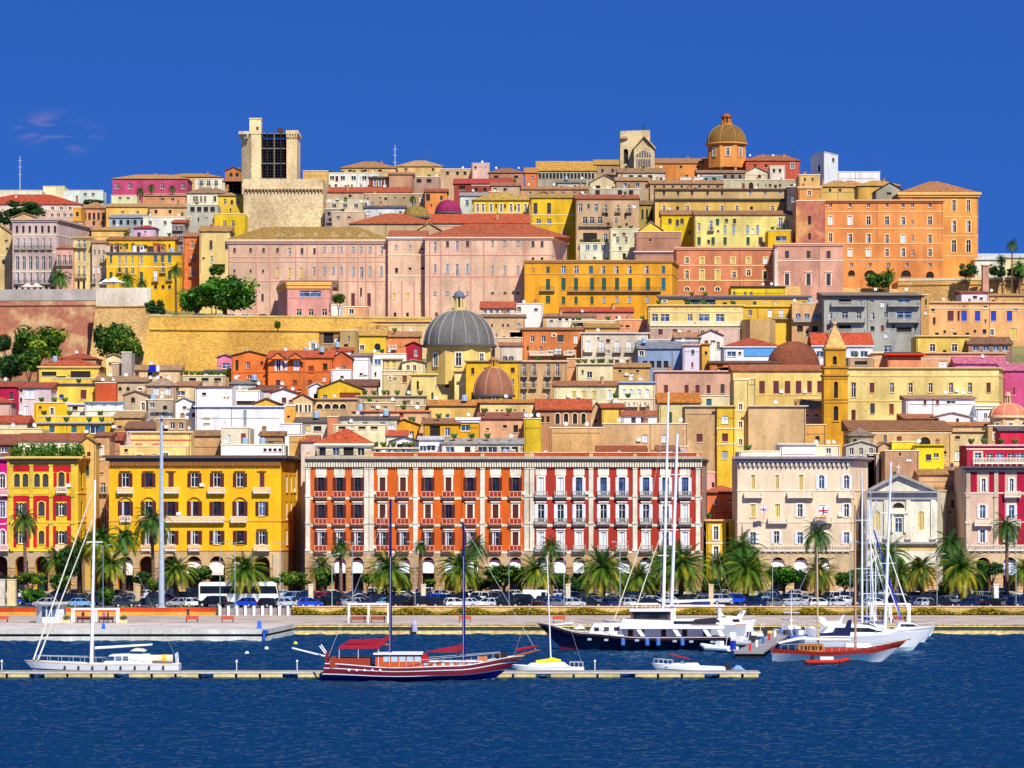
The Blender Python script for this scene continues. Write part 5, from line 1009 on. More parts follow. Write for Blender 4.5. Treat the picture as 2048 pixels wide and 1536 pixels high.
# ------------------------------------------------------------------ landmarks
def dome(label, px, Y, hwpx, ybase, ytop, col, drum=None, n=24, ribs=0, ribc=None, lantern=None, cat='dome', name='dome', kind='flat', pointy=1.0, drumw=1.0, wins=0, lcol='e8c880', capc=None):
    cx, R0 = PX(px, Y), hwpx*Y/F; zb, ztp = PZ(ybase, Y), PZ(ytop, Y); base = PZ(drum, Y) if drum else zb-2
    rt = root(name, label, cat, (cx, Y+R0, base)); org = (cx, Y+R0, base); C = (cx, Y+R0, 0)
    s = MB(); m = mat(kind, col); pr = []
    for i in range(13):
        a = math.pi/2*i/12; pr.append((R0*math.cos(a)**.9 if i < 12 else 0.05, zb+(ztp-zb)*math.sin(a)**pointy))
    s.lathe(pr, C, m, n, math.pi/n); s.lathe([(R0*.9, zb-.3), (R0*1.05, zb-.3), (R0*1.05, zb+.15), (R0*.98, zb+.2)], C, mat('flat', capc or '5c5c60'), n, math.pi/n); s.build('shell', rt, org, smooth=n > 12)
    if ribs:
        for k in range(ribs):
            a = 2*math.pi*(k+.5)/ribs; s = MB()
            for (r0, z0), (r1, z1) in zip(pr[:-2], pr[1:-1]): s.tube((cx+(r0+.03)*math.cos(a), C[1]+(r0+.03)*math.sin(a), z0), (cx+(r1+.03)*math.cos(a), C[1]+(r1+.03)*math.sin(a), z1), R0*.018, R0*.018, mat('flat', ribc), 5)
            s.build('rib', rt, org)
    if drum:
        s = MB(); rd = R0*drumw*.97; dm = mat('wall', lcol); k = 8; s.lathe([(rd, base-2), (rd, zb-.3)], C, dm, k, math.pi/8)
        s.build('drum', rt, org)
        if wins:
            rr = rd*math.cos(math.pi/8)
            for q in range(8):
                a = 2*math.pi*q/8
                if math.sin(a) > .2: continue
                hh = (zb-base)*.42; z0 = base+(zb-base)*.3; ww = hh*.45; wm = win_mesh(q5(ww), q5(hh), 'd', 'S', .12, 'ecdcb8')
                inst('window', wm, rt, (rr*1.005*math.cos(a)+math.cos(a)*.13, rr*1.005*math.sin(a)+math.sin(a)*.13, z0-base), a+math.pi/2)
    if lantern:
        y0, y1, hw2, lc, cc = lantern; r2 = hw2*Y/F; z0, z1 = PZ(y0, Y), PZ(y1, Y); s = MB(); h = z1-z0; lm = mat('wall', lc)
        s.lathe([(r2*1.25, z0-.4), (r2*1.25, z0+h*.12), (r2*.9, z0+h*.12)], C, lm, 12)
        for k in range(8):
            a = 2*math.pi*(k+.5)/8; s.tube((cx+r2*.8*math.cos(a), C[1]+r2*.8*math.sin(a), z0+h*.1), (cx+r2*.8*math.cos(a), C[1]+r2*.8*math.sin(a), z0+h*.66), r2*.17, r2*.17, lm, 6)
        s.lathe([(r2*.5, z0+h*.1), (r2*.5, z0+h*.66)], C, mat('flat', '4a4038'), 8)
        s.lathe([(r2*1.1, z0+h*.64), (r2*1.15, z0+h*.72), (r2*.9, z0+h*.74), (r2*.75, z0+h*.88), (r2*.2, z1)], C, mat('flat', cc), 12)
        s.tube((cx, C[1], z1-.1), (cx, C[1], z1+h*.28), .08, .04, IRON); s.build('lantern', rt, org)
    return rt
dome("great grey ribbed dome with a columned lantern on a yellow drum", 917, 665, 73, 688, 616, '74706e', drum=750, n=32, ribs=16, ribc='989088', lantern=(616, 576, 12, 'f0d888', '6c7488'), cat='church dome', name='church_dome', kind='wall', drumw=.98, wins=1, lcol='eec870')
dome("copper brown smaller dome with golden lantern beside the great grey dome", 987, 650, 42, 790, 733, '9c644c', drum=812, n=24, ribs=8, ribc='c09888', lantern=(734, 712, 9, 'eeb040', 'a87858'), cat='church dome', name='church_dome', kind='wall', wins=1, lcol='f0b848')
dome("tiled mottled dome on an orange octagonal drum crowning the skyline", 1456, 1112, 41, 284, 244, '8c6a34', drum=322, n=24, ribs=8, ribc='a88850', lantern=(245, 222, 10.5, 'e08c40', 'a05838'), cat='church dome', name='church_dome', kind='stone', wins=1, lcol='e8944c', capc='d89858')
dome("mossy olive tiled cupola left of the magenta one", 831, 905, 27, 433, 409, '9c8030', drum=440, cat='cupola', name='cupola', kind='tile', lcol='c8a070')
dome("magenta painted cupola behind the red seminary roofs", 896, 922, 27, 424, 397, 'a02c5c', drum=436, cat='cupola', name='cupola', kind='wall', lcol='6c6870')
dome("broad brown brick dome with a dark pipe left of the yellow campanile", 1592, 690, 53, 732, 680, '8a5038', drum=742, n=20, cat='church dome', name='church_dome', kind='stone', lcol='c89058', capc='4a4444')
dome("salmon dome with cream ribs and open lantern at the right edge", 2022, 600, 38, 832, 806, 'd87c60', drum=880, n=16, ribs=8, ribc='f4dca8', lantern=(808, 782, 7, 'ecc890', 'e8b080'), cat='church dome', name='church_dome', lcol='f0c090', capc='f0d0a0', wins=1)

def boxp(s, x0, x1, y0, y1, Y, D, m, d0=0): s.box(PX(x0, Y), PX(x1, Y), Y+d0, Y+D, PZ(y1, Y), PZ(y0, Y), m)
# campanile
Y = 622; cx = PX(1672, Y); ws = 25*Y/F; rt = root('campanile', "tall yellow campanile with a pyramid spire and stacked arched openings", 'bell tower', (cx, Y+ws, zt(1672, Y))); org = tuple(rt.location)
yw = mat('wall', 'e8a62c'); yl = mat('wall', 'e8b040'); tr = mat('flat', 'b07c30')
for k, (ya, yb_, hs, holes, nm) in enumerate([(880, 752, 24, [(1672, 763, 796, 8), (1672, 812, 841, 9)], 'shaft'), (750, 736, 23, [], 'shaft'), (734, 699, 20.5, [(1670, 712, 729, 8)], 'belfry')]):
    s = MB(); h = hs*Y/F; P0, P1 = (cx-h, Y+ws-h), (cx+h, Y+ws-h); z0, z1 = (PZ(ya, Y) if k else zt(1672, Y)-2), PZ(yb_, Y)
    hl = [(PX(px, Y)-P0[0]-w/2*Y/F, PX(px, Y)-P0[0]+w/2*Y/F, PZ(yb2, Y), PZ(ya2, Y), True, .5) for px, ya2, yb2, w in holes]
    facade(s, P0, P1, z0, z1, hl, yw)
    for q in hl: s.box(P0[0]+q[0], P0[0]+q[1], P0[1]+.45, P0[1]+.5, q[2], q[3], DARK)
    for a, c in (((P1[0], P1[1]), (cx+h, Y+ws+h)), ((cx+h, Y+ws+h), (cx-h, Y+ws+h)), ((cx-h, Y+ws+h), P0)): s.face([(*a, z0), (*c, z0), (*c, z1), (*a, z1)], yw)
    s.box(cx-h-.25, cx+h+.25, Y+ws-h-.25, Y+ws+h+.25, z1, z1+.35, tr)
    for y2 in (800, 758, 806): 
        if k == 0: s.box(cx-h-.1, cx+h+.1, Y+ws-h-.1, Y+ws-h-.003, PZ(y2, Y), PZ(y2, Y)+.2, tr)
    if holes:
        for q in hl: s.box(P0[0]+q[0]-.25, P0[0]+q[1]+.25, P0[1]-.2, P0[1]-.004, q[2]-.25, q[2]-.02, yl)
    s.build(nm, rt, org)
s = MB(); h = 22*Y/F; z0, z1 = PZ(697, Y), PZ(647, Y); s.lathe([(h*1.414, z0), (.15, z1)], (cx, Y+ws, 0), mat('stone', 'd8a468'), 4, math.pi/4); s.build('spire', rt, org)
s = MB(); s.lathe([(.5, z1), (.35, z1+.3), (.1, z1+.6)], (cx, Y+ws, 0), mat('stone', 'd8a468'), 8); s.tube((cx, Y+ws, z1), (cx, Y+ws, z1+1.5), .06, .06, IRON); s.build('finial', rt, org)
# medieval tower
Y = 1010; rt = root('medieval_tower', "tall pale limestone tower open at the back and filled with dark scaffolding", 'tower', (PX(537, Y), Y+8, PZ(360, Y))); org = tuple(rt.location)
lm = mat('stone', 'e8d0a4'); lg = mat('stone', 'd4ccbc'); s = MB(); zb_, z1 = PZ(362, Y), PZ(268, Y)
A, B_, C_ = (PX(481, Y), Y+4), (PX(503, Y), Y), (PX(522, Y), Y)
s.prism([A, B_, C_, (C_[0], Y+16), (A[0], Y+16)], zb_, z1, lm); s.build('left_pier', rt, org)
s = MB(); s.box(PX(573, Y), PX(594, Y), Y, Y+16, zb_, PZ(262, Y), lm); s.build('right_pier', rt, org)
s = MB(); s.box(PX(499, Y), PX(522.4, Y), Y-.2, Y+4, z1, PZ(238, Y), lm); s.box(PX(498, Y), PX(523.5, Y), Y-.4, Y+4.2, PZ(238, Y), PZ(236, Y), lm); s.box(PX(513, Y), PX(517, Y), Y-.25, Y-.21, PZ(260, Y), PZ(254, Y), DARK); s.build('turret', rt, org)
s = MB(); s.box(PX(522, Y)+.02, PX(573, Y)-.02, Y+14, Y+16, zb_, PZ(268, Y), mat('stone', '6c6058')); s.build('back_wall', rt, org)
for i, px in enumerate((477, 481, 485, 490, 495)):
    s = MB(); x = PX(px, Y); yy = Y+3.6-i*.7; s.box(x-.25, x+.25, yy-.5, yy, PZ(276, Y), PZ(268, Y), lg); s.build('corbel', rt, org)
for px in (574, 578, 583, 588, 593):
    s = MB(); x = PX(px, Y); s.box(x-.22, x+.22, Y-.6, Y-.004, PZ(275, Y), PZ(268, Y), lm); s.build('corbel', rt, org)
s = MB(); s.box(PX(477, Y), PX(499, Y), Y+.2, Y+14, z1, PZ(262, Y), lg); s.box(PX(572, Y), PX(597, Y), Y-.7, Y+14, PZ(268, Y), PZ(261, Y), lm); s.build('battlement', rt, org)
s = MB(); wd = mat('flat', '2a2a34'); pl = mat('flat', '7c7468')
for y_ in (266, 296, 326, 356): s.box(PX(522, Y)+.05, PX(573, Y)-.05, Y+1.5, Y+13.8, PZ(y_+.7, Y), PZ(y_-.7, Y), wd); s.box(PX(522, Y)+.05, PX(573, Y)-.05, Y+1.3, Y+1.5, PZ(y_+1, Y), PZ(y_-1, Y), pl)
for px in (534, 548, 561): s.box(PX(px, Y)-.15, PX(px, Y)+.15, Y+1.0, Y+1.28, zb_, PZ(264, Y), pl if px == 548 else wd)
for y_ in range(272, 356, 6): s.box(PX(522, Y)+.05, PX(573, Y)-.05, Y+1.6, Y+1.66, PZ(y_, Y)-.05, PZ(y_, Y)+.05, wd)
for px in range(525, 573, 5): s.box(PX(px, Y)-.05, PX(px, Y)+.05, Y+1.7, Y+1.76, zb_, PZ(266, Y), wd)
s.build('scaffolding', rt, org)
s = MB(); s.box(PX(552, Y), PX(563, Y), Y+5, Y+8, PZ(266, Y), PZ(252, Y), mat('stone', '5c4c48')); s.build('roof_hatch', rt, org)
# squat stone bastion tower
Y = 985; rt = root('stone_bastion_tower', "broad squat limestone bastion tower with a row of corbels under the medieval tower", 'tower', (PX(567, Y), Y+10, PZ(470, Y))); org = tuple(rt.location)
s = MB(); sm = mat('stone', 'e0c8a0'); s.prism([(PX(487, Y), Y), (PX(646, Y), Y), (PX(650, Y), Y+20), (PX(487, Y), Y+20)], PZ(490, Y), PZ(358, Y), sm); s.build('wall', rt, org)
s = MB()
for i in range(24): x = PX(489+i*6.8, Y); s.side([(x-.3, PZ(379, Y)), (x+.3, PZ(379, Y)), (x, PZ(386, Y))], Y-.7, Y-.005, mat('stone', 'b89878'))
s.build('corbel_row', rt, org); s = MB(); s.box(PX(486, Y), PX(648, Y), Y-.8, Y-.006, PZ(379, Y), PZ(376, Y), sm); s.box(PX(486, Y), PX(608, Y), Y-.5, Y-.008, PZ(376, Y)+.01, PZ(358, Y)-.02, sm); s.build('parapet', rt, org)
# cathedral front and belfry
Y = 1100; rt = root('cathedral_tower', "pale stone cathedral belfry with a gabled arcaded front and an iron cross", 'bell tower', (PX(1275, Y), Y+5, PZ(336, Y))); org = tuple(rt.location)
cs = mat('stone', 'e0cca0'); s = MB(); P0, P1 = (PX(1241, Y), Y+3), (PX(1300, Y), Y)
facade(s, P0, P1, PZ(340, Y), PZ(262, Y), [(1.2, 3.0, PZ(326, Y), PZ(296, Y), True, .8)], cs); s.box(P0[0]+1.2, P0[0]+3.0, Y+3.4, Y+3.8, PZ(326, Y), PZ(296, Y), DARK)
s.face([(P1[0], P1[1], PZ(340, Y)), (P1[0], P1[1]+12, PZ(340, Y)), (P1[0], P1[1]+12, PZ(262, Y)), (P1[0], P1[1], PZ(262, Y))], cs); s.face([(P0[0], P0[1]+10, PZ(340, Y)), (P0[0], P0[1], PZ(340, Y)), (P0[0], P0[1], PZ(262, Y)), (P0[0], P0[1]+10, PZ(262, Y))], cs)
s.prism([P0, P1, (P1[0], P1[1]+12), (P0[0], P0[1]+10)], PZ(262.1, Y), PZ(260, Y), cs)
s.box(PX(1240, Y), PX(1256, Y), Y+1.6, Y+2.6, PZ(276, Y), PZ(271, Y), mat('stone', 'b8a078')); s.build('belfry', rt, org)
s = MB(); Yg = Y-3; x0, x1, xc = PX(1268, Yg), PX(1309, Yg), PX(1288, Yg)
s.box(x0, x1, Yg, Yg+3, PZ(336, Yg), PZ(294, Yg), cs); s.side([(x0, PZ(294, Yg)), (x1, PZ(294, Yg)), (xc, PZ(272, Yg))], Yg+.3, Yg+8, cs); s.build('gabled_front', rt, org)
s = MB(); gm = mat('stone', 'e8cc90')
for a, q in ((x0-.5, xc), (x1+.5, xc)):
    P = [(a, PZ(296, Yg)), (q, PZ(270, Yg)), (q, PZ(273, Yg)), (a, PZ(299, Yg))]; s.side(P if a < q else P[::-1], Yg-.9, Yg+8, gm)
s.build('gable_moulding', rt, org)
s = MB()
for i in range(6): x = PX(1275+i*5, Yg); s.tube((x, Yg-.3, PZ(333, Yg)), (x, Yg-.3, PZ(318, Yg)), .16, .16, cs, 6); s.box(PX(1273.5+i*5, Yg), PX(1276.5+i*5, Yg), Yg-.06, Yg-.003, PZ(315, Yg), PZ(300+abs(i-2.5)*3, Yg), mat('flat', '5a5060'))
s.box(PX(1273, Yg), PX(1302, Yg), Yg-.05, Yg-.004, PZ(333, Yg), PZ(318.5, Yg), mat('flat', '6c6068')); s.build('arcade', rt, org)  # dark sheet and strips paint the shade under the gable, behind the columns
s = MB(); x = PX(1287, Y); s.tube((x, Y+2, PZ(263, Y)), (x, Y+2, PZ(245, Y)), .15, .1, IRON); s.tube((x-1, Y+2, PZ(251, Y)), (x+1, Y+2, PZ(251, Y)), .1, .1, IRON); s.build('cross', rt, org)

# bastions
def bastion(label, pts, yt, yb_, m, bat=.12, par=None, string=None, name='bastion_wall', cat='fortress wall', D=14):
    P = [(PX(px, Y), Y) for px, Y in pts]; z1 = PZ(yt, pts[0][1]); z0 = PZ(yb_, pts[0][1]); xm = (P[0][0]+P[-1][0])/2; rt = root(name, label, cat, (xm, P[0][1], z0)); org = tuple(rt.location)
    s = MB(); n = len(P); off = (z1-z0)*bat; lo = [(x, y-off) for x, y in P]; lo[0] = (lo[0][0]-off*1.1, lo[0][1])
    for i in range(n-1): s.face([(*lo[i], z0), (*lo[i+1], z0), (*P[i+1], z1), (*P[i], z1)], m)
    q, r = P[-1], P[0]; s.face([(*lo[-1], z0), (q[0], q[1]+D, z0), (q[0], q[1]+D, z1), (*q, z1)], m); s.face([(r[0], r[1]+D, z0), (*lo[0], z0), (*r, z1), (r[0], r[1]+D, z1)], m)
    s.face([(*p, z1) for p in P]+[(q[0], q[1]+D, z1), (r[0], r[1]+D, z1)], m); s.build('wall', rt, org)
    if string:
        zs = PZ(string, pts[0][1]); o = (z1-zs)*bat; s = MB()
        for i in range(n-1): s.tube((P[i][0], P[i][1]-o-.1, zs), (P[i+1][0], P[i+1][1]-o-.1, zs), .3, .3, m, 6)
        s.build('string_course', rt, org)
    if par:
        s = MB(); h = par[0]; pm = mat('wall', par[1])
        for i in range(n-1):
            (a, b0), (c, d0) = P[i], P[i+1]; s.prism([(a, b0-.15), (c, d0-.15), (c, d0+.8), (a, b0+.8)], z1+.01, z1+h, pm)
        s.build('parapet', rt, org)
    return rt
bastion("long reddish brown crumbling bastion with grey parapet on the left", ((-200,800),(196,795)), 603, 760, mat('rust', 'cca478', c2='a86c54'), par=(3.0, 'bcaea8'), string=612)
bastion("pale capped yellow bastion face behind the fig trees", ((192,786),(302,785)), 611, 740, mat('stone', 'dcb478'), par=(4.6, 'e8d4c0'), string=613, bat=.1)
bastion("long golden limestone bastion under the terrace of parked cars", ((300,762),(864,772)), 633, 790, mat('stone', 'd8a850', st=.6), string=659, par=(.5, 'd8b468'), bat=.13)
bastion("right hand tan rampart with a balustrade under the palm garden", ((1796,846),(2150,838)), 562, 640, mat('stone', 'd8aa68'), par=(.7, 'ecd0a8'), string=570, bat=.1)
bastion("low yellow rampart wall joining the orange palace to the rose palazzo", ((1560,828),(1800,840)), 572, 640, mat('stone', 'dcb070'), bat=.05)
bastion("round plastered tan tower stump with a roof terrace in mid town", ((1484,742),(1500,738),(1540,738),(1551,744)), 640, 700, mat('wall', 'd8ac70'), bat=.02, name='tower_stump', cat='tower', D=6)
rt = root('buttress', "pink plastered square pier rising against the right hand rampart", 'buttress', (PX(1970, 836), 836, PZ(600, 836))); s = MB(); s.box(PX(1964, 836), PX(1976, 836), 834.5, 837, PZ(600, 836), PZ(532, 836), mat('wall', 'e0a48c')); s.box(PX(1963, 836), PX(1977, 836), 834.2, 837.2, PZ(532, 836), PZ(530, 836), mat('flat', 'ecc8b0')); s.build('pier', rt, tuple(rt.location))
s = MB(); s.box(PX(298, 762), PX(870, 762), 773, 830, 62, 65.3, mat('ground', 'a89c8c')); struct('terrace_paving', s)
s = MB(); s.box(PX(-200, 800), PX(300, 800), 803, 900, 70, PZ(600, 795), mat('ground', 'a89c8c')); struct('upper_terrace_paving', s)
b("pale garden pavilion wall behind the palm garden at the right edge", (1956,2080,900), 516, 'ecd8a8', ('m',508), 'd8e4ec', D=8, w='', clut='')
b("white canopy garden house among the trees at the right edge", (1950,2010,880), 520, 'e8e0c4', ('h',513), 'dfe6ee', D=8, w='', clut='')
# ------------------------------------------------------------------ trees
def leafball(s, c, rx, ry, rz, n, e, mats, r):
    for i in range(n):
        u = Vector((r.gauss(0, 1), r.gauss(0, 1), r.gauss(0, 1))).normalized(); k = r.uniform(.45, 1.0)
        p = Vector((c[0]+u.x*rx*k, c[1]+u.y*ry*k, c[2]+u.z*rz*k)); a = Vector((r.uniform(-1, 1), r.uniform(-1, 1), r.uniform(-.6, .6))).normalized()*e*r.uniform(.6, 1.3); b_ = a.cross(u+Vector((.01, .02, .03))).normalized()*e*r.uniform(.4, .9)
        s.face([p-a, p-b_, p+a, p+b_], mats[r.randrange(len(mats))])
def broad_proto(seed, cols, flat=.6, nb=30, nl=110, e=.085):
    r = random.Random(seed); s = MB(); mats = [mat('leaf', c) for c in cols]
    for i in range(nb):
        a = r.uniform(0, 6.283); d = math.sqrt(r.random())*.78; z = r.uniform(-.75, .8)*(1-d*d*.6); q = r.uniform(.26, .42)
        leafball(s, (d*math.cos(a), d*math.sin(a), z*flat), q, q, q*.8, nl, e, [mats[r.randrange(len(mats))]]*2+[mats[0]], r)
    o = s.build('crown'); me = o.data; bpy.data.objects.remove(o); return me
GR = ('345418', '4c7020', '70902c', '284814')
BP = [broad_proto(1, GR), broad_proto(2, ('3c5c18', '62801f', '88982c')), broad_proto(3, ('1c3818', '284c20', '386028'), .75), broad_proto(4, ('2c5c14', '4c8020', '2a5018', '74a030'), .45, 40)]
def tree(label, px, py, Y, hw, hh, kind=0, zb=None, cat='tree', name='leafy_tree', group=None):
    cx, cz = PX(px, Y), PZ(py, Y); z0 = zt(px, Y) if zb is None else zb; rt = root(name, label, cat, (cx, Y, z0), 0, group); r = random.Random(int(px)); RX = hw*Y/F; RZ = hh*Y/F
    o = inst('crown', BP[kind], rt, (0, 0, cz-z0), r.uniform(0, 6), (RX, RX, RZ/.6))
    s = MB(); tk = mat('flat', '5c4634'); h = cz-z0; s.tube((0, 0, -.3), (0, 0, h*.6), max(.15, RX*.09), max(.1, RX*.06), tk, 7)
    for k in range(5): a = k*1.3; s.tube((0, 0, h*.5), (math.cos(a)*RX*.5, math.sin(a)*RX*.5, h+RZ*.1), RX*.045, RX*.02, tk, 5)
    t = s.build('trunk', rt)
    return rt
def frond(s, r, L, a, el, m1, droop, wd, nl=16):
    p = Vector((0, 0, 0)); d = Vector((math.cos(a)*math.cos(el), math.sin(a)*math.cos(el), math.sin(el))); pts = [p.copy()]; n = nl
    for i in range(n):
        d = (d+Vector((0, 0, -droop/n*(1+i/n*1.5)))).normalized(); p = p+d*L/n; pts.append(p.copy())
    sd = Vector((-math.sin(a), math.cos(a), 0))
    for i in range(1, n):
        q = pts[i]; t = i/n; dd = (pts[i+1]-pts[i-1]).normalized(); w_ = wd*L*(math.sin(math.pi*min(1, t*.9+.12)))**.6
        for sg in (-1, 1):
            tip = q+(sd*sg*.85+dd*.65+Vector((0, 0, -.35)))*w_; e = dd*L/n*.42
            s.face([q-e, q+e, tip], m1)
    up = Vector((0, 0, 1))
    for i in range(n): s.face([pts[i]-sd*L*.006, pts[i]+sd*L*.006, pts[i+1]+sd*L*.004, pts[i+1]-sd*L*.004], m1)
def palm_proto(seed, nf, droop, cols, wd=.16, low=-.5, dead=0, L=1.0):
    r = random.Random(seed); s = MB(); mats = [mat('leaf', c) for c in cols]
    for i in range(nf):
        t = i/nf; el = math.asin(max(-1, min(1, low+(1-low)*(t**.8)*.98+r.uniform(-.06, .06)))); a = i*2.39996+r.uniform(-.2, .2)
        frond(s, r, L*r.uniform(.88, 1.08)*(1-.15*t), a, el, mats[min(len(mats)-1, int((1-t)*len(mats)*.999))] if r.random() < .75 else mats[r.randrange(len(mats))], droop*(1.15-.5*t), wd)
    if dead:
        dm = mat('leaf', 'b07020')
        for i in range(dead):
            a = r.uniform(0, 6.28); q = Vector((math.cos(a)*.1, math.sin(a)*.1, -.06)); s.face([q, q+Vector((math.cos(a)*.16, math.sin(a)*.16, -.22)), q+Vector((math.cos(a+.3)*.14, math.sin(a+.3)*.14, -.16))], dm)
    s.lathe([(.05, -.22), (.1, -.1), (.08, .05), (.02, .12)], (0, 0, 0), mat('flat', '7a5030'), 8)
    o = s.build('crown'); me = o.data; bpy.data.objects.remove(o); return me
PP = [palm_proto(11, 90, 1.05, ('2c5018', '44681c', '6c8824', 'a09828'), dead=60), palm_proto(12, 80, 1.2, ('284814', '40601c', '5c7c24', 'a08c28'), dead=30),
      palm_proto(13, 46, 1.6, ('28481c', '385c20', '50702c'), low=-.35, wd=.2), palm_proto(14, 50, 1.3, ('2c5018', '3c6820', '5c842c'), low=-.6, wd=.24)]
def palm(label, px, py, Y, rpx, kind=0, zb=2.2, tr=.28, tc='6c5440', group=None, name='palm_tree'):
    cx, cz = PX(px, Y), PZ(py, Y); rt = root(name, label, 'palm tree', (cx, Y, zb), 0, group); RR = rpx*Y/F*1.25; r = random.Random(int(px*3))
    inst('crown', PP[kind], rt, (0, 0, cz-zb), r.uniform(0, 6), (RR, RR, RR))
    rt.rotation_euler = (r.uniform(-.03, .03), r.uniform(-.035, .035), 0)
    s = MB(); h = cz-zb; k = max(6, int(h/.7)); m = mat('flat', tc); pr = []
    for i in range(k+1): q = tr*(1.25-.35*i/k); pr += [(q, h*i/k-.1), (q*.86, h*(i+.85)/k-.1)]
    s.lathe(pr[:-1], (0, 0, 0), m, 8); s.build('trunk', rt)
    return rt
LM = [(10, 'the hot pink palazzo'), (85, 'the red and yellow palazzo'), (200, 'the narrow sand coloured house'), (300, 'left part of the yellow palazzo'), (400, 'middle of the yellow palazzo'), (510, 'right part of the yellow palazzo'), (590, 'the shaded flank of the yellow palazzo'), (675, 'the orange brick palazzo'), (790, 'left part of the bright orange palazzo'), (900, 'middle of the bright orange palazzo'), (1010, 'right part of the bright orange palazzo'), (1120, 'left part of the brick red palazzo'), (1225, 'middle of the brick red palazzo'), (1335, 'right part of the brick red palazzo'), (1435, 'the slim yellow house in the street gap'), (1530, 'left part of the cream palazzo'), (1650, 'right part of the cream palazzo'), (1800, 'the church'), (1905, 'the ochre side house'), (2010, 'the crimson palazzo')]
def near(px): return min(LM, key=lambda t: abs(t[0]-px))[1]
PALMS = [  # px, crown row, distance, radius px, kind, how
 (52,1038,520,38,2,'tall thin'),(308,1040,520,50,2,'tall drooping'),(160,1095,515,38,1,'dark bushy'),(203,1080,510,42,0,'golden fringed'),(247,1075,518,38,3,'fan leaved'),(222,1128,505,42,0,'low spreading'),(352,1140,500,42,0,'squat date'),(492,1142,500,52,0,'round date'),(682,1092,508,28,2,'tall slender'),(775,1140,500,54,0,'wide date'),(838,1090,515,20,2,'small headed'),(918,1136,500,52,0,'wide date'),(950,1092,525,36,2,'dark drooping'),(1072,1142,505,46,0,'leaning date'),(1103,1090,515,30,2,'tall slender'),(1205,1138,500,62,0,'huge date'),(1278,1155,512,48,1,'rusty hearted'),(1362,1130,500,64,0,'huge date'),(1487,1095,530,48,3,'tall dark'),(1492,1142,500,60,0,'huge date'),(1632,1068,495,40,2,'tall drooping'),(1636,1142,505,44,1,'sparse date'),(1775,1110,530,50,3,'dark bushy'),(1800,1150,515,42,1,'low golden'),(1845,1138,505,42,1,'short date'),(1898,1088,520,44,2,'dark leaning'),(1922,1138,500,56,0,'great round date'),(2014,1052,505,40,2,'tall slender'),(2052,1140,500,40,0,'edge date'),(118,1120,517,40,1,'middling dark'),(1322,1120,520,40,3,'fan leaved'),(1438,1130,522,40,1,'half hidden'),(645,1135,522,34,1,'low feathery')]
for px, py, Y, rp, kd, how in PALMS:
    palm("%s palm in front of %s" % (how, near(px)), px, py, Y, rp, kd, tr=.3 if kd in (2, 3) else .42, group='palms along the waterfront avenue', tc='7c5c50' if kd == 2 else '5c4838')
palm("palm on the magenta palace terrace", 282, 381, 1090, 12, 2, zt(282, 1090)); palm("right one of the small palms before the magenta palace", 345, 376, 1092, 10, 2, zt(345, 1090)); palm("bushy palm in the middle before the magenta palace", 304, 374, 1093, 10, 3, zt(304, 1090))
palm("dark drooping palm before the small pink house", 122, 552, 850, 25, 3, 75, tr=.4); palm("palm in front of the egg yolk yellow palace", 255, 557, 845, 22, 3, 75); palm("second palm right beside the egg yolk yellow palace palm", 285, 566, 843, 16, 2, 75)
palm("very tall thin palm standing before the egg yolk yellow palace", 353, 538, 785, 20, 2, 65, tr=.3)
palm("lone palm against the sky at the right end of the hill", 2023, 487, 836, 16, 2, 72, tr=.22); palm("dark palm in the garden right of the lone sky palm", 2038, 532, 838, 20, 3, 72); palm("small palm half hidden left of the lone sky palm", 2004, 517, 842, 14, 2, 72)
palm("dark palm growing against the orange palace arches", 1776, 548, 835, 18, 3, 70)
palm("palm over the cluttered terrace left of the orange block", 828, 396, 970, 10, 2, zt(828, 970)); 
tree("huge round umbrella pine over the golden bastion", 450, 588, 782, 66, 36, 3, 65.3, name='umbrella_pine'); tree("lower left lobe pine beside the huge umbrella pine", 392, 600, 786, 36, 26, 3, 65.3, name='umbrella_pine')
tree("dark pruned conifer on the corner of the golden bastion", 311, 616, 772, 22, 15, 2, 62)
tree("big fig tree against the reddish brown bastion", 78, 690, 735, 54, 38, 1, 48, name='fig_tree'); tree("fig tree with a grey pole before the yellow bastion face", 228, 682, 735, 42, 34, 0, 48, name='fig_tree'); tree("fig tree right lobe next to the crimson awning gable", 262, 696, 730, 22, 22, 1, 48, name='fig_tree')
tree("dark cypress like tree at the left edge below the brown bastion", 8, 685, 745, 16, 16, 2, 50); tree("dark dense tree at the left edge above the red roofs", 18, 732, 705, 30, 22, 2, 42); tree("leafy tree between the fig tree and the yellow villa", 58, 726, 700, 26, 20, 0, 42)
tree("dark pine crown over the pale rose houses on the upper left", 50, 418, 990, 44, 15, 2, zt(50, 990), name='umbrella_pine'); tree("small dark pine at the far left below the red roof", 6, 436, 985, 20, 12, 2, zt(0, 985), name='umbrella_pine')
tree("dark pine branch behind the arched salmon house", 186, 404, 1020, 22, 5, 2, zt(186, 1020), name='umbrella_pine')
tree("climbing green shrub on the cream windowed house", 432, 542, 856, 16, 10, 0, 72); tree("dark round tree right of the pink terrace house", 677, 598, 778, 14, 10, 0, 65.3)
tree("bushy dark tree under the orange palace arches", 1758, 562, 834, 28, 16, 0, 70); tree("clipped dark tree in the garden below the amber wing", 1936, 540, 838, 20, 12, 2, 72); tree("clipped dark hedge tree right of the pink pier", 1995, 542, 838, 20, 10, 2, 72); tree("garden tree at the right edge behind the balustrade", 2032, 545, 840, 18, 10, 2, 72)
tree("small caper bush sprouting from the golden bastion", 555, 650, 757, 7, 8, 0, 62, name='bush', cat='bush')
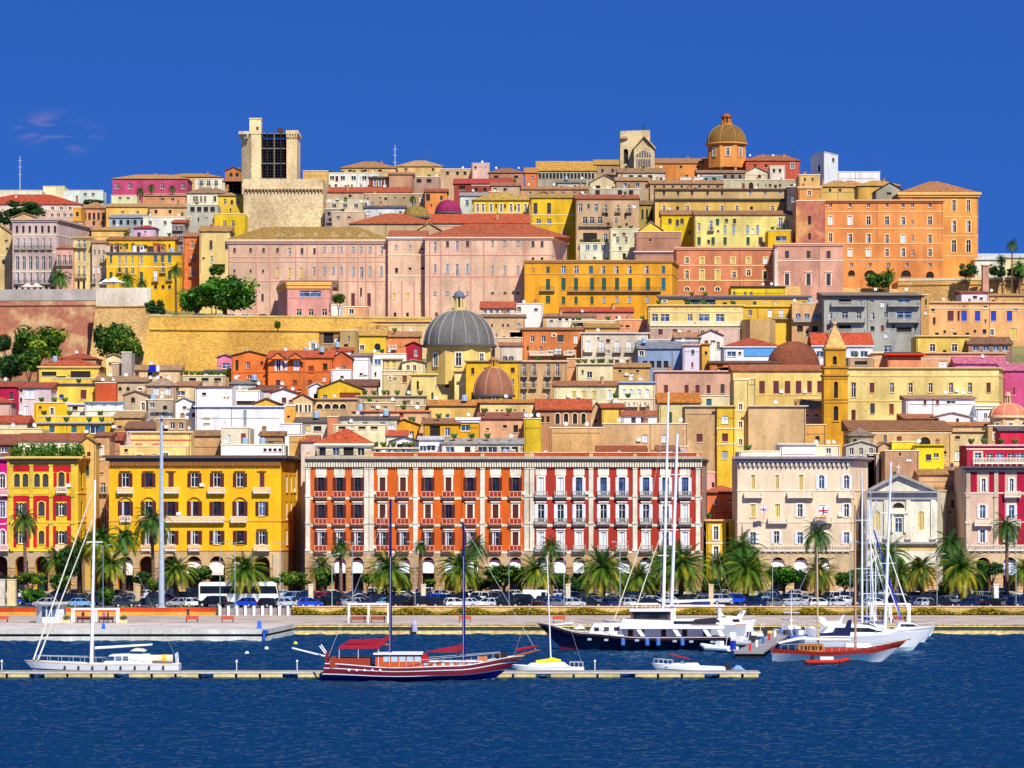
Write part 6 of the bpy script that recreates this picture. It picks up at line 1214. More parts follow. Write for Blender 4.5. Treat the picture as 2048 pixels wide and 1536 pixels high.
for px, py, Y, hw, hh, k, lab in [(62,1158,505,30,12,1,'low orange tinged tree before the red and yellow palazzo'),(68,1192,490,28,14,3,'round green bush left of the white kiosk'),(140,1120,512,22,26,2,'dark tree behind the left sailing boat mast'),(212,1192,492,18,16,0,'green bush behind the white bus frame'),(285,1155,512,20,10,2,'small clipped tree before the yellow arches'),(308,1170,505,14,14,1,'reddish shrub before the yellow arches'),(402,1148,512,26,14,0,'leafy tree left of the white coach'),(590,1158,510,32,14,1,'orange tinged tree before the shaded flank'),(650,1160,512,20,12,0,'small tree before the orange brick arcade'),(735,1158,512,14,10,0,'small shrub right of the orange brick arcade'),(858,1165,510,14,7,1,'rust coloured shrub below an orange palazzo arch'),(1008,1150,508,46,18,0,'wide bushy tree before the bright orange palazzo arcade'),(1118,1160,510,22,12,0,'olive shrub before the brick red arcade'),(1270,1172,515,36,14,2,'dark bush among the date palms'),(1568,1150,512,40,18,3,'broad round tree before the cream palazzo arches'),(1722,1160,512,28,22,2,'dark trees behind the cluster of masts'),(1888,1178,505,12,14,3,'small green tree among the cars near the church'),(1984,1138,505,26,12,2,'umbrella shaped tree before the crimson palazzo'),(1690,1160,508,22,14,0,'shrub left of the cluster of masts'),(120,1165,508,24,15,0,'shrub behind the white kiosk roof'),(545,1165,514,16,10,0,'shrub above the coach nose'),(805,1168,512,22,13,2,'dark shrub left of the cream pilaster lamp'),(960,1168,513,26,12,0,'shrub right of the middle wide date palm'),(1160,1168,512,24,13,2,'dark shrub left of the leftmost huge date palm'),(1322,1168,512,28,14,0,'shrub between the two tall white masts and a huge palm'),(1425,1170,512,24,12,2,'dark shrub below the slim yellow house'),(1755,1168,512,26,14,0,'shrub just right of the cluster of masts'),(1955,1165,512,20,13,0,'shrub right of the great round date palm'),(20,1168,505,18,14,2,'dark shrub at the left edge of the avenue')]:
    tree(lab, px, py, Y, hw, hh*1.1, k, 2.2, group='trees along the waterfront avenue')
# ------------------------------------------------------------------ water and quay
def water_mat():
    m = bpy.data.materials.new('sea_water'); m.use_nodes = True; t = m.node_tree; n = t.nodes; l = t.links; p = n['Principled BSDF']
    p.inputs['Base Color'].default_value = (.003, .032, .085, 1); p.inputs['Roughness'].default_value = .12; p.inputs['IOR'].default_value = 1.33
    g = n.new('ShaderNodeNewGeometry'); last = None
    for sc, sq, st, dist, det in ((1.4, (1, 1.3, 1), .8, .35, 6), (4.0, (1, 1.3, 1), .5, .08, 3)):
        mm = n.new('ShaderNodeMapping'); mm.inputs['Scale'].default_value = sq; mm.inputs['Rotation'].default_value = (0, 0, .15); l.new(g.outputs['Position'], mm.inputs[0])
        q = n.new('ShaderNodeTexNoise'); q.inputs['Scale'].default_value = sc; q.inputs['Detail'].default_value = det; q.inputs['Distortion'].default_value = .4; l.new(mm.outputs[0], q.inputs[0])
        b_ = n.new('ShaderNodeBump'); b_.inputs['Strength'].default_value = st; b_.inputs['Distance'].default_value = dist; l.new(q.outputs[0], b_.inputs['Height'])
        if last: l.new(last.outputs[0], b_.inputs['Normal'])
        last = b_
    l.new(last.outputs[0], p.inputs['Normal']); p.inputs['Specular IOR Level'].default_value = 0; p.inputs['Roughness'].default_value = 1
    gl = n.new('ShaderNodeBsdfGlossy'); gl.inputs['Roughness'].default_value = .18; gl.inputs['Color'].default_value = (.42, .72, 1, 1); l.new(last.outputs[0], gl.inputs['Normal']); fr = n.new('ShaderNodeFresnel'); fr.inputs[0].default_value = 1.33; l.new(last.outputs[0], fr.inputs['Normal'])
    mn = n.new('ShaderNodeMath'); mn.operation = 'MINIMUM'; mn.inputs[1].default_value = .58; l.new(fr.outputs[0], mn.inputs[0]); mx = n.new('ShaderNodeMixShader'); l.new(mn.outputs[0], mx.inputs[0]); l.new(p.outputs[0], mx.inputs[1]); l.new(gl.outputs[0], mx.inputs[2]); l.new(mx.outputs[0], n['Material Output'].inputs[0])
    return m
import numpy as np
def sea():
    rows_, cols = 620, 470; Ys = 212+(437.0-212)*(np.arange(rows_)/(rows_-1))**1.0; px = np.linspace(-350, 2400, cols)
    Yg, Pg = np.meshgrid(Ys, px, indexing='ij'); X = (Pg-HX)*Yg/F; Z = np.zeros_like(X); g = np.random.default_rng(4)
    for i in range(60):
        lam = .5*(1.037**i); a = g.normal(-1.35, .55); k = 2*np.pi/lam; amp = .0108*lam**.7; Z += amp*np.sin(k*(X*np.cos(a)+Yg*np.sin(a))+g.uniform(0, 6.28)+.8*np.sin(X*.05+Yg*.03+i))
    Z -= .02; me = bpy.data.meshes.new('sea_water'); n = rows_*cols; me.vertices.add(n); me.vertices.foreach_set('co', np.stack([X, Yg, Z], -1).astype('f').ravel())
    i, j = np.meshgrid(np.arange(rows_-1), np.arange(cols-1), indexing='ij'); v = (i*cols+j).ravel(); f = np.stack([v, v+1, v+cols+1, v+cols], -1).ravel(); q = len(v)
    me.loops.add(q*4); me.loops.foreach_set('vertex_index', f.astype('i')); me.polygons.add(q); me.polygons.foreach_set('loop_start', np.arange(0, q*4, 4).astype('i')); me.polygons.foreach_set('use_smooth', np.ones(q, bool)); me.update(calc_edges=True)
    me.materials.append(water_mat()); o = bpy.data.objects.new('sea_water', me); COL.objects.link(o); o['kind'] = 'structure'
sea(); wm = water_mat()
s = MB(); s.face([(-1500, -200, -.5), (1500, -200, -.5), (1500, 437.5, -.5), (-1500, 437.5, -.5)], wm); struct('outer_sea_water', s)
s = MB(); s.face([(-1500, -200, -6), (1500, -200, -6), (1500, 437.5, -6), (-1500, 437.5, -6)], mat('ground', '2a3438')); struct('sea_bed', s)
s = MB(); qm = mat('stone', 'ecd090'); s.box(-1200, 1200, 436.8, 438, -5, 1.32, qm); s.box(-1200, 1200, 436.74, 438.2, 1.32, 1.5, mat('stone', 'c8b8a0')); struct('quay_wall', s)
s = MB(); s.box(-1200, 1200, 438.21, 470, 1.0, 1.5, mat('ground', 'b8a89c')); struct('promenade_paving', s)
s = MB(); s.box(-1200, 1200, 470.9, 575, 1.6, 2.2, mat('ground', '55555a')); struct('asphalt_road', s)
s = MB(); s.box(-1200, 1200, 554, 559.9, 2.21, 2.33, mat('ground', 'a89888')); struct('pavement', s)
s = MB()
for i in range(60): x = -110+i*4; s.box(x, x+.14, 476, 481, 2.201, 2.206, mat('flat', 'd8d8d4'))
struct('parking_markings', s)
# retaining walls of the promenade
s = MB(); s.box(PX(585, 470), 220, 470.1, 470.8, 1.5, 2.75, mat('stone', 'd8b878', st=.5)); s.box(PX(585, 470)-.1, 220, 470.0, 470.85, 2.75, 2.9, mat('flat', 'e0c0a0')); rt = root('low_wall', "long low stone wall with a golden hedge between promenade and parked cars", 'wall', (60, 470.4, 1.5)); s.build('wall', rt, (60, 470.4, 1.5))
def strip_leaf(name, x0, x1, y, z0, h, cols, n, label, cat):
    r = random.Random(5); s = MB(); ms = [mat('leaf', c) for c in cols]
    for i in range(n):
        x = r.uniform(x0, x1); p = Vector((x, y+r.uniform(-.5, .4), z0+r.uniform(0, h)*(.6+.4*math.sin(x*.7)))); a = Vector((r.uniform(-1, 1), r.uniform(-1, 1), r.uniform(-1, 1))).normalized()*.2; q = a.orthogonal().normalized()*.15
        s.face([p-a, p-q, p+a, p+q], ms[r.randrange(len(ms))])
    o = s.build(name); o['label'] = label; o['category'] = cat; o['kind'] = 'stuff'
strip_leaf('hedge', PX(585, 469), 85, 469.5, 1.7, 1.05, ('8c8418', 'a89820', '6c6c18', '9c6c20'), 14000, "golden green hedge growing along the low stone wall", 'hedge')
s = MB(); s.box(-95, PX(432, 470), 470.1, 470.8, 1.5, 2.65, mat('wall', 'd04a20')); s.box(-95, PX(432, 470), 469.5, 470.09, 1.5, 2.0, mat('wall', 'e8a848')); rt = root('orange_wall', "low wall painted brick orange with an ochre foot at the left end of the promenade", 'wall', (-70, 470.4, 1.5)); s.build('wall', rt, (-70, 470.4, 1.5))
strip_leaf('grass_strip', -95, PX(432, 471), 471.4, 2.2, .5, ('4c8018', '6c9820'), 6000, "strip of green grass above the orange painted wall", 'grass')
s = MB(); s.box(-95, PX(432, 470), 470.81, 473, 1.6, 2.45, mat('ground', '4c6c24')); struct('grass_verge', s)
rt = root('white_column_fence', "short balustrade of white posts between the orange wall and the hedge", 'fence', (PX(510, 469), 469, 1.5)); s = MB()
for i in range(9): x = PX(440+i*17, 469)-PX(510, 469); s.box(x-.2, x+.2, -.2, .2, 0, 1.5, WHITE)
s.build('post_row', rt); s = MB(); s.box(PX(436, 469)-PX(510, 469), PX(582, 469)-PX(510, 469), .25, .5, 0, 1.1, mat('wall', '9c8c90')); s.build('wall_panel', rt)
# left concrete berth
rt = root('concrete_berth', "wide white concrete berth with a dark slot along its face at the left", 'pier', (PX(290, 417), 425, 0)); org = tuple(rt.location); cm2 = mat('wall', 'dcd6d0')
s = MB(); xa, xb, xc = PX(-120, 417), PX(533, 417), PX(590, 436.6); s.prism([(xa, 417), (xb, 417), (xc, 436.5), (xa, 436.5)], .95, 1.62, cm2, mat('ground', 'c8c0b8')); s.prism([(xa, 417), (xb, 417), (xc, 436.5), (xa, 436.5)], -1.5, .6, cm2); s.prism([(xa, 417.5), (xb-.5, 417.5), (xc-.5, 436.4), (xa, 436.4)], .601, .949, DARK); s.build('deck', rt, org)
s = MB(); s.tube((xb, 416.8, 1.0), (xb, 416.8, 1.5), .3, .3, mat('paint', '2858b0'), 8); s.box(xb-.5, xb-.1, 416.6, 416.96, -.3, 1.6, mat('paint', '2858b0')); s.build('fender', rt, org)
# the floating pontoon
rt = root('floating_pontoon', "long grey floating pontoon on cream floats, crossing the picture in the water", 'pontoon', (PX(720, 332), 333, 0)); org = tuple(rt.location)
dk = mat('wall', 'a8a098'); xl, xr = PX(-80, 332), PX(1519, 332); s = MB(); s.box(xl, xr, 331, 334.6, .56, .68, dk); s.box(xl, xr, 330.9, 330.99, .52, .7, mat('flat', 'c8c0bc')); s.build('deck', rt, org)
fl = mat('wall', 'e8cc90'); x = PX(-76, 332); k = 0
while x < xr-1:
    w_ = 2.35; g = .28
    if k % 3 == 2: g = 1.7
    s = MB(); s.box(x, min(x+w_, xr-.2), 330.96, 334.4, -.4, .515, fl); s.box(x+.02, min(x+w_, xr-.2)-.02, 330.93, 330.955, -.05, .13, mat('flat', '4c5c30')); s.build('float', rt, org); x += w_+g; k += 1
s = MB()
for px in (3, 473, 594, 1190): X = PX(px, 334); s.tube((X, 334.2, .6), (X, 334.2, 1.8), .05, .05, WHITE, 5); s.box(X-.1, X+.1, 334.1, 334.3, 1.6, 1.85, WHITE)
s.build('service_posts', rt, org)
# second pier
rt = root('wooden_pier', "short grey pier running back to the quay beside the navy yacht", 'pier', (PX(1520, 400), 400, 0)); org = tuple(rt.location)
s = MB(); s.prism([(PX(1468, 372), 372), (PX(1527, 372), 372), (PX(1592, 437), 436.4), (PX(1560, 437), 436.4)], .55, .8, mat('wall', 'a0989c')); s.build('deck', rt, org); s = MB(); s.prism([(PX(1470, 372), 372.3), (PX(1524, 372), 372.3), (PX(1526, 376), 376), (PX(1472, 376), 376)], -.3, .54, DARK); s.build('float', rt, org)
s = MB()
for i in range(7):
    t = i/6; X = PX(1500, 375)*(1-t)+PX(1572, 430)*t; s.box(X-.15, X+.15, 375+t*55-.15, 375.15+t*55, .8, 1.7, mat('flat', ['c83020', 'e8e4e0', '3060b0'][i % 3]))
s.build('service_posts', rt, org)

# ------------------------------------------------------------------ vehicles
CARC = {'silver': 'c4c8d0', 'white': 'f0f2f4', 'black': '16181e', 'navy blue': '1c2c5c', 'bright blue': '1848d8', 'grey': '70767e', 'red': 'c81c1c', 'dark grey': '30343c', 'light blue': '7ca8d8', 'yellow': 'e8d020'}
TYRE = mat('flat', '141414'); HUB = mat('paint', 'b8bcc0'); CGL = mat('paint', '141c28', rough=.06); LAMP = mat('paint', 'f0f0e8', rough=.1); TAIL = mat('paint', 'a01818')
def car_proto(kind, colr):
    m = mat('paint', CARC[colr], coat=.5); L, W, Hh = {'hatchback': (3.9, 1.65, 1.48), 'saloon': (4.5, 1.75, 1.44), 'suv': (4.6, 1.85, 1.78), 'small van': (4.3, 1.8, 1.85), 'city car': (3.5, 1.55, 1.5)}[kind]
    if kind == 'saloon': low = [(0, .35), (0, .85), (.12, .95), (.98, 1.0), (3.3, .95), (4.4, .78), (4.5, .6), (4.5, .35)]; cab = [(.75, .95), (1.35, Hh), (2.7, Hh), (3.5, .93)]
    elif kind == 'suv': low = [(0, .45), (0, 1.0), (.1, 1.1), (3.5, 1.1), (4.5, .98), (4.6, .75), (4.6, .45)]; cab = [(.08, 1.1), (.35, Hh), (2.9, Hh), (3.6, 1.08)]
    elif kind == 'small van': low = [(0, .4), (0, 1.05), (.05, 1.1), (3.3, 1.1), (4.2, .9), (4.3, .7), (4.3, .4)]; cab = [(.03, 1.1), (.1, Hh), (2.7, Hh), (3.45, 1.08)]
    else: q = L/3.9; low = [(0, .35), (0, .8), (.06*q, .92), (2.9*q, .95), (3.75*q, .8), (L, .62), (L, .35)]; cab = [(.1*q, .92), (.45*q, Hh), (2.1*q, Hh), (3.05*q, .93)]
    rt = bpy.data.objects.new('parked_car', None); COL.objects.link(rt); h = W/2
    s = MB(); n = len(low)
    a_ = [(x-L/2, -h, z) for x, z in low]; b_ = [(x-L/2, h, z) for x, z in low]; s.face(a_[::-1], m); s.face(b_, m)
    for i in range(n): j = (i+1) % n; s.face([a_[i], a_[j], b_[j], b_[i]], m)
    ci = h*.8
    c0 = [(x-L/2, -h*.94 if k in (0, 3) else -ci, z) for k, (x, z) in enumerate(cab)]; c1 = [(x, -y, z) for x, y, z in c0]
    s.face([c0[1], c0[2], c1[2], c1[1]], m)     # roof
    for A in (c0, c1):      # pillars
        for t in (0, .38, .52, 1): 
            p = Vector(A[0]).lerp(Vector(A[3]), t if t in (0, 1) else t); q = Vector(A[1]).lerp(Vector(A[2]), t); s.tube(p, q, .05, .04, m, 4)
        s.tube(A[1], A[2], .05, .05, m, 4)
    s.box(-L/2-.06, -L/2+.1, -h*.95, h*.95, .35, .55, m); s.box(L/2-.1, L/2+.06, -h*.95, h*.95, .35, .52, m); o = s.build('body', rt)
    s = MB(); s.face([c0[0], c0[1], c1[1], c1[0]][::-1], CGL); s.face([c0[3], c1[3], c1[2], c0[2]][::-1], CGL); s.face([c0[0], c0[3], c0[2], c0[1]], CGL); s.face([c1[0], c1[1], c1[2], c1[3]], CGL); s.build('windows', rt)
    for sx in (-1, 1):
        for sy in (-1, 1):
            s = MB(); R_ = .31 if kind != 'suv' else .38; y = sy*(h-.08); s.tube((0, -.1*sy, 0), (0, .1*sy, 0), R_, R_, TYRE, 14); s.tube((0, .1*sy, 0), (0, .115*sy, 0), R_*.62, R_*.6, HUB, 10); s.build('wheel', rt, loc=(sx*L*.31, y, R_))
    for sy in (-1, 1):
        s = MB(); s.box(L/2-.04, L/2+.03, sy*h*.72-.18, sy*h*.72+.18, .6, .75, LAMP); s.build('headlight', rt)
        s = MB(); s.box(-L/2-.03, -L/2+.03, sy*h*.78-.12, sy*h*.78+.12, .62, .85, TAIL); s.build('tail_light', rt)
    return rt
PROT = {}; CARS = []
def put_car(px, Y, kind, colr, rz, zz=2.2):
    k = (kind, colr)
    if k not in PROT: PROT[k] = car_proto(*k)
    c = copy_tree(PROT[k]); c.location = (PX(px, Y), Y, zz); c.rotation_euler = (0, 0, rz); CARS.append([c, px, Y, kind, colr, zz]); return c
rc = random.Random(21)
FRONT = [(90,'n','s'),(160,'b','l'),(248,'k','d'),(296,'s','d'),(357,'h','s'),(386,'h','w'),(425,'o','b'),(490,'c','bb'),(540,'h','b'),(570,'c','s'),(620,'h','bb'),(658,'h','b'),(706,'h','s'),(742,'s','n'),(775,'s','lb'),(800,'v','b'),(848,'o','b'),(880,'h','b'),(912,'h','w'),(935,'s','w'),(975,'h','w'),(1014,'h','b'),(1050,'s','b'),(1110,'h','g'),(1148,'c','s'),(1180,'h','b'),(1225,'h','n'),(1262,'h','s'),(1300,'s','b'),(1510,'s','n'),(1548,'h','g'),(1588,'s','s'),(1640,'h','w'),(1676,'h','s'),(1752,'h','w'),(1790,'v','b'),(1855,'h','s'),(1885,'s','b'),(1935,'h','n'),(1985,'s','b'),(2010,'h','g'),(2042,'o','n')]
KD = {'h': 'hatchback', 's': 'saloon', 'o': 'suv', 'v': 'small van', 'c': 'city car', 'k': 'city car', 'n': 'hatchback', 'b': 'saloon'}
CD = {'s': 'silver', 'w': 'white', 'b': 'black', 'n': 'navy blue', 'bb': 'bright blue', 'g': 'grey', 'r': 'red', 'd': 'dark grey', 'l': 'light blue', 'lb': 'light blue'}
for i, (px, k, c) in enumerate(FRONT): put_car(px, 485+rc.uniform(-.6, .6), KD[k], CD[c], rc.choice([.3, .5, .7, 2.7, .4])+rc.uniform(-.15, .15))
for i in range(58):
    px = 100+i*34+rc.uniform(-8, 8)
    if 385 < px < 575 or 1045 < px < 1125: continue
    put_car(px, 506+rc.uniform(-.5, .5), rc.choice(['hatchback', 'saloon', 'hatchback', 'city car', 'suv', 'small van']), 'red' if 625 < px < 655 else rc.choice(['silver', 'white', 'black', 'dark grey', 'navy blue', 'silver', 'grey', 'white', 'black', 'light blue', 'white']), rc.choice([0, math.pi])+rc.uniform(-.35, .35))
for i in range(56):
    px = 60+i*35.5+rc.uniform(-7, 7)
    if not (335 < px < 600): put_car(px, 495.5+rc.uniform(-.5, .5), rc.choice(['hatchback', 'saloon', 'city car', 'suv', 'hatchback']), rc.choice(['black', 'dark grey', 'navy blue', 'black', 'silver', 'dark grey', 'white', 'grey', 'bright blue']), rc.choice([0, math.pi, .6])+rc.uniform(-.3, .3))
for i in range(44):
    px = 20+i*46+rc.uniform(-10, 10)
    put_car(px, 527+rc.uniform(-1, 1), rc.choice(['hatchback', 'saloon', 'hatchback', 'small van']), rc.choice(['silver', 'white', 'black', 'dark grey', 'silver', 'grey', 'white', 'navy blue']), rc.choice([0, math.pi])+rc.uniform(-.25, .25))
for px, k, c in ((318,'hatchback','white'),(338,'saloon','silver'),(358,'hatchback','dark grey'),(388,'hatchback','grey'),(408,'city car','navy blue'),(440,'saloon','white'),(466,'hatchback','silver'),(486,'city car','white'),(527,'saloon','black')):
    put_car(px, 768, k, c, rc.choice([0, math.pi])+rc.uniform(-.2, .2), 65.3)
for px, k, c in ((742,'saloon','black'),(762,'city car','light blue'),(776,'hatchback','red'),(800,'hatchback','dark grey'),(816,'hatchback','black')):
    put_car(px, 790, k, c, rc.uniform(-.3, .3), 65.8)
for k in PROT: unlink_tree(PROT[k])
ORD = ['leftmost', 'second', 'third', 'fourth', 'fifth', 'sixth', 'seventh']
def rowname(c): return 'on the terrace' if c[5] > 50 else {0: 'in front row', 1: 'in middle row', 2: 'in far lane', 3: 'in second row'}[0 if c[2] < 490 else 3 if c[2] < 500 else 1 if c[2] < 516 else 2]
grp = {}
for c in CARS:
    k = (c[4], c[3], rowname(c), near(c[1]) if c[5] < 50 else 'the umbrella pine' if c[1] < 600 else 'the foot of the seminary'); grp.setdefault(k, []).append(c)
for k, l in grp.items():
    l.sort(key=lambda c: c[1])
    for i, c in enumerate(l):
        base = "%s %s %s by %s" % k; tag(c[0], (ORD[i]+' '+base) if len(l) > 1 else base, 'car', 'parked cars')
# coach and white van
rt = root('tour_coach', "long white tour coach with a dark window band behind the round date palm", 'coach', (PX(477, 500), 500, 2.2)); s = MB(); wp = mat('paint', 'f2f2ea'); L = 13.0
s.side([(-L/2, .4), (L/2, .4), (L/2+.25, 1.4), (L/2-.1, 3.3), (L/2-.9, 3.7), (-L/2+.2, 3.6), (-L/2, 3.3)], -1.25, 1.25, wp); s.build('body', rt)
s = MB(); s.side([(-L/2+.2, 1.75), (L/2+.1, 1.75), (L/2-.2, 3.0), (-L/2+.2, 3.0)], -1.27, -1.255, CGL); s.side([(L/2+.26, 1.5), (L/2+.28, 1.5), (L/2-.02, 3.2), (L/2-.04, 3.2)], -1.1, 1.1, CGL); s.build('windows', rt)
for x in (-L*.33, L*.33):
    for y in (-1.1, 1.1): s = MB(); s.tube((0, -.15, 0), (0, .15, 0), .5, .5, TYRE, 14); s.build('wheel', rt, loc=(x, y, .5))
rt = root('delivery_van', "tall white delivery van parked behind the front row before the red palazzo", 'van', (PX(1080, 496), 496, 2.2)); s = MB(); L = 5.6
s.side([(-L/2, .4), (L/2, .4), (L/2, 1.1), (L/2-1.0, 1.4), (L/2-1.7, 2.4), (-L/2, 2.5)], -1.0, 1.0, wp); s.build('body', rt); s = MB(); s.side([(L/2-1.75, 1.5), (L/2-1.15, 1.5), (L/2-1.75, 2.2)], -1.02, -1.005, CGL); s.box(L/2-1.9, L/2-2.6, -1.02, -1.005, 1.5, 2.1, CGL); s.build('windows', rt)
for x in (-L*.32, L*.3):
    for y in (-.9, .9): s = MB(); s.tube((0, -.12, 0), (0, .12, 0), .36, .36, TYRE, 14); s.build('wheel', rt, loc=(x, y, .36))

# ------------------------------------------------------------------ street furniture
def lamp(label, px, Y, ytop, r, col, zb=2.2, kind=0, nm='street_lamp', cat='street lamp', group=None):
    rt = root(nm, label, cat, (PX(px, Y), Y, zb), 0, group); h = PZ(ytop, Y)-zb; m = mat('flat', col); s = MB(); s.tube((0, 0, 0), (0, 0, h), r, r*.7, m, 8); s.box(-r*2, r*2, -r*2, r*2, 0, .3, m); s.build('pole', rt)
    if kind == 0:
        for sx in (-1, 1):
            s = MB(); s.tube((0, 0, h-.1), (sx*1.0, 0, h+.1), .04, .04, m, 5); s.box(min(sx*.8, sx*1.3), max(sx*.8, sx*1.3), -.15, .15, h+.05, h+.2, m); s.build('lamp_head', rt)
    return rt
for px, col in ((206,'7c9cb0'),(440,'88b8b0'),(470,'88b8b0'),(560,'8c98a0'),(664,'a0c8b8'),(705,'98a4a8'),(830,'a0a4a8'),(1018,'8c98a0'),(1128,'b8b4c0'),(1240,'a8b0b4'),(1545,'a8b0a8'),(1700,'98a4a8'),(1874,'a0a8a8'),(2032,'98b8b0')):
    lamp("slender grey twin armed street lamp at %s" % ({206:'the narrow gap',440:'the coach rear',470:'the coach middle',560:'the coach nose',664:'the slender palm',705:'the long block start',830:'the cream pilaster',1018:'the bushy tree',1128:'the delivery van',1240:'the huge palm',1545:'the cream palazzo end',1700:'the mast cluster',1874:'the round palm',2032:'the right edge of the avenue'}[px]), px, 478, 1085+(px % 5)*6, .07, col, group='slender lamps along the parking')
rt = root('floodlight_mast', "giant pale grey floodlight mast with a ring of lamps, tallest pole on the left", 'floodlight mast', (PX(323, 474), 474, 2.2)); z1 = PZ(822, 474); s = MB(); gm = mat('flat', 'a8b8cc'); s.tube((0, 0, 0), (0, 0, z1-2.2), .5, .2, gm, 12); s.lathe([(.9, 0), (.9, .3), (.5, .5)], (0, 0, 0), gm, 12); s.build('pole', rt)
s = MB(); s.lathe([(1.2, z1-2.9), (1.3, z1-2.6), (1.2, z1-2.4), (1.1, z1-2.6), (1.2, z1-2.9)], (0, 0, 0), IRON, 16); s.build('lamp_ring', rt)
for k in range(8):
    a = k*math.pi/4; s = MB(); s.box(-.3, .3, -.3, .2, -.25, .25, mat('flat', '4c5058')); s.build('floodlight', rt, loc=(1.5*math.cos(a), 1.5*math.sin(a), z1-2.7), rz=a)
def frame_thing(label, px0, px1, Y, ytop, zb, nm='canopy_frame', posts=3, cross=False):
    xm = PX((px0+px1)/2, Y); rt = root(nm, label, 'canopy frame', (xm, Y, zb)); h = PZ(ytop, Y)-zb; W_ = (px1-px0)/2*Y/F; s = MB(); s.box(-W_, W_, -.12, .12, h-.22, h, WHITE); s.box(-W_, W_, 2.0, 2.2, h-.22, h, WHITE); s.build('top_beam', rt)
    for i in range(posts):
        x = -W_+.15+(2*W_-.3)*i/(posts-1)
        for y in (0, 2.1): s = MB(); s.box(x-.1, x+.1, y-.1, y+.1, 0, h-.22, WHITE); s.build('post', rt)
    for x in (-W_*.5, W_*.45):
        s = MB(); s.box(x-1.1, x+1.1, .9, 1.4, .4, .48, mat('flat', '9c5040')); s.box(x-1.1, x+1.1, 1.38, 1.44, .5, .95, mat('flat', '9c5040')); s.box(x-1, x-.9, .95, 1.35, 0, .4, IRON); s.box(x+.9, x+1, .95, 1.35, 0, .4, IRON); s.build('bench_seat', rt)
frame_thing("white canopy frame with people and benches beside the white kiosk", 142, 236, 440, 1217, 1.5)
frame_thing("white canopy frame over two benches left of the navy blue mast", 695, 778, 440, 1207, 1.5)
frame_thing("white canopy frame behind the blue stay lines of the right hand yachts", 1742, 1822, 440, 1207, 1.5)
rt = root('kiosk', "white octagonal looking harbour kiosk with tall dark windows and a flat roof", 'kiosk', (PX(102, 442), 442, 1.5)); s = MB(); s.prism([(-2, -.9), (-1, -1.9), (1, -1.9), (2, -.9), (2, 1.5), (-2, 1.5)], 0, 2.75, mat('wall', 'e0e2e4')); s.build('wall', rt)
s = MB(); s.prism([(-2.6, -1.2), (-1.3, -2.6), (1.3, -2.6), (2.6, -1.2), (2.6, 2), (-2.6, 2)], 2.76, 3.0, mat('flat', 'b8b8b8')); s.build('roof', rt)
for x in (-.7, .1, .8): s = MB(); s.box(-.28, .28, -.06, 0, 0, 1.5, GLASSB); s.build('window', rt, loc=(x-.05, -1.9, .95))
for i, (px, col) in enumerate(((2,'d8c8b8'),(24,'e4c898'),(276,'eccc98'),(622,'f0dcc0'),(847,'e8d8c0'),(1136,'eee0c8'),(1422,'f0c8a0'),(1992,'f2ece8'))):
    Y = 491; rt = root('stone_pillar', "square pale stone pillar standing among the cars before %s" % ('the pink palazzo, at the very edge' if px == 2 else 'the pink palazzo beside its twin' if px == 24 else near(px)), 'pillar', (PX(px, Y), Y, 2.2), 0, 'stone gate pillars'); s = MB(); m = mat('wall', col); hh = 3.4 if px > 30 else 4.2; q = .38 if px > 30 else .7; s.box(-q, q, -q, q, .3, hh, m); s.box(-q-.1, q+.1, -q-.1, q+.1, 0, .3, m); s.box(-q-.06, q+.06, -q-.06, q+.06, hh, hh+.15, m); s.build('shaft', rt)
def bench(label, px, Y):
    rt = root('bench', label, 'bench', (PX(px, Y), Y, 1.5)); c = mat('flat', 'c05438'); s = MB(); s.box(-.95, .95, -.25, .25, .42, .48, c); s.build('seat', rt); s = MB(); s.box(-.95, .95, .22, .28, .5, .9, c); s.build('backrest', rt)
    for x in (-.8, .8): s = MB(); s.box(x-.05, x+.05, -.22, .25, 0, .42, IRON); s.build('leg', rt)
for px, l in ((384, 'red wooden bench on the left promenade near a standing person'), (455, 'dark red bench before the white post balustrade'), (4, 'red bench at the left edge of the promenade'), (1118, 'brown bench before the hedge, left of the navy yacht cabin'), (930, 'reddish bench behind the second blue mast')): bench(l, px, 443)
for px, l in ((133, 'left of the canopy frame'), (247, 'right of the canopy frame')):
    rt = root('planter', 'cream planter box with a small shrub just %s by the kiosk' % l, 'planter', (PX(px, 440), 440, 1.5)); s = MB(); s.box(-.6, .6, -.3, .3, 0, .45, mat('wall', 'f0dcb0')); s.build('box', rt); s = MB(); leafball(s, (0, 0, .8), .6, .3, .35, 150, .12, [mat('leaf', '5c6c20')], random.Random(2)); s.build('shrub', rt)
